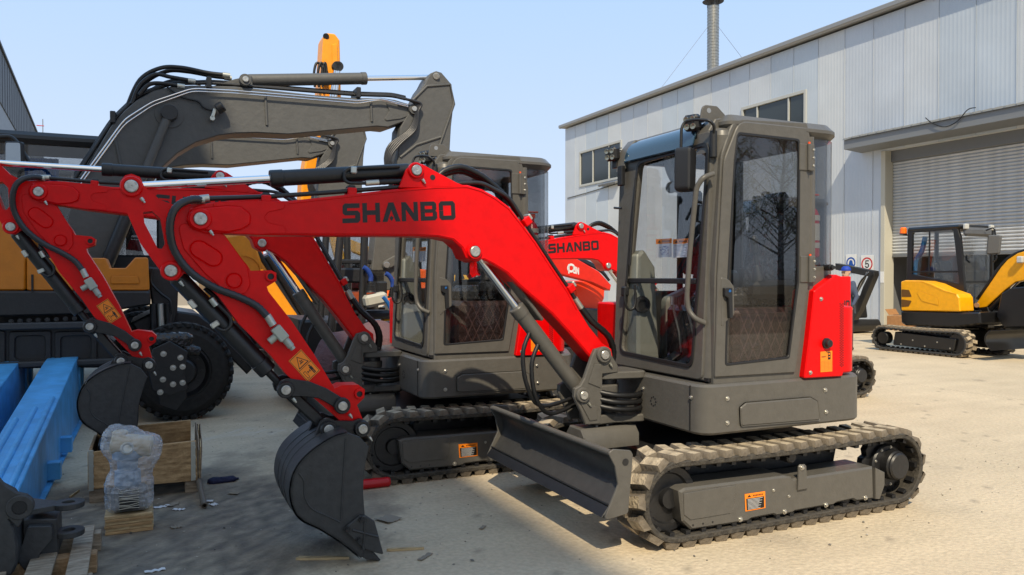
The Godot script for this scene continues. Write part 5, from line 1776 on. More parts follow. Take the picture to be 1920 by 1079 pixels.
func trees():
	# budding trees across the road, mirrored in the cab door
	var bark := mat("bark", Color(0.22, 0.18, 0.15), 0.9, 0.0, {"t": noise_tex("barkvar", 256, 0.05, G(0.6), G(1.0), 5, 81), "s": 2.0})
	var leaf := mat("leaf", Color(0.30, 0.36, 0.17), 0.7, 0.0, {"bl": Color(0.2, 0.25, 0.08)})
	var r := RandomNumberGenerator.new()
	r.seed = 21
	var spots := [[19.0, -19.5, 10.5, "tall budding tree with a forked trunk across the road"], [22.5, -20.5, 12.5, "tallest budding tree across the road, dense at the top"], [25.5, -19.0, 10.5, "slim budding tree across the road with a leaning trunk"], [29.0, -21.0, 11.5, "broad budding tree at the end of the roadside row"], [24.0, -26.0, 13.5, "big budding tree standing behind the roadside row"], [29.5, -27.0, 13.5, "high budding tree behind the slim roadside one"]]
	for s in spots:
		var root := thing("roadside_tree", s[3], "tree", Vector3(s[0], 0, -s[1]), "trees across the road")
		var tb := nb()
		var lb := nb()
		var base := Vector3(s[0], 0, -s[1])
		var top: Vector3 = base + Vector3(r.randf_range(-0.4, 0.4), s[2], r.randf_range(-0.4, 0.4))
		var path := []
		for k in 9: path.append(base.lerp(top, k / 8.0) + Vector3(r.randf_range(-0.1, 0.1), 0, r.randf_range(-0.1, 0.1)) * k * 0.4)
		for k in 8: tb.cyl(path[k], path[k + 1], 0.16 * (1.05 - k / 8.0), 8, 0.0, 0.16 * (1.05 - (k + 1) / 8.0))
		for k in 75:
			var f := r.randf_range(0.22, 0.97)
			var p: Vector3 = path[int(f * 8)].lerp(path[min(int(f * 8) + 1, 8)], fmod(f * 8, 1.0))
			var a := r.randf() * TAU
			var ln: float = r.randf_range(0.9, 2.4) * (1.25 - f)  + 0.4
			var q: Vector3 = p + Vector3(cos(a) * ln, ln * r.randf_range(0.5, 1.1), sin(a) * ln)
			tb.cyl(p, q, 0.03, 4, 0.0, 0.009)
			for j in 6:
				var m: Vector3 = p.lerp(q, r.randf_range(0.3, 1.0))
				var w: Vector3 = m + Vector3(r.randf_range(-0.6, 0.6), r.randf_range(0.1, 0.8), r.randf_range(-0.6, 0.6))
				tb.cyl(m, w, 0.009, 3, 0.0, 0.004)
				for i in 7:
					var c: Vector3 = m.lerp(w, r.randf_range(0.2, 1.1)) + Vector3(r.randf_range(-0.15, 0.15), r.randf_range(-0.15, 0.15), r.randf_range(-0.15, 0.15))
					var u := Vector3(r.randf_range(-1, 1), r.randf_range(-1, 1), r.randf_range(-1, 1)).normalized() * r.randf_range(0.035, 0.07)
					var v := u.cross(Vector3(r.randf_range(-1, 1), r.randf_range(-1, 1), r.randf_range(-1, 1))).normalized() * 0.028
					lb.quad(c - u, c - v, c + u, c + v)
		part("trunk", tb, bark, root)
		part("crown", lb, leaf, root)

func machines():
	mini_excavator(Vector3.ZERO, 0.0, "red mini excavator lettered SHANBO with grey cab, bucket resting on the concrete beside the plank", true)
	mini_excavator(Vector3(-1.056, 0, -2.0), deg_to_rad(-7.0), "red mini excavator with its bucket raised over the wooden crate", true)
	mini_excavator(Vector3(3.72, 0, -3.5), deg_to_rad(1.0), "red mini excavator parked behind, its boom showing between the two grey cabs", false, false, -0.59)
	wheeled_excavator(Vector3.ZERO, "wheeled excavator with amber body, black wheel and long grey boom, nearer the red arms", true)
	wheeled_excavator(Vector3(-0.44, 0, -3.2), "second wheeled excavator, its grey boom showing lower behind the first", false)
	yellow_excavator()
	far_excavator(690.0, 19.0, Color(0.86, 0.36, 0.10), "orange crawler excavator far back behind the open grey one")
	far_excavator(800.0, 23.5, Color(0.80, 0.62, 0.10), "yellow crawler excavator farthest back between the grey cabs")
	grey_station()
	orange_excavator()
	black_arm()
	yellow_mini()
	person()
	things()

# ================= wheeled excavators behind =================
const WC := 10.4
var OW := Vector3(-0.6, 0, -WC)
func M_amber() -> Material: return mat("amber_paint", Color(0.80, 0.47, 0.07), 0.4, 0.0, {"t": noise_tex("paintvar", 512, 0.012, G(0.93), G(1.0), 5, 4), "n": bump_tex("peel", 256, 0.05, 3.0), "ns": 0.1, "s": 1.2})
func M_steelgrey() -> Material: return mat("boom_grey", Color(0.315, 0.315, 0.31), 0.55, 0.0, {"t": noise_tex("paintvar", 512, 0.012, G(0.93), G(1.0), 5, 4), "n": bump_tex("peel", 256, 0.05, 3.0), "ns": 0.16, "s": 0.9})
func wheel(root: Node3D, c: Vector3, r: float, w: float):
	var b := nb()
	var z := Vector3(0, 0, 1)
	var ri := r * 0.56
	b.lathe(c - z * w / 2, z, [v2(0.02, ri), v2(0.0, ri * 1.05), v2(0.0, r * 0.8), v2(0.03, r * 0.93), v2(0.06, r * 0.965), v2(w - 0.06, r * 0.965), v2(w - 0.03, r * 0.93), v2(w, r * 0.8), v2(w, ri * 1.05), v2(w - 0.02, ri)], 44)
	var wh := part("wheel", b, mat("tyre", Color(0.15, 0.15, 0.155), 0.8, 0.0, {"t": noise_tex("rubbervar", 512, 0.02, Color(0.62, 0.6, 0.58), Color(1.0, 0.97, 0.9), 5, 12), "s": 1.5}), root)
	b = nb()
	for k in 34:
		var a := TAU * k / 34.0
		for s in [-1.0, 1.0]:
			b.x = Transform3D(Basis(Vector3(-sin(a), cos(a), 0), Vector3(cos(a), sin(a), 0), Vector3(0, 0, -1)) * Basis(Vector3.UP, 0.45 * s), c + Vector3(cos(a) * r * 0.965, sin(a) * r * 0.965, s * w * 0.27))
			b.box(Vector3(0, 0.0, 0), Vector3(0.055, 0.045, w * 0.5), 0.006)
	var tr := part("tread", b, mats["tyre"], wh)
	tr.set_meta("kind", "stuff")
	b = nb()
	b.lathe(c + z * (w / 2 - 0.09), z, [v2(0, 0), v2(0.0, ri), v2(0.075, ri), v2(0.08, ri * 0.95), v2(0.05, ri * 0.88), v2(0.02, ri * 0.82), v2(0.01, ri * 0.55), v2(0.06, ri * 0.5), v2(0.12, ri * 0.48), v2(0.14, ri * 0.42), v2(0.14, 0)], 36)
	var rm := part("rim", b, M_black(), wh)
	for k in 10:
		var a := TAU * k / 10.0
		hexbolt_dark(c + Vector3(cos(a) * ri * 0.68, sin(a) * ri * 0.68, w / 2 - 0.075), 0.014, rm, Transform3D.IDENTITY)

func wheeled_excavator(off: Vector3, label: String, full: bool):
	var root := thing("wheeled_excavator", label, "excavator", OW + off, "wheeled excavators with grey booms")
	ORG = OW
	var gy := M_steelgrey()
	var bk := M_black()
	var am := M_amber()
	var o := WC - 0.2
	var z := Vector3(0, 0, 1)
	var b := nb()
	var bo := [[128, 400], [147, 340], [180, 283], [207, 237], [233, 207], [257, 187], [287, 170], [320, 162], [360, 160], [440, 162], [480, 166], [590, 178], [667, 184], [713, 183], [740, 187], [773, 197], [783, 208], [778, 221], [747, 232], [727, 239], [707, 237], [640, 243], [540, 252], [480, 249], [440, 250], [410, 254], [367, 267], [333, 287], [300, 317], [270, 355], [238, 430], [205, 500], [160, 515], [125, 490], [118, 440]]
	b.prism(Q(0, 0, 1.0, bo, o), -(WC + 0.2), -o, 0.012)
	var boom := part("boom", b, gy, root)
	b = nb()
	b.prism(rp(Q(440, 50, 0.3336, [[845, 420], [925, 430], [985, 455], [985, 500], [930, 520], [850, 530], [840, 520], [868, 475]], o), 0.02), -o, -o + 0.014, 0.006)
	part("pad", b, gy, boom)
	b = nb()
	b.prism(circ(Q(0, 0, 1.0, [[317, 215]], o)[0], 0.165, 28), -o, -o + 0.012, 0.006)
	part("pad", b, gy, boom)
	for q in [[[497, 176], [500, 235]], [[695, 190], [697, 228]], [[215, 260], [228, 320]]]:
		b = nb()
		b.tube(Q3(0, 0, 1.0, q, o - 0.004), 0.018, 6)
		part("weld_seam", b, gy, boom)
	# pins
	for q in [[317, 212, 0.06, 0.085], [774, 206, 0.05, 0.075], [459, 151, 0.05, 0.075]]:
		b = nb()
		var p := U(q[0], q[1], o)
		b.lathe(p - z * 0.02, z, [v2(0, 0), v2(0, q[3]), v2(0.06, q[3]), v2(0.08, q[3] * 0.9), v2(0.08, 0)], 24)
		var bs := part("pin_boss", b, bk if q[0] == 317 else gy, boom)
		b = nb()
		b.cyl(p, p + z * 0.085, q[2] * 0.75, 18, 0.006)
		part("pin", b, mat("pin_steel", Color(0.80, 0.79, 0.76), 0.34, 0.7), bs)
	# arm
	b = nb()
	var ao := [[797, 157], [803, 145], [808, 137], [818, 133], [828, 136], [847, 158], [851, 193], [846, 237], [843, 290], [842, 360], [742, 360], [745, 300], [750, 240], [773, 200], [790, 166]]
	b.prism(Q(0, 0, 1.0, ao, o - 0.02), -(WC + 0.18), -o + 0.02, 0.012)
	var arm := part("arm", b, gy, root)
	b = nb()
	b.tube(Q3(440, 50, 0.3336, [[1000, 415], [1080, 335], [1210, 325], [1232, 435], [1140, 700]], o - 0.022), 0.02, 6)
	b.tube(Q3(440, 50, 0.3336, [[930, 735], [1020, 665], [1160, 620]], o - 0.022), 0.02, 6)
	part("weld_seam", b, gy, arm)
	for q in [[818, 143], [834, 286]]:
		b = nb()
		b.cyl(U(q[0], q[1], o - 0.02), U(q[0], q[1], o - 0.05), 0.045, 18, 0.005)
		part("pin", b, mat("pin_steel", Color(0.80, 0.79, 0.76), 0.34, 0.7), arm)
	# arm ram along the top
	b = nb()
	b.prism(Q(0, 0, 1.0, [[395, 163], [440, 148], [472, 142], [474, 166]], WC - 0.1), -(WC + 0.1), -(WC - 0.1), 0.006)
	part("ram_bracket", b, gy, boom)
	ram(U(459, 151, WC), U(815, 145, WC), 0.615, 0.078, 0.036, root, "arm_cylinder", gy, M_chrome())
	for s in 2:
		ram(U(196, 505, WC - 0.34 + 0.68 * s), U(317, 212, WC - 0.26 + 0.52 * s), 0.55, 0.075, 0.05, root, "boom_cylinder", bk, M_steelgrey() if s == 0 else M_chrome())
	# bright lines along the side and black lines on top
	for k in 2:
		b = nb()
		b.tube(bend(Q3(0, 0, 1.0, [[150, 347 - k * 9], [232, 234 - k * 9], [285, 198 - k * 7], [360, 171 - k * 5], [440, 175 - k * 5], [670, 194 - k * 5], [712, 187 - k * 2], [765, 200 - k * 3]], o - 0.05 - k * 0.02), 0.08), 0.010, 6)
		part("bright_line", b, M_chrome(), boom)
	for k in 3:
		b = nb()
		b.tube(bend(Q3(0, 0, 1.0, [[140, 335 - k * 4], [210, 228 - k * 3], [258, 180 - k * 2], [320, 157 - k], [400, 156 - k * 2], [590, 172 - k * 2], [665, 178 - k * 2], [735, 180 - k * 2], [760, 186 - k * 2]], WC - 0.12 + k * 0.1), 0.1), 0.02, 7)
		part("steel_line", b, bk, boom)
	for q in [[390, 164], [667, 182], [212, 228]]:
		b = nb()
		b.box(U(q[0], q[1] - 4, WC - 0.06), Vector3(0.06, 0.14, 0.34), 0.008)
		part("line_clamp", b, bk, boom)
	var hs := [[[[238, 200], [262, 150], [300, 128], [340, 127], [390, 137], [425, 141]], -0.1], [[[240, 203], [268, 158], [310, 134], [350, 134], [400, 143], [428, 146]], 0.0], [[[247, 195], [262, 160], [290, 140], [320, 145], [360, 152]], -0.16], [[[250, 190], [285, 168], [322, 152], [370, 155]], 0.1], [[[260, 178], [280, 158], [310, 157], [340, 162]], -0.2]]
	for h in hs:
		b = nb()
		b.tube(cr(Q3(0, 0, 1.0, h[0], WC + h[1]), 6), 0.026, 7)
		part("boom_hose", b, M_hose(), boom)
		b = nb()
		var e: Array = h[0][-1]
		b.tube(Q3(0, 0, 1.0, [[e[0] - 8, e[1] - 1], [e[0] + 6, e[1] + 1]], WC + h[1]), 0.034, 7)
		part("fitting", b, M_fitting(), boom)
	for k in 5:
		b = nb()
		b.tube(cr(Q3(440, 50, 0.3336, [[960 - k * 12, 405 - k * 2], [1010 + k * 8, 430], [1040 + k * 3 - 20, 480], [1000 + k * 9 - 20, 580], [905 + k * 14 - 30, 660], [870 + k * 8 - 25, 740], [900 + k * 14 - 40, 830]], o - 0.06 - k * 0.01), 6), 0.018, 7, 0.04)
		part("arm_hose", b, mat("spiral_hose", Color(0.16, 0.16, 0.17), 0.35), arm)
	# work lamp on the boom side
	b = nb()
	var lp := U(410, 209, o - 0.10)
	b.cyl(lp + Vector3(-0.02, 0.02, 0.0), lp + Vector3(0.05, 0.07, 0.02), 0.065, 16, 0.01)
	var lm := part("work_light", b, M_trim(), boom)
	b = nb()
	b.box(lp + Vector3(-0.06, -0.03, -0.03), Vector3(0.04, 0.12, 0.10), 0.006, Basis(z, -0.3))
	b.cyl(lp + Vector3(-0.075, -0.09, -0.09), lp + Vector3(-0.075, -0.09, 0.02), 0.03, 8)
	part("lamp_bracket", b, M_fitting(), lm)
	b = nb()
	b.tube(cr(Q3(0, 0, 1.0, [[313, 163], [340, 182], [370, 190], [382, 202], [400, 208]], o - 0.03), 6), 0.012, 6)
	part("lamp_cable", b, M_hose(), lm)
	# machine body
	o = 9.25
	b = nb()
	b.prism(rp(Q(0, 0, 1.0, [[-220, 408], [46, 408], [47, 545], [-220, 545]], o), 0.03), -(o + 1.0), -o, 0.03)
	var hood := part("engine_hood", b, am, root)
	b = nb()
	b.prism(rp(Q(0, 0, 1.0, [[49, 484], [198, 484], [205, 503], [235, 503], [253, 483], [277, 483], [280, 545], [49, 545]], o), 0.025), -(o + 0.5), -o, 0.02)
	part("side_box", b, am, root)
	b = nb()
	b.tube(bend(Q3(0, 0, 1.0, [[60, 515], [60, 545]], o - 0.03), 0.02), 0.012, 6)
	part("door_handle", b, bk, hood)
	b = nb()
	b.prism(rp(Q(0, 0, 1.0, [[208, 517], [258, 517], [262, 533], [206, 533]], o), 0.02), -o, -o + 0.012, 0.008)
	part("raised_panel", b, am, hood)
	b = nb()
	b.prism(rp(Q(0, 0, 1.0, [[-230, 546], [280, 546], [282, 572], [170, 590], [-230, 600]], o), 0.03), -(o + 2.3), -o + 0.03, 0.02)
	part("slew_deck", b, bk, root)
	b = nb()
	b.cyl(Vector3(-1.2, 0.95, -WC), Vector3(-1.2, 1.15, -WC), 0.6, 32)
	part("slew_ring", b, bk, root)
	# cab
	var cl := -1.9
	var c1 := 0.10
	for q in [[cl, 10.75], [c1, 10.75], [cl, 11.75], [c1, 11.75]]:
		b = nb()
		b.box(Vector3(q[0], 2.35, -q[1]), Vector3(0.10, 1.7, 0.10), 0.02)
		part("cab_post", b, bk, root)
	b = nb()
	b.box(Vector3((cl + c1) / 2, 3.2, -11.25), Vector3(c1 - cl + 0.2, 0.14, 1.2), 0.05)
	part("cab_roof", b, mat("cab_charcoal", Color(0.2, 0.21, 0.22), 0.5), root)
	for q in [10.75, 11.75]:
		b = nb()
		b.box(Vector3((cl + c1) / 2, 2.48, -q), Vector3(c1 - cl - 0.1, 1.34, 0.01))
		part("cab_glass", b, glass("dark_tint", Color(0.05, 0.06, 0.07), 0.22), root)
	b = nb()
	b.box(Vector3((cl + c1) / 2, 1.55, -11.25), Vector3(c1 - cl, 0.55, 1.1), 0.03)
	part("cab_lower", b, bk, root)
	b = nb()
	b.box(Vector3(-0.9, 2.05, -11.3), Vector3(0.55, 0.9, 0.5), 0.08)
	b.box(Vector3(-0.2, 1.95, -11.1), Vector3(0.12, 0.5, 0.3), 0.04, Basis(Vector3(0, 0, 1), 0.3))
	part("cab_seat", b, M_trim(), root)
	b = nb()
	b.box(Vector3(-0.55, 2.45, -10.72), Vector3(0.07, 1.45, 0.07), 0.015)
	part("cab_post", b, bk, root)
	for k in 3:
		b = nb()
		var p := U(64 + k * 14.0, 322, 10.95)
		var pts := []
		for j in 8: pts.append(v2(p.x - 0.10 + j * 0.028, -p.z + (0.025 if j % 2 else -0.01)))
		var bandp := pts.duplicate()
		var rev := []
		for j in 8: rev.append(pts[7 - j] + v2(0, 0.006))
		bandp.append_array(rev)
		var pb := plan()
		pb.prism(bandp, p.y - 0.35, p.y + 0.16)
		part("curtain", pb, mat("blue_curtain", Color(0.06, 0.33, 0.62), 0.8), root)
	if full:
		b = nb()
		var mp := U(27, 290, 9.3)
		b.x = Transform3D(Basis(Vector3.UP, -0.35), mp)
		b.prism(rp([v2(-0.09, -0.13), v2(0.09, -0.13), v2(0.085, 0.13), v2(-0.085, 0.13)], 0.03), -0.03, 0.03, 0.01)
		var mr := part("mirror", b, M_trim(), root)
		b = nb()
		b.x = Transform3D(Basis(Vector3.UP, -0.35), mp)
		b.prism(rp([v2(-0.075, -0.115), v2(0.075, -0.115), v2(0.07, 0.115), v2(-0.07, 0.115)], 0.025), 0.031, 0.033)
		part("mirror_face", b, mat("mirror_silver", Color(0.8, 0.82, 0.84), 0.03, 1.0), mr)
		b = nb()
		b.tube(bend(Q3(0, 0, 1.0, [[-40, 420], [-40, 258], [20, 256], [32, 268], [58, 312]], 9.45), 0.08), 0.022, 8)
		part("hand_rail", b, bk, root)
	# chassis and axles
	b = nb()
	b.prism(Q(0, 0, 1.0, [[-300, 622], [160, 610], [215, 640], [215, 690], [-300, 695]], 9.32), -(WC + 1.0), -9.32, 0.02)
	var ch := part("chassis", b, bk, root)
	b = nb()
	b.box(U(-60, 614, 9.27), Vector3(2.6, 0.07, 0.16), 0.012)
	part("side_rail", b, mat("cab_charcoal", Color(0.2, 0.21, 0.22), 0.5), ch)
	b = nb()
	b.box(U(-60, 688, 9.27), Vector3(2.6, 0.06, 0.16), 0.012)
	part("side_rail", b, mats["cab_charcoal"], ch)
	for k in 4:
		b = nb()
		var ro := Q(0, 0, 1.0, [[-70 + k * 86, 622], [10 + k * 86, 620], [10 + k * 86, 682], [-70 + k * 86, 684]], 9.31)
		var ri := Q(0, 0, 1.0, [[-58 + k * 86, 631], [-2 + k * 86, 629], [-2 + k * 86, 674], [-58 + k * 86, 676]], 9.31)
		if k < 3:
			b.ring(rp(ro, 0.03), rp(ri, 0.05), -9.32, -9.28, 0.008)
			part("side_panel", b, M_black(), ch)
	for k in 9: hexbolt_dark(U(20 + k * 17.0, 603 - k * 0.8, 9.22), 0.016, ch, Transform3D.IDENTITY)
	for lx in [0.28, -2.45]:
		for t in [9.2, 11.6]: wheel(root, Vector3(lx, 0.525, -t), 0.525, 0.30)
		b = nb()
		b.cyl(Vector3(lx, 0.53, -11.5), Vector3(lx, 0.53, -9.3), 0.12, 16)
		part("axle", b, bk, root)
	if full:
		# hitch plates with bolts and a bundle in black film at the front
		for q in [[[[286, 655], [318, 640], [352, 660], [345, 700], [352, 730], [318, 742], [286, 732], [276, 690]], 8.6], [[[296, 735], [346, 722], [350, 745], [330, 770], [300, 760]], 8.75]]:
			b = nb()
			b.prism(rp(Q(0, 0, 1.0, q[0], q[1]), 0.02), -q[1] - 0.05, -q[1], 0.006)
			var hp := part("hitch_plate", b, bk, root)
			if q[1] < 8.7:
				for e in [[306, 664], [338, 671], [324, 690], [342, 688], [305, 712], [324, 721], [300, 736], [342, 718]]:
					hexbolt(U(e[0], e[1], q[1]), z, 0.02, hp)
		var nzb := FastNoiseLite.new()
		nzb.seed = 14; nzb.frequency = 5.0
		var bc := U(325, 645, 8.7)
		var fb := func(q: Vector3) -> float:
			return smin(cap_d(q, Vector3(-0.18, 0.04, 0), Vector3(0.12, 0.05, 0), 0.09, 0.07), cap_d(q, Vector3(0.05, -0.05, 0), Vector3(0.22, -0.08, 0), 0.06, 0.05), 0.06) + 0.03 * absf(nzb.get_noise_3dv(q * 2.0)) + 0.02 * nzb.get_noise_3dv(q * 0.8)
		b = sdf_mesh(fb, Vector3(-0.34, -0.2, -0.16), Vector3(0.34, 0.2, 0.16), 0.018)
		for k in b.v.size(): b.v[k] += bc
		part("wrapped_bundle", b, mat("black_film", Color(0.12, 0.12, 0.125), 0.18, 0.0, {"n": bump_tex("crumple", 256, 0.02, 10.0, 4, 31), "ns": 0.8, "s": 3.0}), root)
		# stabiliser and mud guard in front of the wheel
		b = nb()
		b.prism(Q(0, 0, 1.0, [[275, 500], [335, 505], [332, 590], [320, 640], [288, 640], [285, 580]], 9.6), -9.9, -9.6, 0.02)
		part("stabiliser", b, bk, root)
		for k in 3:
			b = nb()
			b.cyl(U(286 + k * 14, 570, 9.56), U(288 + k * 15, 625, 9.56), 0.035, 12, 0.004)
			part("stabiliser_ram", b, bk if k % 2 == 0 else M_fitting(), root)
		b = nb()
		b.tube(cr(Q3(0, 0, 1.0, [[285, 505], [283, 530], [300, 550], [318, 565], [322, 590]], 9.5), 6), 0.016, 6)
		part("stabiliser_hose", b, M_hose(), root)
		b = nb()
		b.prism(Q(0, 0, 1.0, [[245, 605], [300, 578], [370, 588], [440, 640], [470, 690], [460, 700], [400, 640], [340, 608], [260, 625]], 9.9), -11.2, -9.75, 0.02)
		part("front_frame", b, bk, root)

func yellow_excavator():
	var t := 15.5
	var root := thing("yellow_excavator", "large yellow crawler excavator with its boom raised high behind the grey booms", "excavator", UY(500, 655))
	var ye := mat("orange_yellow", Color(0.94, 0.60, 0.06), 0.4, 0.0, {"t": noise_tex("paintvar", 512, 0.012, G(0.93), G(1.0), 5, 4), "s": 0.8})
	var bk := M_black()
	var b := nb()
	b.prism(rp(Q(0, 0, 1.0, [[606, 70], [610, 61], [628, 63], [637, 75], [640, 200], [633, 290], [627, 420], [560, 470], [566, 340], [577, 280], [597, 200], [603, 120]], t), 0.05), -t - 0.55, -t, 0.03)
	var bm := part("boom", b, ye, root)
	b = nb()
	b.prism(rp(Q(440, 50, 0.3336, [[545, 100], [575, 95], [580, 215], [548, 220]], t), 0.03), -t, -t + 0.03, 0.015)
	b.prism(rp(Q(440, 50, 0.3336, [[520, 300], [548, 230], [552, 480], [520, 480]], t), 0.03), -t, -t + 0.03, 0.015)
	part("rib_plate", b, ye, bm)
	b = nb()
	b.cyl(U(611, 68, t - 0.02), U(611, 68, t + 0.57), 0.06, 18, 0.01)
	part("pin_boss", b, bk, bm)
	for k in 3:
		b = nb()
		b.tube(cr(Q3(440, 50, 0.3336, [[450 + k * 22, 340], [445 + k * 22, 260], [460 + k * 22, 205], [490 + k * 12, 230], [500 + k * 10, 330]], t - 0.1), 6), 0.025, 7)
		part("boom_hose", b, M_hose(), bm)
	for s in 2:
		ram(U(585 + s * 14, 420, t - 0.25), U(631 + s * 3, 125, t - 0.2), 0.6, 0.10, 0.05, root, "arm_cylinder", bk, M_chrome())
	b = nb()
	b.prism(rp(Q(0, 0, 1.0, [[385, 445], [455, 436], [480, 450], [492, 490], [560, 590], [575, 625], [500, 640], [385, 600]], t - 0.6), 0.08), -t - 1.6, -t + 0.6, 0.06)
	var bd := part("body", b, ye, root)
	b = nb()
	var cc := U(455, 512, t - 0.62)
	b.ring(circ(v2(cc.x, cc.y), 0.36, 28), circ(v2(cc.x, cc.y), 0.31, 28), -t + 0.6, -t + 0.64)
	part("round_cover", b, ye, bd)
	b = nb()
	b.prism(Q(0, 0, 1.0, [[505, 470], [520, 470], [588, 565], [575, 572]], t - 1.0), -t + 0.75, -t + 1.0, 0.02)
	part("step_rail", b, ye, root)
	b = nb()
	b.prism(rp(Q(0, 0, 1.0, [[470, 492], [520, 470], [640, 500], [648, 560], [640, 615], [470, 620]], t - 0.3), 0.06), -t - 1.2, -t + 0.3, 0.03)
	part("machinery_deck", b, bk, root)
	for k in 3:
		b = nb()
		b.cyl(U(480 + k * 22, 470 + k * 10, t - 0.5), U(560 + k * 22, 600 + k * 6, t - 0.5), 0.07, 12, 0.01)
		part("hydraulic_ram", b, bk if k != 1 else M_steelgrey(), root)
	b = nb()
	b.prism(rp(Q(0, 0, 1.0, [[380, 600], [640, 612], [640, 640], [620, 655], [400, 655]], t - 0.9), 0.08), -t - 2.0, -t + 0.9, 0.03)
	part("crawler", b, bk, root)

func grey_station():
	# an open operator's station with joysticks, seen under the red boom
	var t := 8.9
	var root := thing("grey_excavator", "grey excavator without doors, blue joystick grips on its console", "excavator", UY(700, 700))
	var gy := M_grey()
	var bk := M_black()
	var b: MB
	for q in [[640, 425, 618, 640, 8.9], [650, 425, 655, 640, 10.0], [684, 425, 678, 610, 8.8], [780, 430, 775, 640, 9.9], [612, 430, 600, 620, 10.0]]:
		b = nb()
		b.tube([U(q[0], q[1], q[4]), U(q[2], q[3], q[4])], 0.045, 8)
		part("cab_post", b, bk, root)
	b = nb()
	b.box(U(665, 491, 9.4), Vector3(0.55, 0.05, 0.05), 0.01)
	part("cross_bar", b, bk, root)
	b = nb()
	b.box(U(670, 517, 9.5), Vector3(0.6, 0.18, 0.4), 0.02)
	part("back_panel", b, bk, root)
	b = nb()
	b.prism(rp(Q(0, 0, 1.0, [[706, 425], [752, 425], [742, 500], [735, 545], [692, 545], [700, 480]], 9.3), 0.02), -9.6, -9.3, 0.01)
	part("boom_foot", b, gy, root)
	b = nb()
	b.prism(pill(Q(0, 0, 1.0, [[725, 497]], 9.26)[0], Q(0, 0, 1.0, [[756, 480]], 9.26)[0], 0.055), -9.3, -9.24, 0.01)
	var bs := part("pin_boss", b, gy, root)
	b = nb()
	b.cyl(U(725, 497, 9.24), U(725, 497, 9.21), 0.038, 18, 0.004)
	part("pin", b, M_bolt(), bs)
	var cream := mat("console_cream", Color(0.66, 0.65, 0.60), 0.5)
	for q in [[697, 565, 8.7], [738, 575, 8.9]]:
		b = nb()
		b.box(U(q[0] + 6, q[1] - 3, q[2]), Vector3(0.26, 0.14, 0.2), 0.03, Basis(Vector3(0, 0, 1), 0.2))
		var con := part("console", b, cream, root)
		b = nb()
		var p := U(q[0] - 2, q[1] - 16, q[2])
		b.lathe(p, Vector3(0, 1, 0), [v2(0, 0), v2(0, 0.065), v2(0.02, 0.06), v2(0.025, 0.05), v2(0.05, 0.052), v2(0.055, 0.042), v2(0.08, 0.044), v2(0.085, 0.034), v2(0.11, 0.035), v2(0.115, 0.025), v2(0.14, 0.02), v2(0.14, 0)], 16)
		part("gaiter", b, M_trim(), con)
		b = nb()
		b.tube(cr([p + Vector3(0, 0.13, 0), p + Vector3(0.0, 0.19, 0), p + Vector3(-0.04, 0.26, 0), p + Vector3(-0.085, 0.29, 0)], 5), 0.028, 10)
		part("joystick_grip", b, mat("blue_grip", Color(0.10, 0.22, 0.50), 0.5), con)
	b = nb()
	b.box(U(715, 545, 9.0), Vector3(0.12, 0.22, 0.1), 0.02)
	b.box(U(706, 590, 8.9), Vector3(0.35, 0.10, 0.3), 0.03)
	part("seat_base", b, M_trim(), root)
	b = nb()
	b.tube(Q3(0, 0, 1.0, [[718, 557], [727, 568], [740, 596]], 8.5), 0.022, 8)
	part("lever", b, mat("blue_plastic", Color(0.1, 0.35, 0.6), 0.4), root)
	b = nb()
	b.box(U(725, 600, 8.9) + Vector3(0.0, 0, 0), Vector3(0.12, 0.03, 0.1), 0.01)
	part("yellow_pad", b, mat("pad_yellow", Color(0.85, 0.62, 0.05), 0.5), root)
	b = nb()
	b.prism(Q(0, 0, 1.0, [[560, 600], [790, 605], [790, 700], [560, 690]], 9.2), -10.6, -9.2, 0.03)
	part("deck", b, bk, root)
	b = nb()
	b.prism(rp(Q(0, 0, 1.0, [[540, 690], [800, 690], [800, 722], [780, 735], [560, 735], [540, 720]], 9.25), 0.1), -10.5, -9.25, 0.02)
	part("crawler", b, bk, root)
	b = nb()
	b.box(U(650, 455, 10.1), Vector3(0.7, 0.5, 0.02), 0.0)
	part("rear_glass", b, M_glass(), root)

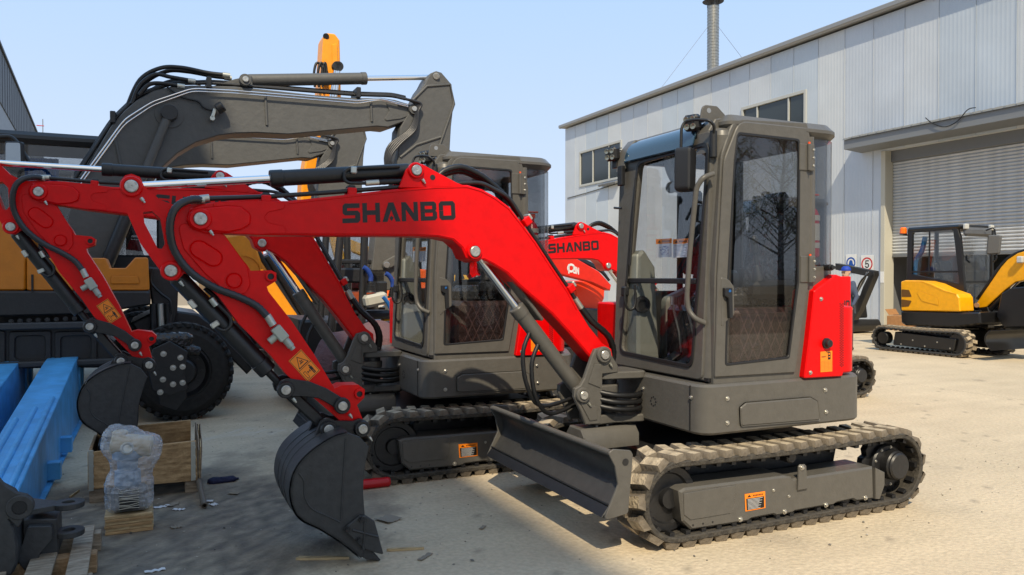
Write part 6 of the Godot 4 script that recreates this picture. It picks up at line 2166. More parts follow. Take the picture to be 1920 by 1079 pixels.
func orange_excavator():
	var t := 11.2
	var s := 0.2131
	var root := thing("orange_excavator", "orange mini excavator with white lettering on its lowered arm", "excavator", UY(1095, 705))
	var og := mat("orange_red", Color(0.84, 0.13, 0.03), 0.4, 0.0, {"t": noise_tex("paintvar", 512, 0.012, G(0.93), G(1.0), 5, 4), "s": 1.2})
	var b := nb()
	b.prism(Q(1040, 390, s, [[-200, 330], [118, 432], [190, 445], [390, 560], [500, 680], [490, 730], [330, 655], [118, 602], [-200, 520]], t), -t - 0.2, -t, 0.012)
	var arm := part("arm", b, og, root)
	b = nb()
	letters(b, [[1040 + 162 * s, 390 + 575 * s], [1040 + 218 * s, 390 + 590 * s], [1040 + 218 * s, 390 + 530 * s], [1040 + 162 * s, 390 + 510 * s]], t, 0.003, "UN")
	var gc := Q(1040, 390, s, [[145, 530]], t)[0] as Vector2
	b.ring(circ(gc, 0.075, 18), circ(gc, 0.04, 18), -t, -t + 0.003)
	b.prism(Q(1040, 390, s, [[120, 495], [130, 498], [130, 580], [120, 578]], t), -t, -t + 0.003)
	part("lettering", b, mat("sign_white", Color(0.82, 0.83, 0.83), 0.4), arm)
	for k in 3:
		b = nb()
		b.tube(cr(Q3(1040, 390, s, [[120, 425 - k * 8], [260, 480 - k * 10], [400, 555 - k * 8], [480, 640]], t + 0.05 + k * 0.05), 5), 0.022, 6)
		part("arm_hose", b, M_hose(), arm)
	b = nb()
	b.prism(rp(Q(1040, 390, s, [[180, 640], [300, 640], [445, 715], [440, 800], [370, 945], [190, 885]], t + 0.5), 0.06), -t - 1.5, -t - 0.5, 0.05)
	part("hood", b, mat("hood_orange", Color(0.92, 0.22, 0.03), 0.4), root)
	b = nb()
	b.prism(rp(Q(0, 0, 1.0, [[1050, 575], [1140, 580], [1140, 650], [1050, 650]], t + 0.4), 0.05), -t - 1.6, -t - 0.4, 0.03)
	part("body", b, M_black(), root)
	b = nb()
	b.prism(rp(Q(0, 0, 1.0, [[1040, 652], [1180, 652], [1190, 675], [1180, 702], [1040, 702]], t + 0.3), 0.1), -t - 1.7, -t - 0.3, 0.03)
	part("crawler", b, M_black(), root)

func black_arm():
	FR = Basis(Vector3.UP, TH - PI / 2)
	var t := 17.2
	var base := UY(1606, 626)
	var root := thing("black_mini_excavator", "small black excavator with folded arm and loose hoses beside the speed sign", "excavator", base)
	var bk := M_black()
	var b := nb()
	b.prism(Q(1560, 380, 0.3152, [[20, 362], [150, 388], [250, 408], [252, 432], [215, 520], [165, 640], [130, 700], [118, 690], [150, 600], [185, 500], [215, 440], [20, 400]], t), -t - 0.2, -t, 0.01)
	part("arm", b, bk, root)
	for k in 4:
		b = nb()
		b.tube(cr(Q3(1560, 380, 0.3152, [[210 + k * 6, 415], [190 - k * 6, 470], [150 - k * 3, 540 + k * 6], [130 + k * 5, 600], [125 + k * 8, 660]], t - 0.1 - k * 0.03), 6), 0.022, 6)
		part("hose", b, M_hose() if k % 2 else mat("hose_pale", Color(0.5, 0.5, 0.5), 0.5), root)
	b = nb()
	b.prism(rp(Q(1560, 380, 0.3152, [[-60, 540], [80, 560], [95, 690], [-60, 690]], t + 0.2), 0.06), -t - 1.0, -t - 0.2, 0.03)
	part("body", b, bk, root)
	b = nb()
	b.prism(rp(Q(1560, 380, 0.3152, [[-90, 700], [100, 700], [115, 735], [100, 772], [-90, 775]], t), 0.1), -t - 1.2, -t, 0.03)
	part("crawler", b, bk, root)
	FR = Basis(Vector3.UP, TH)

func far_excavator(px: float, t: float, col: Color, label: String):
	# a crawler excavator standing far back in the yard
	var base := UY(px, 520.0 + 1450.0 * 1.55 / (t * 1.03))
	base = U(px, 520, t)
	base.y = 0.0
	var root := thing("crawler_excavator", label, "excavator", base, "crawler excavators far back in the yard")
	var pm := mat("far_paint_%s" % col.to_html(), col, 0.45)
	var bk := M_black()
	var b: MB
	for s in [0.0, -1.5]:
		b = nb()
		var cc := v2(base.x, 0.36)
		b.ring(oblong(cc - v2(1.1, 0), cc + v2(1.1, 0), 0.36, 8, 8), oblong(cc - v2(1.1, 0), cc + v2(1.1, 0), 0.28, 8, 8), base.z + s - 0.4, base.z + s, 0.01)
		part("track", b, bk, root)
		b = nb()
		b.box(Vector3(base.x, 0.36, base.z + s - 0.2), Vector3(2.2, 0.4, 0.3), 0.05)
		part("track_frame", b, bk, root)
	b = nb()
	b.cyl(Vector3(base.x, 0.5, base.z - 0.95), Vector3(base.x, 0.85, base.z - 0.95), 0.5, 20)
	part("slew_ring", b, bk, root)
	b = nb()
	b.prism(rp([v2(base.x - 1.1, 0.85), v2(base.x + 1.5, 0.85), v2(base.x + 1.55, 1.75), v2(base.x + 0.2, 1.8), v2(base.x + 0.1, 1.2), v2(base.x - 1.1, 1.15)], 0.08), base.z - 1.9, base.z, 0.04)
	part("body", b, pm, root)
	for q in [v2(-1.05, 0.0), v2(0.1, 0.0), v2(-1.05, -0.9), v2(0.1, -0.9)]:
		b = nb()
		b.box(Vector3(base.x + q.x, 1.95, base.z + q.y - 0.06), Vector3(0.09, 1.6, 0.09), 0.02)
		part("cab_post", b, bk, root)
	b = nb()
	b.box(Vector3(base.x - 0.48, 2.78, base.z - 0.5), Vector3(1.35, 0.12, 1.05), 0.04)
	part("cab_roof", b, bk, root)
	for q in [0.0, -0.95]:
		b = nb()
		b.box(Vector3(base.x - 0.48, 2.0, base.z + q - 0.03), Vector3(1.06, 1.45, 0.008))
		part("cab_glass", b, glass("dark_tint", Color(0.05, 0.06, 0.07), 0.22), root)
	b = nb()
	b.box(Vector3(base.x - 0.4, 1.6, base.z - 0.5), Vector3(0.6, 0.8, 0.5), 0.08)
	part("seat", b, M_trim(), root)
	b = nb()
	b.prism(rp([v2(base.x - 0.9, 1.0), v2(base.x - 0.6, 1.0), v2(base.x - 1.2, 2.4), v2(base.x - 2.6, 2.9), v2(base.x - 2.7, 2.6), v2(base.x - 1.5, 2.1)], 0.1), base.z - 1.35, base.z - 1.05, 0.02)
	part("boom", b, pm, root)
	b = nb()
	b.prism(rp([v2(base.x - 2.9, 3.0), v2(base.x - 2.5, 2.9), v2(base.x - 2.2, 1.2), v2(base.x - 2.4, 1.2)], 0.06), base.z - 1.32, base.z - 1.08, 0.02)
	part("arm", b, pm, root)
	b = nb()
	b.prism(rp([v2(base.x - 2.5, 1.25), v2(base.x - 1.95, 1.25), v2(base.x - 1.7, 0.6), v2(base.x - 2.2, 0.3), v2(base.x - 2.6, 0.7)], 0.1), base.z - 1.6, base.z - 0.8, 0.03)
	part("bucket", b, bk, root)

func yellow_mini():
	FR = Basis(Vector3.UP, TH - PI / 2)
	var s := 0.2687
	var t := 14.2
	var root := thing("mini_excavator", "yellow and black mini excavator with amber beacon in front of the roller door", "excavator", Vector3(-10.6, 0, -14.9))
	var org := ORG
	var bk := mat("gloss_black", Color(0.085, 0.085, 0.09), 0.28, 0.0, {"n": bump_tex("peel", 256, 0.05, 3.0), "ns": 0.08, "s": 2.0})
	var ye := mat("mini_yellow", Color(0.94, 0.66, 0.03), 0.35, 0.0, {"t": noise_tex("paintvar", 512, 0.012, G(0.93), G(1.0), 5, 4), "s": 1.5})
	var b: MB
	var z := Vector3(0, 0, 1)
	# tracks: laid so that the rear of the machine points away from the camera
	var c0 := v2(-11.50, 0.27)
	var c1 := v2(-9.86, 0.27)
	for sd in 2:
		var t0 := 13.95 + sd * 1.25
		rubber_track(root, t0, t0 + 0.3, c0, c1, false, M_dusty(), mat("track_dark", Color(0.2, 0.2, 0.2), 0.85))
		b = nb()
		b.prism(rp([v2(-11.25, 0.14), v2(-9.9, 0.12), v2(-9.85, 0.36), v2(-11.2, 0.42)], 0.03), -(t0 + 0.26), -(t0 + 0.03), 0.012)
		var tf := part("track_frame", b, bk, root)
		for k in 5: hexbolt(Vector3(-11.05 + k * 0.27, 0.17 + 0.10 * (k % 2), -(t0 + 0.03)), z, 0.011, tf)
		b = nb()
		b.cyl(Vector3(c0.x, c0.y, -(t0 + 0.2)), Vector3(c0.x, c0.y, -(t0 + 0.03)), 0.13, 24, 0.01)
		part("final_drive", b, bk, root)
		b = nb()
		b.cyl(Vector3(c1.x, c1.y, -(t0 + 0.22)), Vector3(c1.x, c1.y, -(t0 + 0.08)), 0.2, 24, 0.01)
		part("idler", b, bk, root)
	b = nb()
	b.box(Vector3(-10.65, 0.38, -14.73), Vector3(1.2, 0.25, 1.0), 0.03)
	part("centre_frame", b, bk, root)
	b = nb()
	b.cyl(Vector3(-10.6, 0.48, -14.73), Vector3(-10.6, 0.66, -14.73), 0.33, 28)
	part("slew_ring", b, bk, root)
	# body
	t = 14.2
	b = nb()
	b.prism(rp(Q(1640, 400, s, [[180, 682], [600, 694], [735, 690], [742, 775], [560, 798], [215, 785], [184, 765]], t), 0.04), -t - 1.4, -t, 0.03)
	part("skirt", b, bk, root)
	b = nb()
	b.prism(rp(Q(1640, 400, s, [[183, 478], [215, 468], [330, 474], [400, 492], [490, 535], [575, 565], [592, 590], [599, 688], [186, 680]], t), 0.03), -t - 0.42, -t, 0.035)
	var hd := part("hood", b, ye, root)
	b = nb()
	b.prism(rp(Q(1640, 400, s, [[186, 500], [200, 490], [200, 680], [186, 678]], t), 0.02), -t - 1.38, -t - 0.1, 0.03)
	part("counterweight", b, ye, root)
	b = nb()
	b.prism(rp(Q(1640, 400, s, [[250, 478], [330, 478], [480, 545], [575, 568], [570, 562], [485, 538], [400, 497], [335, 476]], t), 0.003), -t, -t + 0.004)
	b.prism(rp(Q(1640, 400, s, [[300, 560], [315, 540], [440, 590], [452, 645], [330, 615]], t), 0.02), -t, -t + 0.008, 0.006)
	part("raised_panel", b, ye, hd)
	b = nb()
	b.prism(rp(Q(1640, 400, s, [[190, 532], [242, 536], [262, 585], [192, 585]], t), 0.02), -t, -t + 0.004)
	part("vent", b, mat("vent_mesh", Color(0.38, 0.25, 0.04), 0.7), hd)
	b = nb()
	b.prism(rp(Q(1640, 400, s, [[190, 602], [262, 612], [240, 652], [192, 655]], t), 0.02), -t, -t + 0.004)
	part("vent", b, mat("vent_mesh", Color(0.38, 0.25, 0.04), 0.7), hd)
	b = nb()
	var hp := U(1640 + 363 * s, 400 + 580 * s, t)
	b.cyl(hp - z * 0.01, hp + z * 0.006, 0.035, 18)
	part("filler_hole", b, bk, hd)
	# cab
	t = 14.62
	b = nb()
	var o := Q(1640, 400, s, [[224, 470], [230, 118], [262, 102], [530, 84], [578, 98], [600, 170], [642, 692], [598, 692], [588, 560]], t)
	var i := Q(1640, 400, s, [[258, 425], [264, 150], [270, 136], [535, 116], [548, 124], [558, 200], [590, 480], [585, 492], [575, 488]], t)
	b.ring(o, i, -t - 0.07, -t, 0.008)
	var cf := part("cab_frame", b, bk, root)
	b = nb()
	b.prism(i, -t - 0.03, -t - 0.026)
	part("side_glass", b, glass("door_glass", Color(0.02, 0.025, 0.025), 0.16), cf)
	b = nb()
	b.box((U(1640 + 385 * s, 400 + 130 * s, t + 0.03) + U(1640 + 385 * s, 400 + 410 * s, t + 0.03)) / 2, Vector3(0.025, 0.95, 0.03), 0.004)
	b.box((U(1640 + 258 * s, 400 + 410 * s, t + 0.02) + U(1640 + 580 * s, 400 + 408 * s, t + 0.02)) / 2, Vector3(1.05, 0.035, 0.04), 0.004)
	part("window_bar", b, bk, cf)
	var fx := U(1640 + 600 * s, 400 + 170 * s, t).x
	var bx := U(1640 + 228 * s, 400 + 300 * s, t).x
	for q in [[fx + 0.02, 15.55], [bx, 15.55]]:
		b = nb()
		b.box(Vector3(q[0], 1.75, -q[1]), Vector3(0.08, 1.6, 0.08), 0.02)
		part("cab_post", b, bk, cf)
	b = nb()
	b.box(Vector3((fx + bx) / 2, 2.56, -15.1), Vector3(fx - bx, 0.09, 1.0), 0.035)
	part("cab_roof", b, bk, cf)
	b = nb()
	b.box(Vector3(fx + 0.03, 2.46, -15.1), Vector3(0.12, 0.18, 0.8), 0.05)
	part("visor", b, mat("visor_grey", Color(0.32, 0.33, 0.35), 0.3), cf)
	b = nb()
	b.box(Vector3(fx + 0.03, 1.45, -15.1), Vector3(0.04, 0.05, 0.9), 0.01)
	b.box(Vector3(fx + 0.06, 0.98, -15.1), Vector3(0.05, 0.08, 0.95), 0.01)
	part("front_bar", b, bk, cf)
	b = nb()
	b.box(Vector3(fx + 0.03, 1.7, -15.1), Vector3(0.005, 1.35, 0.86))
	part("windscreen", b, M_glass(), cf)
	b = nb()
	b.box(Vector3((fx + bx) / 2, 1.7, -15.56), Vector3(fx - bx, 1.4, 0.005))
	part("far_glass", b, M_glass(), cf)
	for q in [[14.72, 0.0], [15.5, 0.0]]:
		b = nb()
		b.box(Vector3(fx + 0.05, 2.56, -q[0]), Vector3(0.07, 0.11, 0.11), 0.015)
		part("work_light", b, mat("lamp_white", Color(0.75, 0.75, 0.73), 0.2, 0.2), cf)
	b = nb()
	var bp := U(1640 + 202 * s, 400 + 150 * s, t)
	b.cyl(bp, bp + Vector3(0, 0.025, 0), 0.075, 16)
	b.tube([bp, bp + Vector3(0.12, -0.02, 0)], 0.015, 6)
	var bc := part("beacon_base", b, bk, cf)
	b = nb()
	b.lathe(bp + Vector3(0, 0.025, 0), Vector3.UP, [v2(0, 0), v2(0, 0.07), v2(0.10, 0.066), v2(0.13, 0.05), v2(0.135, 0)], 20)
	part("beacon", b, mat("amber_lens", Color(0.95, 0.42, 0.02), 0.2), bc)
	b = nb()
	var mp := U(1640 + 836 * s, 400 + 218 * s, 15.2)
	b.x = Transform3D(Basis(Vector3.UP, 0.4), mp)
	b.prism(rp([v2(-0.13, -0.2), v2(0.10, -0.19), v2(0.13, 0.18), v2(-0.10, 0.19)], 0.04), -0.06, 0.06, 0.02)
	var mr := part("mirror", b, mat("mirror_grey", Color(0.33, 0.33, 0.33), 0.45), cf)
	b = nb()
	b.tube(bend(Q3(1640, 400, s, [[780, 120], [838, 98], [846, 165], [852, 290], [855, 320], [828, 342]], 15.22), 0.06), 0.016, 6)
	part("mirror_arm", b, bk, mr)
	# cab contents
	b = nb()
	b.box(Vector3(bx + 0.5, 1.55, -15.1), Vector3(0.16, 0.7, 0.48), 0.06, Basis(z, 0.15))
	b.box(Vector3(bx + 0.72, 1.22, -15.1), Vector3(0.5, 0.16, 0.48), 0.05)
	part("seat", b, mat("wrapped_seat", Color(0.33, 0.335, 0.34), 0.22), cf)
	b = nb()
	b.tube(cr([Vector3(bx + 0.33, 2.4, -14.75), Vector3(bx + 0.25, 2.1, -14.75), Vector3(bx + 0.10, 1.85, -14.75), Vector3(bx + 0.10, 1.3, -14.75)], 6), 0.05, 8)
	part("curtain", b, mat("curtain_sky", Color(0.16, 0.45, 0.68), 0.8), cf)
	b = nb()
	b.box(Vector3(fx - 0.12, 1.15, -15.3), Vector3(0.2, 0.5, 0.25), 0.04)
	part("console", b, M_trim(), cf)
	# boom towards the camera side of the door
	t = 14.85
	b = nb()
	b.prism(Q(1640, 400, s, [[700, 640], [712, 628], [885, 375], [930, 325], [1000, 280], [1060, 262], [1200, 250], [1200, 420], [1042, 470], [985, 480], [900, 545], [780, 655], [735, 662]], t), -t - 0.18, -t, 0.01)
	var bm := part("boom", b, ye, root)
	b = nb()
	b.cyl(U(1640 + 714 * s, 400 + 643 * s, t - 0.03), U(1640 + 714 * s, 400 + 643 * s, t + 0.21), 0.05, 18, 0.006)
	part("foot_pin", b, mat("pin_bronze", Color(0.6, 0.45, 0.32), 0.5, 0.3), bm)
	b = nb()
	b.box(U(1640 + 1022 * s, 400 + 325 * s, t - 0.06), Vector3(0.12, 0.13, 0.1), 0.02)
	part("work_light", b, mat("lamp_white", Color(0.75, 0.75, 0.73), 0.2, 0.2), bm)
	b = nb()
	b.tube(bend(Q3(1640, 400, s, [[720, 600], [880, 370], [930, 315], [1010, 268], [1100, 250]], t + 0.05), 0.1), 0.03, 7)
	part("boom_line", b, bk, bm)
	ram(U(1640 + 790 * s, 400 + 690 * s, t + 0.09), U(1640 + 1042 * s, 400 + 435 * s, t + 0.09), 0.65, 0.06, 0.03, root, "boom_cylinder", bk, M_chrome())
	b = nb()
	b.prism(Q(1640, 400, s, [[735, 665], [790, 655], [805, 700], [790, 800], [740, 800], [765, 720]], t), -t - 0.2, -t, 0.01)
	part("king_post", b, bk, root)
	# blade and bucket
	b = nb()
	b.x = Transform3D.IDENTITY
	var fb := U(1640 + 790 * s, 400 + 870 * s, 13.95).x
	b.prism(cr([v2(fb + 0.06, 0.56), v2(fb - 0.02, 0.46), v2(fb - 0.02, 0.34), v2(fb + 0.08, 0.20)], 5) + cr([v2(fb + 0.06, 0.20), v2(fb - 0.05, 0.34), v2(fb - 0.05, 0.47), v2(fb + 0.03, 0.57)], 5), -15.5, -13.95)
	part("dozer_blade", b, bk, root)
	b = nb()
	b.prism(rp(Q(1640, 400, s, [[885, 560], [960, 520], [1200, 500], [1200, 790], [900, 800], [850, 720]], 14.6), 0.08), -15.2, -14.6, 0.02)
	part("bucket", b, bk, root)
	b = nb()
	b.prism(Q(1640, 400, s, [[1080, 250], [1250, 250], [1250, 520], [1160, 520]], 14.8), -15.05, -14.8, 0.02)
	part("arm", b, ye, root)
	FR = Basis(Vector3.UP, TH)

func person():
	# someone standing behind the rear machine
	var p := UY(1586, 657)
	var root := thing("person", "person in a blue cap and dark trousers standing behind the red excavators", "person", p)
	var f := func(q: Vector3) -> float:
		var d := 1e9
		for s in [-1.0, 1.0]:
			var hip := Vector3(0.0, 0.90, s * 0.09)
			var knee := Vector3(0.02 * s, 0.48, s * 0.10)
			var ank := Vector3(0.03 * s, 0.09, s * 0.11)
			d = min(d, smin(cap_d(q, hip, knee, 0.085, 0.062), cap_d(q, knee, ank, 0.06, 0.042), 0.03))
			d = smin(d, cap_d(q, ank + Vector3(0.03, -0.05, 0), ank + Vector3(-0.16, -0.055, 0), 0.04, 0.036), 0.02)
			var sh := Vector3(0.0, 1.42, s * 0.18)
			var el := Vector3(0.04, 1.13, s * 0.24)
			var wr := Vector3(-0.08, 0.90, s * 0.22)
			d = smin(d, min(cap_d(q, sh, el, 0.055, 0.045), cap_d(q, el, wr, 0.043, 0.03)), 0.03)
			d = smin(d, cap_d(q, wr, wr + Vector3(-0.04, -0.09, 0), 0.032, 0.026), 0.02)
			for k in 4: d = min(d, cap_d(q, wr + Vector3(-0.05 + 0.018 * k, -0.09, 0), wr + Vector3(-0.065 + 0.02 * k, -0.16 + 0.012 * absf(k - 1.5), 0), 0.010, 0.009))
			d = min(d, cap_d(q, wr + Vector3(-0.03, -0.04, 0), wr + Vector3(-0.085, -0.09, 0.0), 0.012, 0.010))
		d = smin(d, cap_d(q, Vector3(0, 0.93, 0), Vector3(0, 1.15, 0), 0.13, 0.125), 0.06)
		d = smin(d, cap_d(q, Vector3(0, 1.30, -0.07), Vector3(0, 1.30, 0.07), 0.13, 0.13), 0.07)
		d = smin(d, cap_d(q, Vector3(0, 1.45, 0), Vector3(-0.01, 1.55, 0), 0.055, 0.05), 0.04)
		d = smin(d, cap_d(q, Vector3(-0.01, 1.60, 0), Vector3(0.0, 1.68, 0), 0.075, 0.09), 0.02)
		d = smin(d, cap_d(q, Vector3(-0.10, 1.625, 0), Vector3(-0.105, 1.61, 0), 0.014, 0.016), 0.015)
		for s in [-1.0, 1.0]: d = min(d, cap_d(q, Vector3(0.01, 1.63, s * 0.085), Vector3(0.015, 1.66, s * 0.088), 0.014, 0.016))
		return d
	var b := sdf_mesh(f, Vector3(-0.28, -0.02, -0.34), Vector3(0.26, 1.82, 0.34), 0.016)
	b.colored = true
	b.c.resize(b.v.size())
	for k in b.v.size():
		var q: Vector3 = b.v[k]
		var c := Color(0.035, 0.037, 0.045)
		if q.y > 0.97: c = Color(0.05, 0.07, 0.12)
		if q.y < 0.09: c = Color(0.02, 0.02, 0.02)
		if q.y > 1.5 or (q.y < 0.9 and q.y > 0.68 and absf(q.z) > 0.18): c = Color(0.48, 0.30, 0.22)
		b.c[k] = c
		b.v[k] = q + p
	part("body", b, mat("figure", Color(1, 1, 1), 0.8, 0.0, {"vc": true}), root)
	b = nb()
	b.lathe(p + Vector3(0.0, 1.685, 0), Vector3.UP, [v2(0, 0.098), v2(0.03, 0.10), v2(0.07, 0.085), v2(0.095, 0.05), v2(0.10, 0)], 20)
	b.x = Transform3D(PLAN, p + Vector3(0, 1.685, 0))
	b.prism(rp([v2(-0.05, -0.08), v2(-0.05, 0.08), v2(-0.17, 0.06), v2(-0.17, -0.06)], 0.04), 0.0, 0.012, 0.004)
	part("cap", b, mat("cap_blue", Color(0.05, 0.22, 0.62), 0.7), root)
	b = nb()
	for s in [-1.0, 1.0]:
		b.ball(p + Vector3(-0.083, 1.64, s * 0.032), Vector3(0.012, 0.008, 0.014), 8, 6)
	b.box(p + Vector3(-0.088, 1.575, 0), Vector3(0.008, 0.008, 0.04), 0.003)
	part("face_features", b, mat("feature_dark", Color(0.12, 0.07, 0.06), 0.6), root)

# ================= things lying about =================
func M_wood(k := 0) -> Material:
	var c := [Color(0.79, 0.66, 0.48), Color(0.73, 0.60, 0.45), Color(0.86, 0.76, 0.59), Color(0.69, 0.63, 0.55)][k] as Color
	return mat("wood_%d" % k, c, 0.8, 0.0, {"t": wood_tex(), "s": 1.4, "n": bump_tex("rough", 256, 0.06, 6.0, 5, 8), "ns": 0.25})
func wood_tex() -> ImageTexture:
	if tx.has("wood"): return tx["wood"]
	var n := 256
	var f := FastNoiseLite.new()
	f.seed = 91; f.frequency = 0.02
	var o := PackedByteArray()
	o.resize(n * n * 3)
	for y in n:
		for x in n:
			var g := f.get_noise_2d(x * 0.5, y * 5.0) * 0.6 + 0.35 * sin(y * 0.22 + 6.0 * f.get_noise_2d(x * 0.6, y * 1.2)) * 0.5 + 0.3 * f.get_noise_2d(x * 4.0, y * 22.0)
			var k := clampf(0.82 + 0.28 * g, 0.3, 1.0)
			o[(y * n + x) * 3] = int(k * 255); o[(y * n + x) * 3 + 1] = int(pow(k, 1.12) * 255); o[(y * n + x) * 3 + 2] = int(pow(k, 1.3) * 255)
	tx["wood"] = ImageTexture.create_from_image(Image.create_from_data(n, n, false, Image.FORMAT_RGB8, o))
	return tx["wood"]
func things():
	crate()
	wrapped_part()
	blue_beams()
	ripper()
	covered_heap()
	scraps()
func crate():
	var x0 := -0.41
	var x1 := 0.285
	var t0 := 6.0
	var t1 := 6.62
	var root := thing("wooden_crate", "broken open plywood crate on a pallet under the raised bucket", "crate", Vector3((x0 + x1) / 2, 0, -(t0 + t1) / 2))
	var b: MB
	for j in 3:
		for k in 3:
			b = nb()
			b.box(Vector3(lerpf(x0 + 0.05, x1 - 0.04, k / 2.0), 0.05, -lerpf(t0 + 0.05, t1 - 0.05, j / 2.0)), Vector3(0.09, 0.10, 0.10), 0.004)
			part("pallet_block", b, M_wood(3), root)
	for k in 4:
		b = nb()
		b.box(Vector3((x0 + x1) / 2, 0.111, -lerpf(t0 + 0.07, t1 - 0.07, k / 3.0)), Vector3(x1 - x0, 0.02, 0.13), 0.003)
		part("deck_board", b, M_wood(k % 4), root)
	b = nb()
	b.prism([v2(x0, 0.10), v2(x1, 0.085), v2(x1 - 0.01, 0.375), v2(x0, 0.355)], -t0, -t0 + 0.022, 0.003)
	var fb := part("front_board", b, M_wood(0), root)
	for x in [x0 + 0.02, x1 - 0.03]:
		b = nb()
		b.box(Vector3(x, 0.23, -t0 + 0.026), Vector3(0.03, 0.28, 0.004), 0.001)
		var pl := part("corner_plate", b, M_fitting(), fb)
		for k in 4:
			b = nb()
			b.cyl(Vector3(x + 0.005, 0.12 + 0.07 * k, -t0 + 0.027), Vector3(x + 0.005, 0.12 + 0.07 * k, -t0 + 0.032), 0.014, 12)
			part("rivet", b, M_fitting(), pl)
	b = nb()
	b.prism([v2(x0 + 0.02, 0.12), v2(x1 - 0.02, 0.12), v2(x1 - 0.02, 0.42), v2(x0 + 0.02, 0.40)], -t1, -t1 + 0.02, 0.003)
	part("back_board", b, M_wood(0), root)
	b = nb()
	b.box(Vector3(x0 + 0.012, 0.235, -(t0 + t1) / 2), Vector3(0.02, 0.25, t1 - t0 - 0.03), 0.003)
	part("side_board", b, M_wood(1), root)
	# split plywood side, its plies fanned out
	for k in 3:
		b = nb()
		var xx := x1 + 0.0065 * k + 0.004
		var p := [v2(-t1 + 0.03, 0.12), v2(-t0 - 0.01 + 0.012 * k, 0.10), v2(-t0 - 0.02 * k, 0.30 + 0.02 * sin(k * 2.0)), v2(-t0 - 0.12, 0.36), v2(-t0 - 0.25, 0.35 + 0.03 * cos(k * 3.0)), v2(-t0 - 0.4, 0.42), v2(-t1 + 0.05, 0.41 - 0.015 * k)]
		b.x = Transform3D(Basis(Vector3(0, 0, 1), Vector3(0.015 * k + 0.03, 1, 0), Vector3(-1, 0, 0)), Vector3(xx, 0, 0))
		b.prism(p, 0.0, 0.0055)
		part("ply", b, M_wood(2 if k % 2 else 3), root)
	b = nb()
	b.box(Vector3(x0 + 0.13, 0.25, -t0 - 0.3), Vector3(0.16, 0.26, 0.3), 0.02)
	part("packed_motor", b, M_trim(), root)
func wrapped_part():
	var g := UY(242, 1000)
	var base := Vector3(g.x, 0, g.z - 0.10)
	var root := thing("plywood_block", "stack of pale plywood offcuts carrying the wrapped hydraulic motor", "block", base)
	var b: MB
	for k in 6:
		b = nb()
		b.box(base + Vector3(0.004 * sin(k * 2.3), 0.0095 + k * 0.0185, 0.003 * cos(k * 3.0)), Vector3(0.262, 0.0165, 0.2), 0.002)
		part("plywood_sheet", b, M_wood(2 if k % 2 else 0), root)
	var top := 0.114
	root = thing("wrapped_motor", "hydraulic motor wrapped in clear stretch film on a plywood block", "machine part", base + Vector3(0, top, 0))
	var nz := FastNoiseLite.new()
	nz.seed = 5; nz.frequency = 11.0; nz.fractal_octaves = 3
	var f := func(q: Vector3) -> float:
		var d := box_d(q, Vector3(0.0, 0.11, 0), Vector3(0.26, 0.20, 0.19), 0.05)
		d = smin(d, cap_d(q, Vector3(-0.01, 0.16, 0), Vector3(-0.01, 0.36, 0), 0.095, 0.10), 0.06)
		var qq := Basis(Vector3(0, 0, 1), 0.28) * (q - Vector3(0.015, 0.40, 0))
		d = smin(d, box_d(qq, Vector3.ZERO, Vector3(0.33, 0.17, 0.19), 0.06), 0.05)
		d = smin(d, cap_d(q, Vector3(-0.07, 0.47, 0), Vector3(0.01, 0.475, 0), 0.05, 0.035), 0.05)
		d = smin(d, cap_d(q, Vector3(0.10, 0.33, 0.02), Vector3(0.04, 0.22, 0.02), 0.05, 0.07), 0.05)
		var fold := absf(nz.get_noise_3dv(Vector3(q.x * 1.3 + q.y * 0.4, q.y * 0.5, q.z * 1.3)))
		var cross := absf(nz.get_noise_3dv(q * Vector3(0.8, 2.2, 0.8) + Vector3(7, 3, 1)))
		return d + 0.020 * fold + 0.016 * cross - 0.010
	b = sdf_mesh(f, Vector3(-0.22, -0.03, -0.2), Vector3(0.26, 0.60, 0.2), 0.009)
	for k in b.v.size():
		b.v[k] = (b.v[k] as Vector3).max(Vector3(-9, 0.0, -9)) + base + Vector3(0, top + 0.001, 0)
	var film := StandardMaterial3D.new()
	film.albedo_color = Color(0.88, 0.90, 0.92, 0.25)
	film.transparency = BaseMaterial3D.TRANSPARENCY_ALPHA
	film.roughness = 0.07
	film.normal_enabled = true
	film.normal_texture = bump_tex("crumple", 256, 0.02, 10.0, 4, 31)
	film.normal_scale = 1.5
	film.uv1_triplanar = true
	film.uv1_scale = Vector3(2.6, 2.6, 2.6)
	mats["film_clear"] = film
	var fm := part("film", b, film, root)
	var mo := base + Vector3(0, top, 0)
	b = nb()
	b.box(mo + Vector3(0, 0.075, 0), Vector3(0.20, 0.14, 0.15), 0.02)
	part("base_block", b, mat("motor_grey", Color(0.42, 0.43, 0.44), 0.5, 0.2), root)
	b = nb()
	b.lathe(mo + Vector3(-0.01, 0.145, 0), Vector3.UP, [v2(0, 0.06), v2(0.02, 0.075), v2(0.10, 0.072), v2(0.11, 0.055), v2(0.17, 0.06), v2(0.18, 0.085), v2(0.23, 0.085), v2(0.24, 0.0)], 20)
	part("motor_body", b, mat("motor_blue", Color(0.48, 0.58, 0.68), 0.45), root)
	b = nb()
	b.cyl(mo + Vector3(-0.10, 0.42, 0), mo + Vector3(0.13, 0.385, 0.02), 0.065, 18, 0.012)
	b.cyl(mo + Vector3(-0.05, 0.42, 0), mo + Vector3(-0.05, 0.495, 0), 0.045, 16, 0.01)
	part("motor_head", b, mat("motor_tan", Color(0.72, 0.66, 0.54), 0.55), root)
	b = nb()
	b.box(base + Vector3(0.0, top + 0.09, 0.098), Vector3(0.105, 0.13, 0.012), 0.003)
	part("motor_flange", b, M_trim(), root)
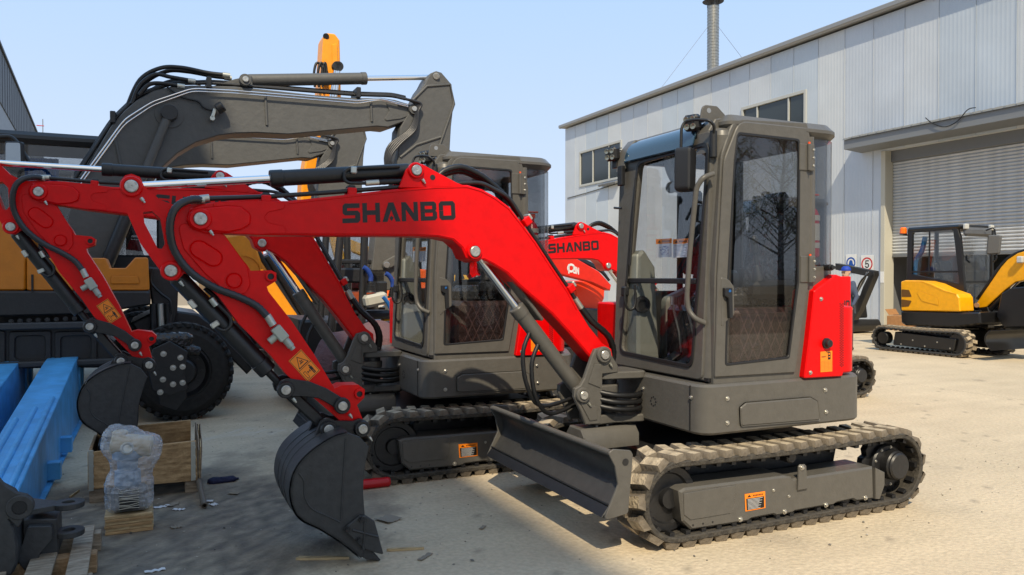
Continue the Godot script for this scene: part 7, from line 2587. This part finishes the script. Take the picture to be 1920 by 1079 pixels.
	for k in 9:
		b = nb()
		var y := top + 0.035 + 0.0135 * k
		b.tube([base + Vector3(-0.055, y + 0.004 * sin(k * 2.0), 0.107), base + Vector3(0.0, y + 0.006 * cos(k * 1.7), 0.109), base + Vector3(0.055, y + 0.005 * sin(k), 0.107)], 0.0022, 5)
		part("film_strand", b, M_fitting(), fm)
	b = nb()
	b.lathe(base + Vector3(-0.01, top + 0.40, 0.095), Vector3(0, 0.2, 1), [v2(-0.03, 0), v2(-0.03, 0.04), v2(0.0, 0.038), v2(0.004, 0.03), v2(-0.004, 0.02), v2(-0.006, 0)], 16)
	part("port", b, M_fitting(), root)
func blue_beams():
	var bl := mat("beam_blue", Color(0.35, 0.69, 0.92), 0.45, 0.0, {"t": noise_tex("beamvar", 512, 0.008, G(0.82), G(1.0), 6, 97), "s": 0.9, "n": bump_tex("peel", 256, 0.05, 3.0), "ns": 0.15})
	for n in 2:
		var dx := -0.52 * n
		var dt := 0.3 * n
		var root := thing("steel_beam", ["blue tapered steel beam beside the wooden crate, ribbed on top", "blue steel beam by the wall, partly cut off, next to the ribbed one"][n], "beam", Vector3(-0.86 + dx, 0, -(7.5 + dt)), "blue steel beams")
		var x0 := -1.0 + dx
		var x1 := -0.72 + dx
		var b := nb()
		# side outline in depth and height
		var prof := [v2(-9.45 - dt, 0.0), v2(-4.9 - dt, 0.0), v2(-4.9 - dt, 0.27), v2(-5.4 - dt, 0.31), v2(-9.0 - dt, 0.69), v2(-9.45 - dt, 0.72)]
		b.x = Transform3D(Basis(Vector3(0, 0, 1), Vector3(0, 1, 0), Vector3(-1, 0, 0)), Vector3.ZERO)
		b.prism(prof, -x1, -x0, 0.006)
		part("web", b, bl, root)
		b = nb()
		b.x = Transform3D(Basis(Vector3(0, 0, 1), Vector3(0, 1, 0), Vector3(-1, 0, 0)), Vector3.ZERO)
		b.prism([v2(-9.5 - dt, 0.001), v2(-4.9 - dt, 0.001), v2(-4.9 - dt, 0.02), v2(-9.5 - dt, 0.02)], -x1 - 0.035, -x0 + 0.035, 0.003)
		part("flange", b, bl, root)
		for k in 3:
			b = nb()
			var xx := lerpf(x0 + 0.05, x1 - 0.05, k / 2.0)
			b.tube([Vector3(xx, 0.275, 4.92 * -1 - dt), Vector3(xx, 0.31, -5.4 - dt), Vector3(xx, 0.31 + 0.38 * (1.5 + 0.3 * k) / 3.6, -6.9 - 0.3 * k - dt)], 0.022, 6)
			part("top_rib", b, bl, root)
		for q in [[6.7, 0.10], [7.6, 0.12]]:
			b = nb()
			b.box(Vector3(x1 + 0.04, q[1], -q[0] - dt), Vector3(0.09, 0.13, 0.10), 0.005)
			part("bracket", b, bl, root)
		for xx in [x0 + 0.0, x1 - 0.0]:
			b = nb()
			b.x = Transform3D(Basis(Vector3(0, 0, 1), Vector3(0, 1, 0), Vector3(-1, 0, 0)), Vector3(xx, 0, 0))
			b.ring(circ(v2(-9.55 - dt, 0.50), 0.24, 22), circ(v2(-9.55 - dt, 0.50), 0.13, 22), -0.02, 0.02, 0.004)
			part("eye_plate", b, bl, root)
func ripper():
	var t := 4.62
	var bk := mat("attachment_grey", Color(0.235, 0.235, 0.235), 0.5, 0.0, {"t": noise_tex("blackvar", 512, 0.015, G(0.8), G(1.0), 5, 6), "n": bump_tex("peel", 256, 0.05, 3.0), "ns": 0.2, "s": 2.0})
	var s := 0.2215
	var pal := thing("pallet", "worn wooden pallet under the grey ripper attachment", "pallet", Vector3(-0.62, 0, -4.6))
	var b: MB
	for k in 5:
		b = nb()
		b.box(Vector3(-1.05 + k * 0.175 + (0.01 if k % 2 else 0.0), 0.112, -4.62), Vector3(0.095 + 0.02 * (k % 2), 0.02, 0.85), 0.003, Basis(Vector3.UP, 0.01 * (k - 2)))
		part("deck_board", b, M_wood(3), pal)
	for k in 3:
		b = nb()
		b.box(Vector3(-0.70, 0.051, -4.25 - k * 0.36), Vector3(0.85, 0.10, 0.085), 0.004)
		part("bearer", b, M_wood(1 if k % 2 else 3), pal)
	var root := thing("ripper_attachment", "grey ripper attachment with pin plates lying on the pallet", "attachment", Vector3(-0.62, 0.123, -4.6))
	b = nb()
	b.prism(rp(Q(0, 840, s, [[190, 610], [480, 605], [490, 900], [430, 960], [190, 830]], t), 0.01), -t - 0.22, -t, 0.01)
	part("housing", b, bk, root)
	b = nb()
	b.prism(rp(Q(0, 840, s, [[225, 672], [435, 665], [440, 775], [380, 850], [330, 900], [320, 985], [355, 1060], [380, 1085], [250, 1085], [170, 1000], [135, 940], [140, 870], [185, 820]], t - 0.06), 0.02), -t - 0.02, -t + 0.06, 0.01)
	part("shank", b, bk, root)
	for q in [[0.0, 568.0], [1.0, 815.0]]:
		var h := U(0, 840 + q[1] * s, t).y
		var pa := U(s * 225.0, 840 + q[1] * s, t)
		var pb := U(s * 570.0, 840 + q[1] * s, t)
		b = plan()
		var c := v2(pb.x, -pb.z + 0.06)
		var a := v2(pa.x, -pa.z + 0.0)
		var outer := []
		for k in 24: outer.append(c + Vector2.from_angle(TAU * k / 24.0) * 0.075)
		var inner := []
		for k in 24: inner.append(c + Vector2.from_angle(TAU * k / 24.0) * 0.032)
		b.ring(outer, inner, h - 0.015, h + 0.015, 0.003)
		part("pin_plate", b, bk, root)
		b = plan()
		b.prism([a + v2(0, -0.03), c + v2(-0.06, -0.045), c + v2(-0.06, 0.05), a + v2(0, 0.22)], h - 0.0145, h + 0.0145, 0.003)
		part("lug_plate", b, bk, root)
	root = thing("spare_bucket", "dark grey spare bucket at the edge of the pallet, its pin eye showing", "bucket", Vector3(-1.0, 0.123, -4.45))
	b = nb()
	var bo := 4.42
	b.prism(rp(Q(0, 840, s, [[-260, 250], [-20, 250], [40, 320], [130, 380], [230, 400], [258, 470], [245, 540], [190, 610], [150, 690], [100, 640], [60, 600], [110, 700], [135, 850], [130, 980], [90, 1085], [-260, 1085]], bo), 0.015), -bo - 0.03, -bo, 0.005)
	var sp := part("side_plate", b, bk, root)
	b = nb()
	var ep := U(164 * s, 840 + 505 * s, bo)
	b.lathe(ep - Vector3(0, 0, 0.035), Vector3(0, 0, 1), [v2(0, 0.034), v2(0, 0.06), v2(0.04, 0.06), v2(0.044, 0.056), v2(0.044, 0.034)], 22)
	part("pin_eye", b, bk, sp)
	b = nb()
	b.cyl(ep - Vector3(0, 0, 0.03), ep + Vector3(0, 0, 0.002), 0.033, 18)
	part("dark_hole_disc", b, M_trim(), sp)  # dark disc fills the eye, standing for the shade inside it
	b = nb()
	b.prism(rp(Q(0, 840, s, [[-260, 380], [20, 520], [110, 660], [150, 850], [135, 1000], [100, 1085], [-260, 1085]], bo + 0.03), 0.03), -bo - 0.45, -bo - 0.03, 0.01)
	part("shell", b, bk, root)
func covered_heap():
	var base := Vector3(1.95, 0, -8.2)
	var root := thing("covered_heap", "heap of parts under a speckled pink and grey cover between the excavators", "heap", base)
	var nz := FastNoiseLite.new()
	nz.seed = 8; nz.frequency = 1.4; nz.fractal_octaves = 4
	var f := func(q: Vector3) -> float:
		var d := box_d(q, Vector3(0.05, 0.35, 0), Vector3(0.80, 0.9, 0.55), 0.2)
		d = smin(d, cap_d(q, Vector3(-0.12, 0.72, 0), Vector3(0.25, 0.80, 0), 0.24, 0.28), 0.25)
		return d + 0.05 * nz.get_noise_3dv(q) - 0.02 * absf(nz.get_noise_3dv(q * 3.0))
	var b := sdf_mesh(f, Vector3(-1.1, -0.2, -0.5), Vector3(1.2, 1.3, 0.5), 0.04)
	for k in b.v.size(): b.v[k] = (b.v[k] as Vector3).max(Vector3(-9, 0.0, -9)) + base
	part("cover", b, mat("speckled_cover", Color(0.62, 0.50, 0.50), 0.9, 0.0, {"t": noise_tex("speckle", 512, 0.35, Color(0.25, 0.2, 0.22), Color(1, 0.96, 0.97), 2, 99), "s": 1.3, "n": bump_tex("rough", 256, 0.06, 6.0, 5, 8), "ns": 0.6}), root)
func scraps():
	var b: MB
	# leaning pipe
	var a := UY(383, 955)
	b = nb()
	var e := U(374, 900, -a.z + 0.5)
	b.lathe(a + Vector3(0, 0.022, 0), (Vector3(0.29, 0.06, -6.0) - a), [v2(0, 0.013), v2(0, 0.02), v2(0.52, 0.02), v2(0.52, 0.0)], 14)
	one("steel_pipe", b, mat("old_steel", Color(0.42, 0.38, 0.33), 0.6, 0.4), "short rusty steel pipe lying against the crate corner", "pipe", Vector3(a.x, 0, a.z))
	# red tube
	var r := UY(690, 917)
	b = nb()
	b.lathe(r + Vector3(-0.45, 0.036, 0), Vector3(1, 0, 0.0), [v2(0, 0.028), v2(0, 0.036), v2(0.60, 0.036), v2(0.612, 0.03), v2(0.612, 0)], 18)
	one("red_tube", b, mat("red_tube", Color(0.72, 0.04, 0.09), 0.4), "red painted tube lying on the ground behind the bucket", "tube", Vector3(r.x, 0, r.z))
	# blue rag
	var g := UY(417, 904)
	var nz := FastNoiseLite.new()
	nz.seed = 3; nz.frequency = 8.0
	var f := func(q: Vector3) -> float:
		var d := cap_d(q * Vector3(1, 1.8, 1), Vector3(-0.06, 0.02, 0), Vector3(0.06, 0.03, 0.01), 0.05, 0.04)
		d = smin(d, cap_d(q * Vector3(1, 2.2, 1), Vector3(0.05, 0.02, 0), Vector3(0.11, 0.02, -0.02), 0.03, 0.015), 0.02)
		return d + 0.012 * nz.get_noise_3dv(q * 3.0)
	b = sdf_mesh(f, Vector3(-0.16, -0.02, -0.1), Vector3(0.18, 0.08, 0.1), 0.008)
	for k in b.v.size(): b.v[k] = (b.v[k] as Vector3).max(Vector3(-9, 0.0, -9)) + g
	one("blue_rag", b, mat("rag_blue", Color(0.05, 0.06, 0.20), 0.8), "crumpled dark blue rag on the concrete near the crate", "rag", g)
	# paper and card scraps, each bent a little
	var paper := mat("scrap_paper", Color(0.80, 0.80, 0.80), 0.75)
	var card := mat("scrap_card", Color(0.52, 0.48, 0.42), 0.85)
	var list := [[303, 952, 0.10, 0.04, 0.3, 0, "white paper strip beside the wrapped motor"], [335, 957, 0.075, 0.03, -0.5, 0, "small white paper tag near the wrapped motor"], [323, 948, 0.09, 0.05, 0.9, 1, "torn card scrap between the white papers"], [400, 948, 0.045, 0.05, 0.4, 0, "folded white paper by the steel pipe"], [390, 942, 0.04, 0.06, 1.2, 0, "curled white paper ring by the steel pipe"], [438, 927, 0.05, 0.07, 0.9, 1, "beige card chip beyond the blue rag"], [330, 990, 0.06, 0.05, 0.2, 1, "brown card scrap on the oily soil"], [290, 1072, 0.10, 0.03, 0.12, 0, "white plastic strip on bare concrete near the pallet"], [727, 976, 0.12, 0.13, 0.5, 1, "square of grey cardboard beside the bucket"], [797, 1046, 0.12, 0.03, 0.7, 1, "thin wood chip past the bucket teeth"], [140, 945, 0.06, 0.05, 0.4, 1, "crumpled tan paper by the blue beam"], [160, 1008, 0.09, 0.05, 0.3, 1, "torn tan paper near the pallet corner"], [905, 991, 0.07, 0.025, 0.8, 1, "pale wood chip in the shade before the blade"], [225, 975, 0.05, 0.04, 1.0, 1, "tan scrap at the foot of the plywood block"]]
	for q in list:
		var p := UY(q[0], q[1])
		b = nb()
		b.x = Transform3D(Basis(Vector3.UP, q[4]), p)
		var pts := []
		for k in 7:
			var u := k / 6.0 - 0.5
			pts.append(v2(u * q[2], 0.006 + 0.03 * q[3] / 0.05 * 0.5 * u * u + 0.003 * sin(k * 2.7)))
		var under := []
		for k in 7: under.append(pts[6 - k] - v2(0, 0.0025))
		b.prism(pts + under, -q[3] / 2, q[3] / 2)
		one("card_scrap" if q[5] else "paper_scrap", b, card if q[5] else paper, q[6], "scrap", p, "scraps littering the ground")
	# splintered planks
	var pl := [[555, 1050, 655, 1049, 0.035, "long splintered wood strip under the bucket teeth"], [725, 1034, 795, 1031, 0.025, "thin splintered stick lying in front of the bucket teeth"], [130, 935, 148, 922, 0.012, "short stick on the oily soil by the blue beam"]]
	for q in pl:
		var p := UY(q[0], q[1])
		var w := UY(q[2], q[3])
		b = nb()
		var d := (w - p).normalized()
		var n := Vector3(-d.z, 0, d.x)
		var l := p.distance_to(w)
		b.x = Transform3D(Basis(d, Vector3.UP, d.cross(Vector3.UP)), p)
		var top := plan()
		var ol := [v2(0, -q[4] * 0.3), v2(l * 0.1, -q[4] * 0.5), v2(l * 0.6, -q[4] * 0.45), v2(l, -q[4] * 0.2), v2(l * 0.97, q[4] * 0.1), v2(l * 0.55, q[4] * 0.5), v2(l * 0.5, q[4] * 0.35), v2(l * 0.05, q[4] * 0.5)]
		top.x = b.x * Transform3D(PLAN, Vector3.ZERO)
		top.prism(ol, 0.001, 0.014)
		one("wood_strip", top, M_wood(2), q[5], "stick", p, "splintered wood on the ground")

func _ready():
	rng.seed = 7
	setup()
	yard()
	machines()
func setup():
	var cam := Camera3D.new()
	cam.fov = rad_to_deg(2.0 * atan(539.5 / FOC))
	cam.position = Vector3(0, CAM_H, 0)
	cam.rotation.x = -pitch
	cam.near = 0.05
	cam.far = 800.0
	add_child(cam)
	cam.current = true
	var env := Environment.new()
	env.background_mode = Environment.BG_SKY
	var sm := ProceduralSkyMaterial.new()
	sm.sky_top_color = Color(0.555, 0.745, 0.955)
	sm.sky_horizon_color = Color(0.83, 0.875, 0.935)
	sm.sky_curve = 0.3
	sm.ground_horizon_color = Color(0.75, 0.76, 0.76)
	sm.ground_bottom_color = Color(0.4, 0.38, 0.35)
	sm.sun_angle_max = 70.0
	sm.sun_curve = 0.5
	var sky := Sky.new()
	sky.sky_material = sm
	env.sky = sky
	env.tonemap_mode = Environment.TONE_MAPPER_LINEAR
	env.tonemap_exposure = 1.7
	env.background_energy_multiplier = 0.69
	env.sdfgi_enabled = true
	env.ssao_enabled = true
	env.ssil_enabled = true
	var we := WorldEnvironment.new()
	we.environment = env
	add_child(we)
	var sun := DirectionalLight3D.new()
	sun.light_energy = 0.98
	sun.light_color = Color(1.0, 0.94, 0.83)
	sun.light_angular_distance = 0.5
	sun.shadow_enabled = true
	add_child(sun)
	sun.look_at_from_position(Vector3.ZERO, Vector3(0.0, -1.06, -1.0), Vector3.UP)
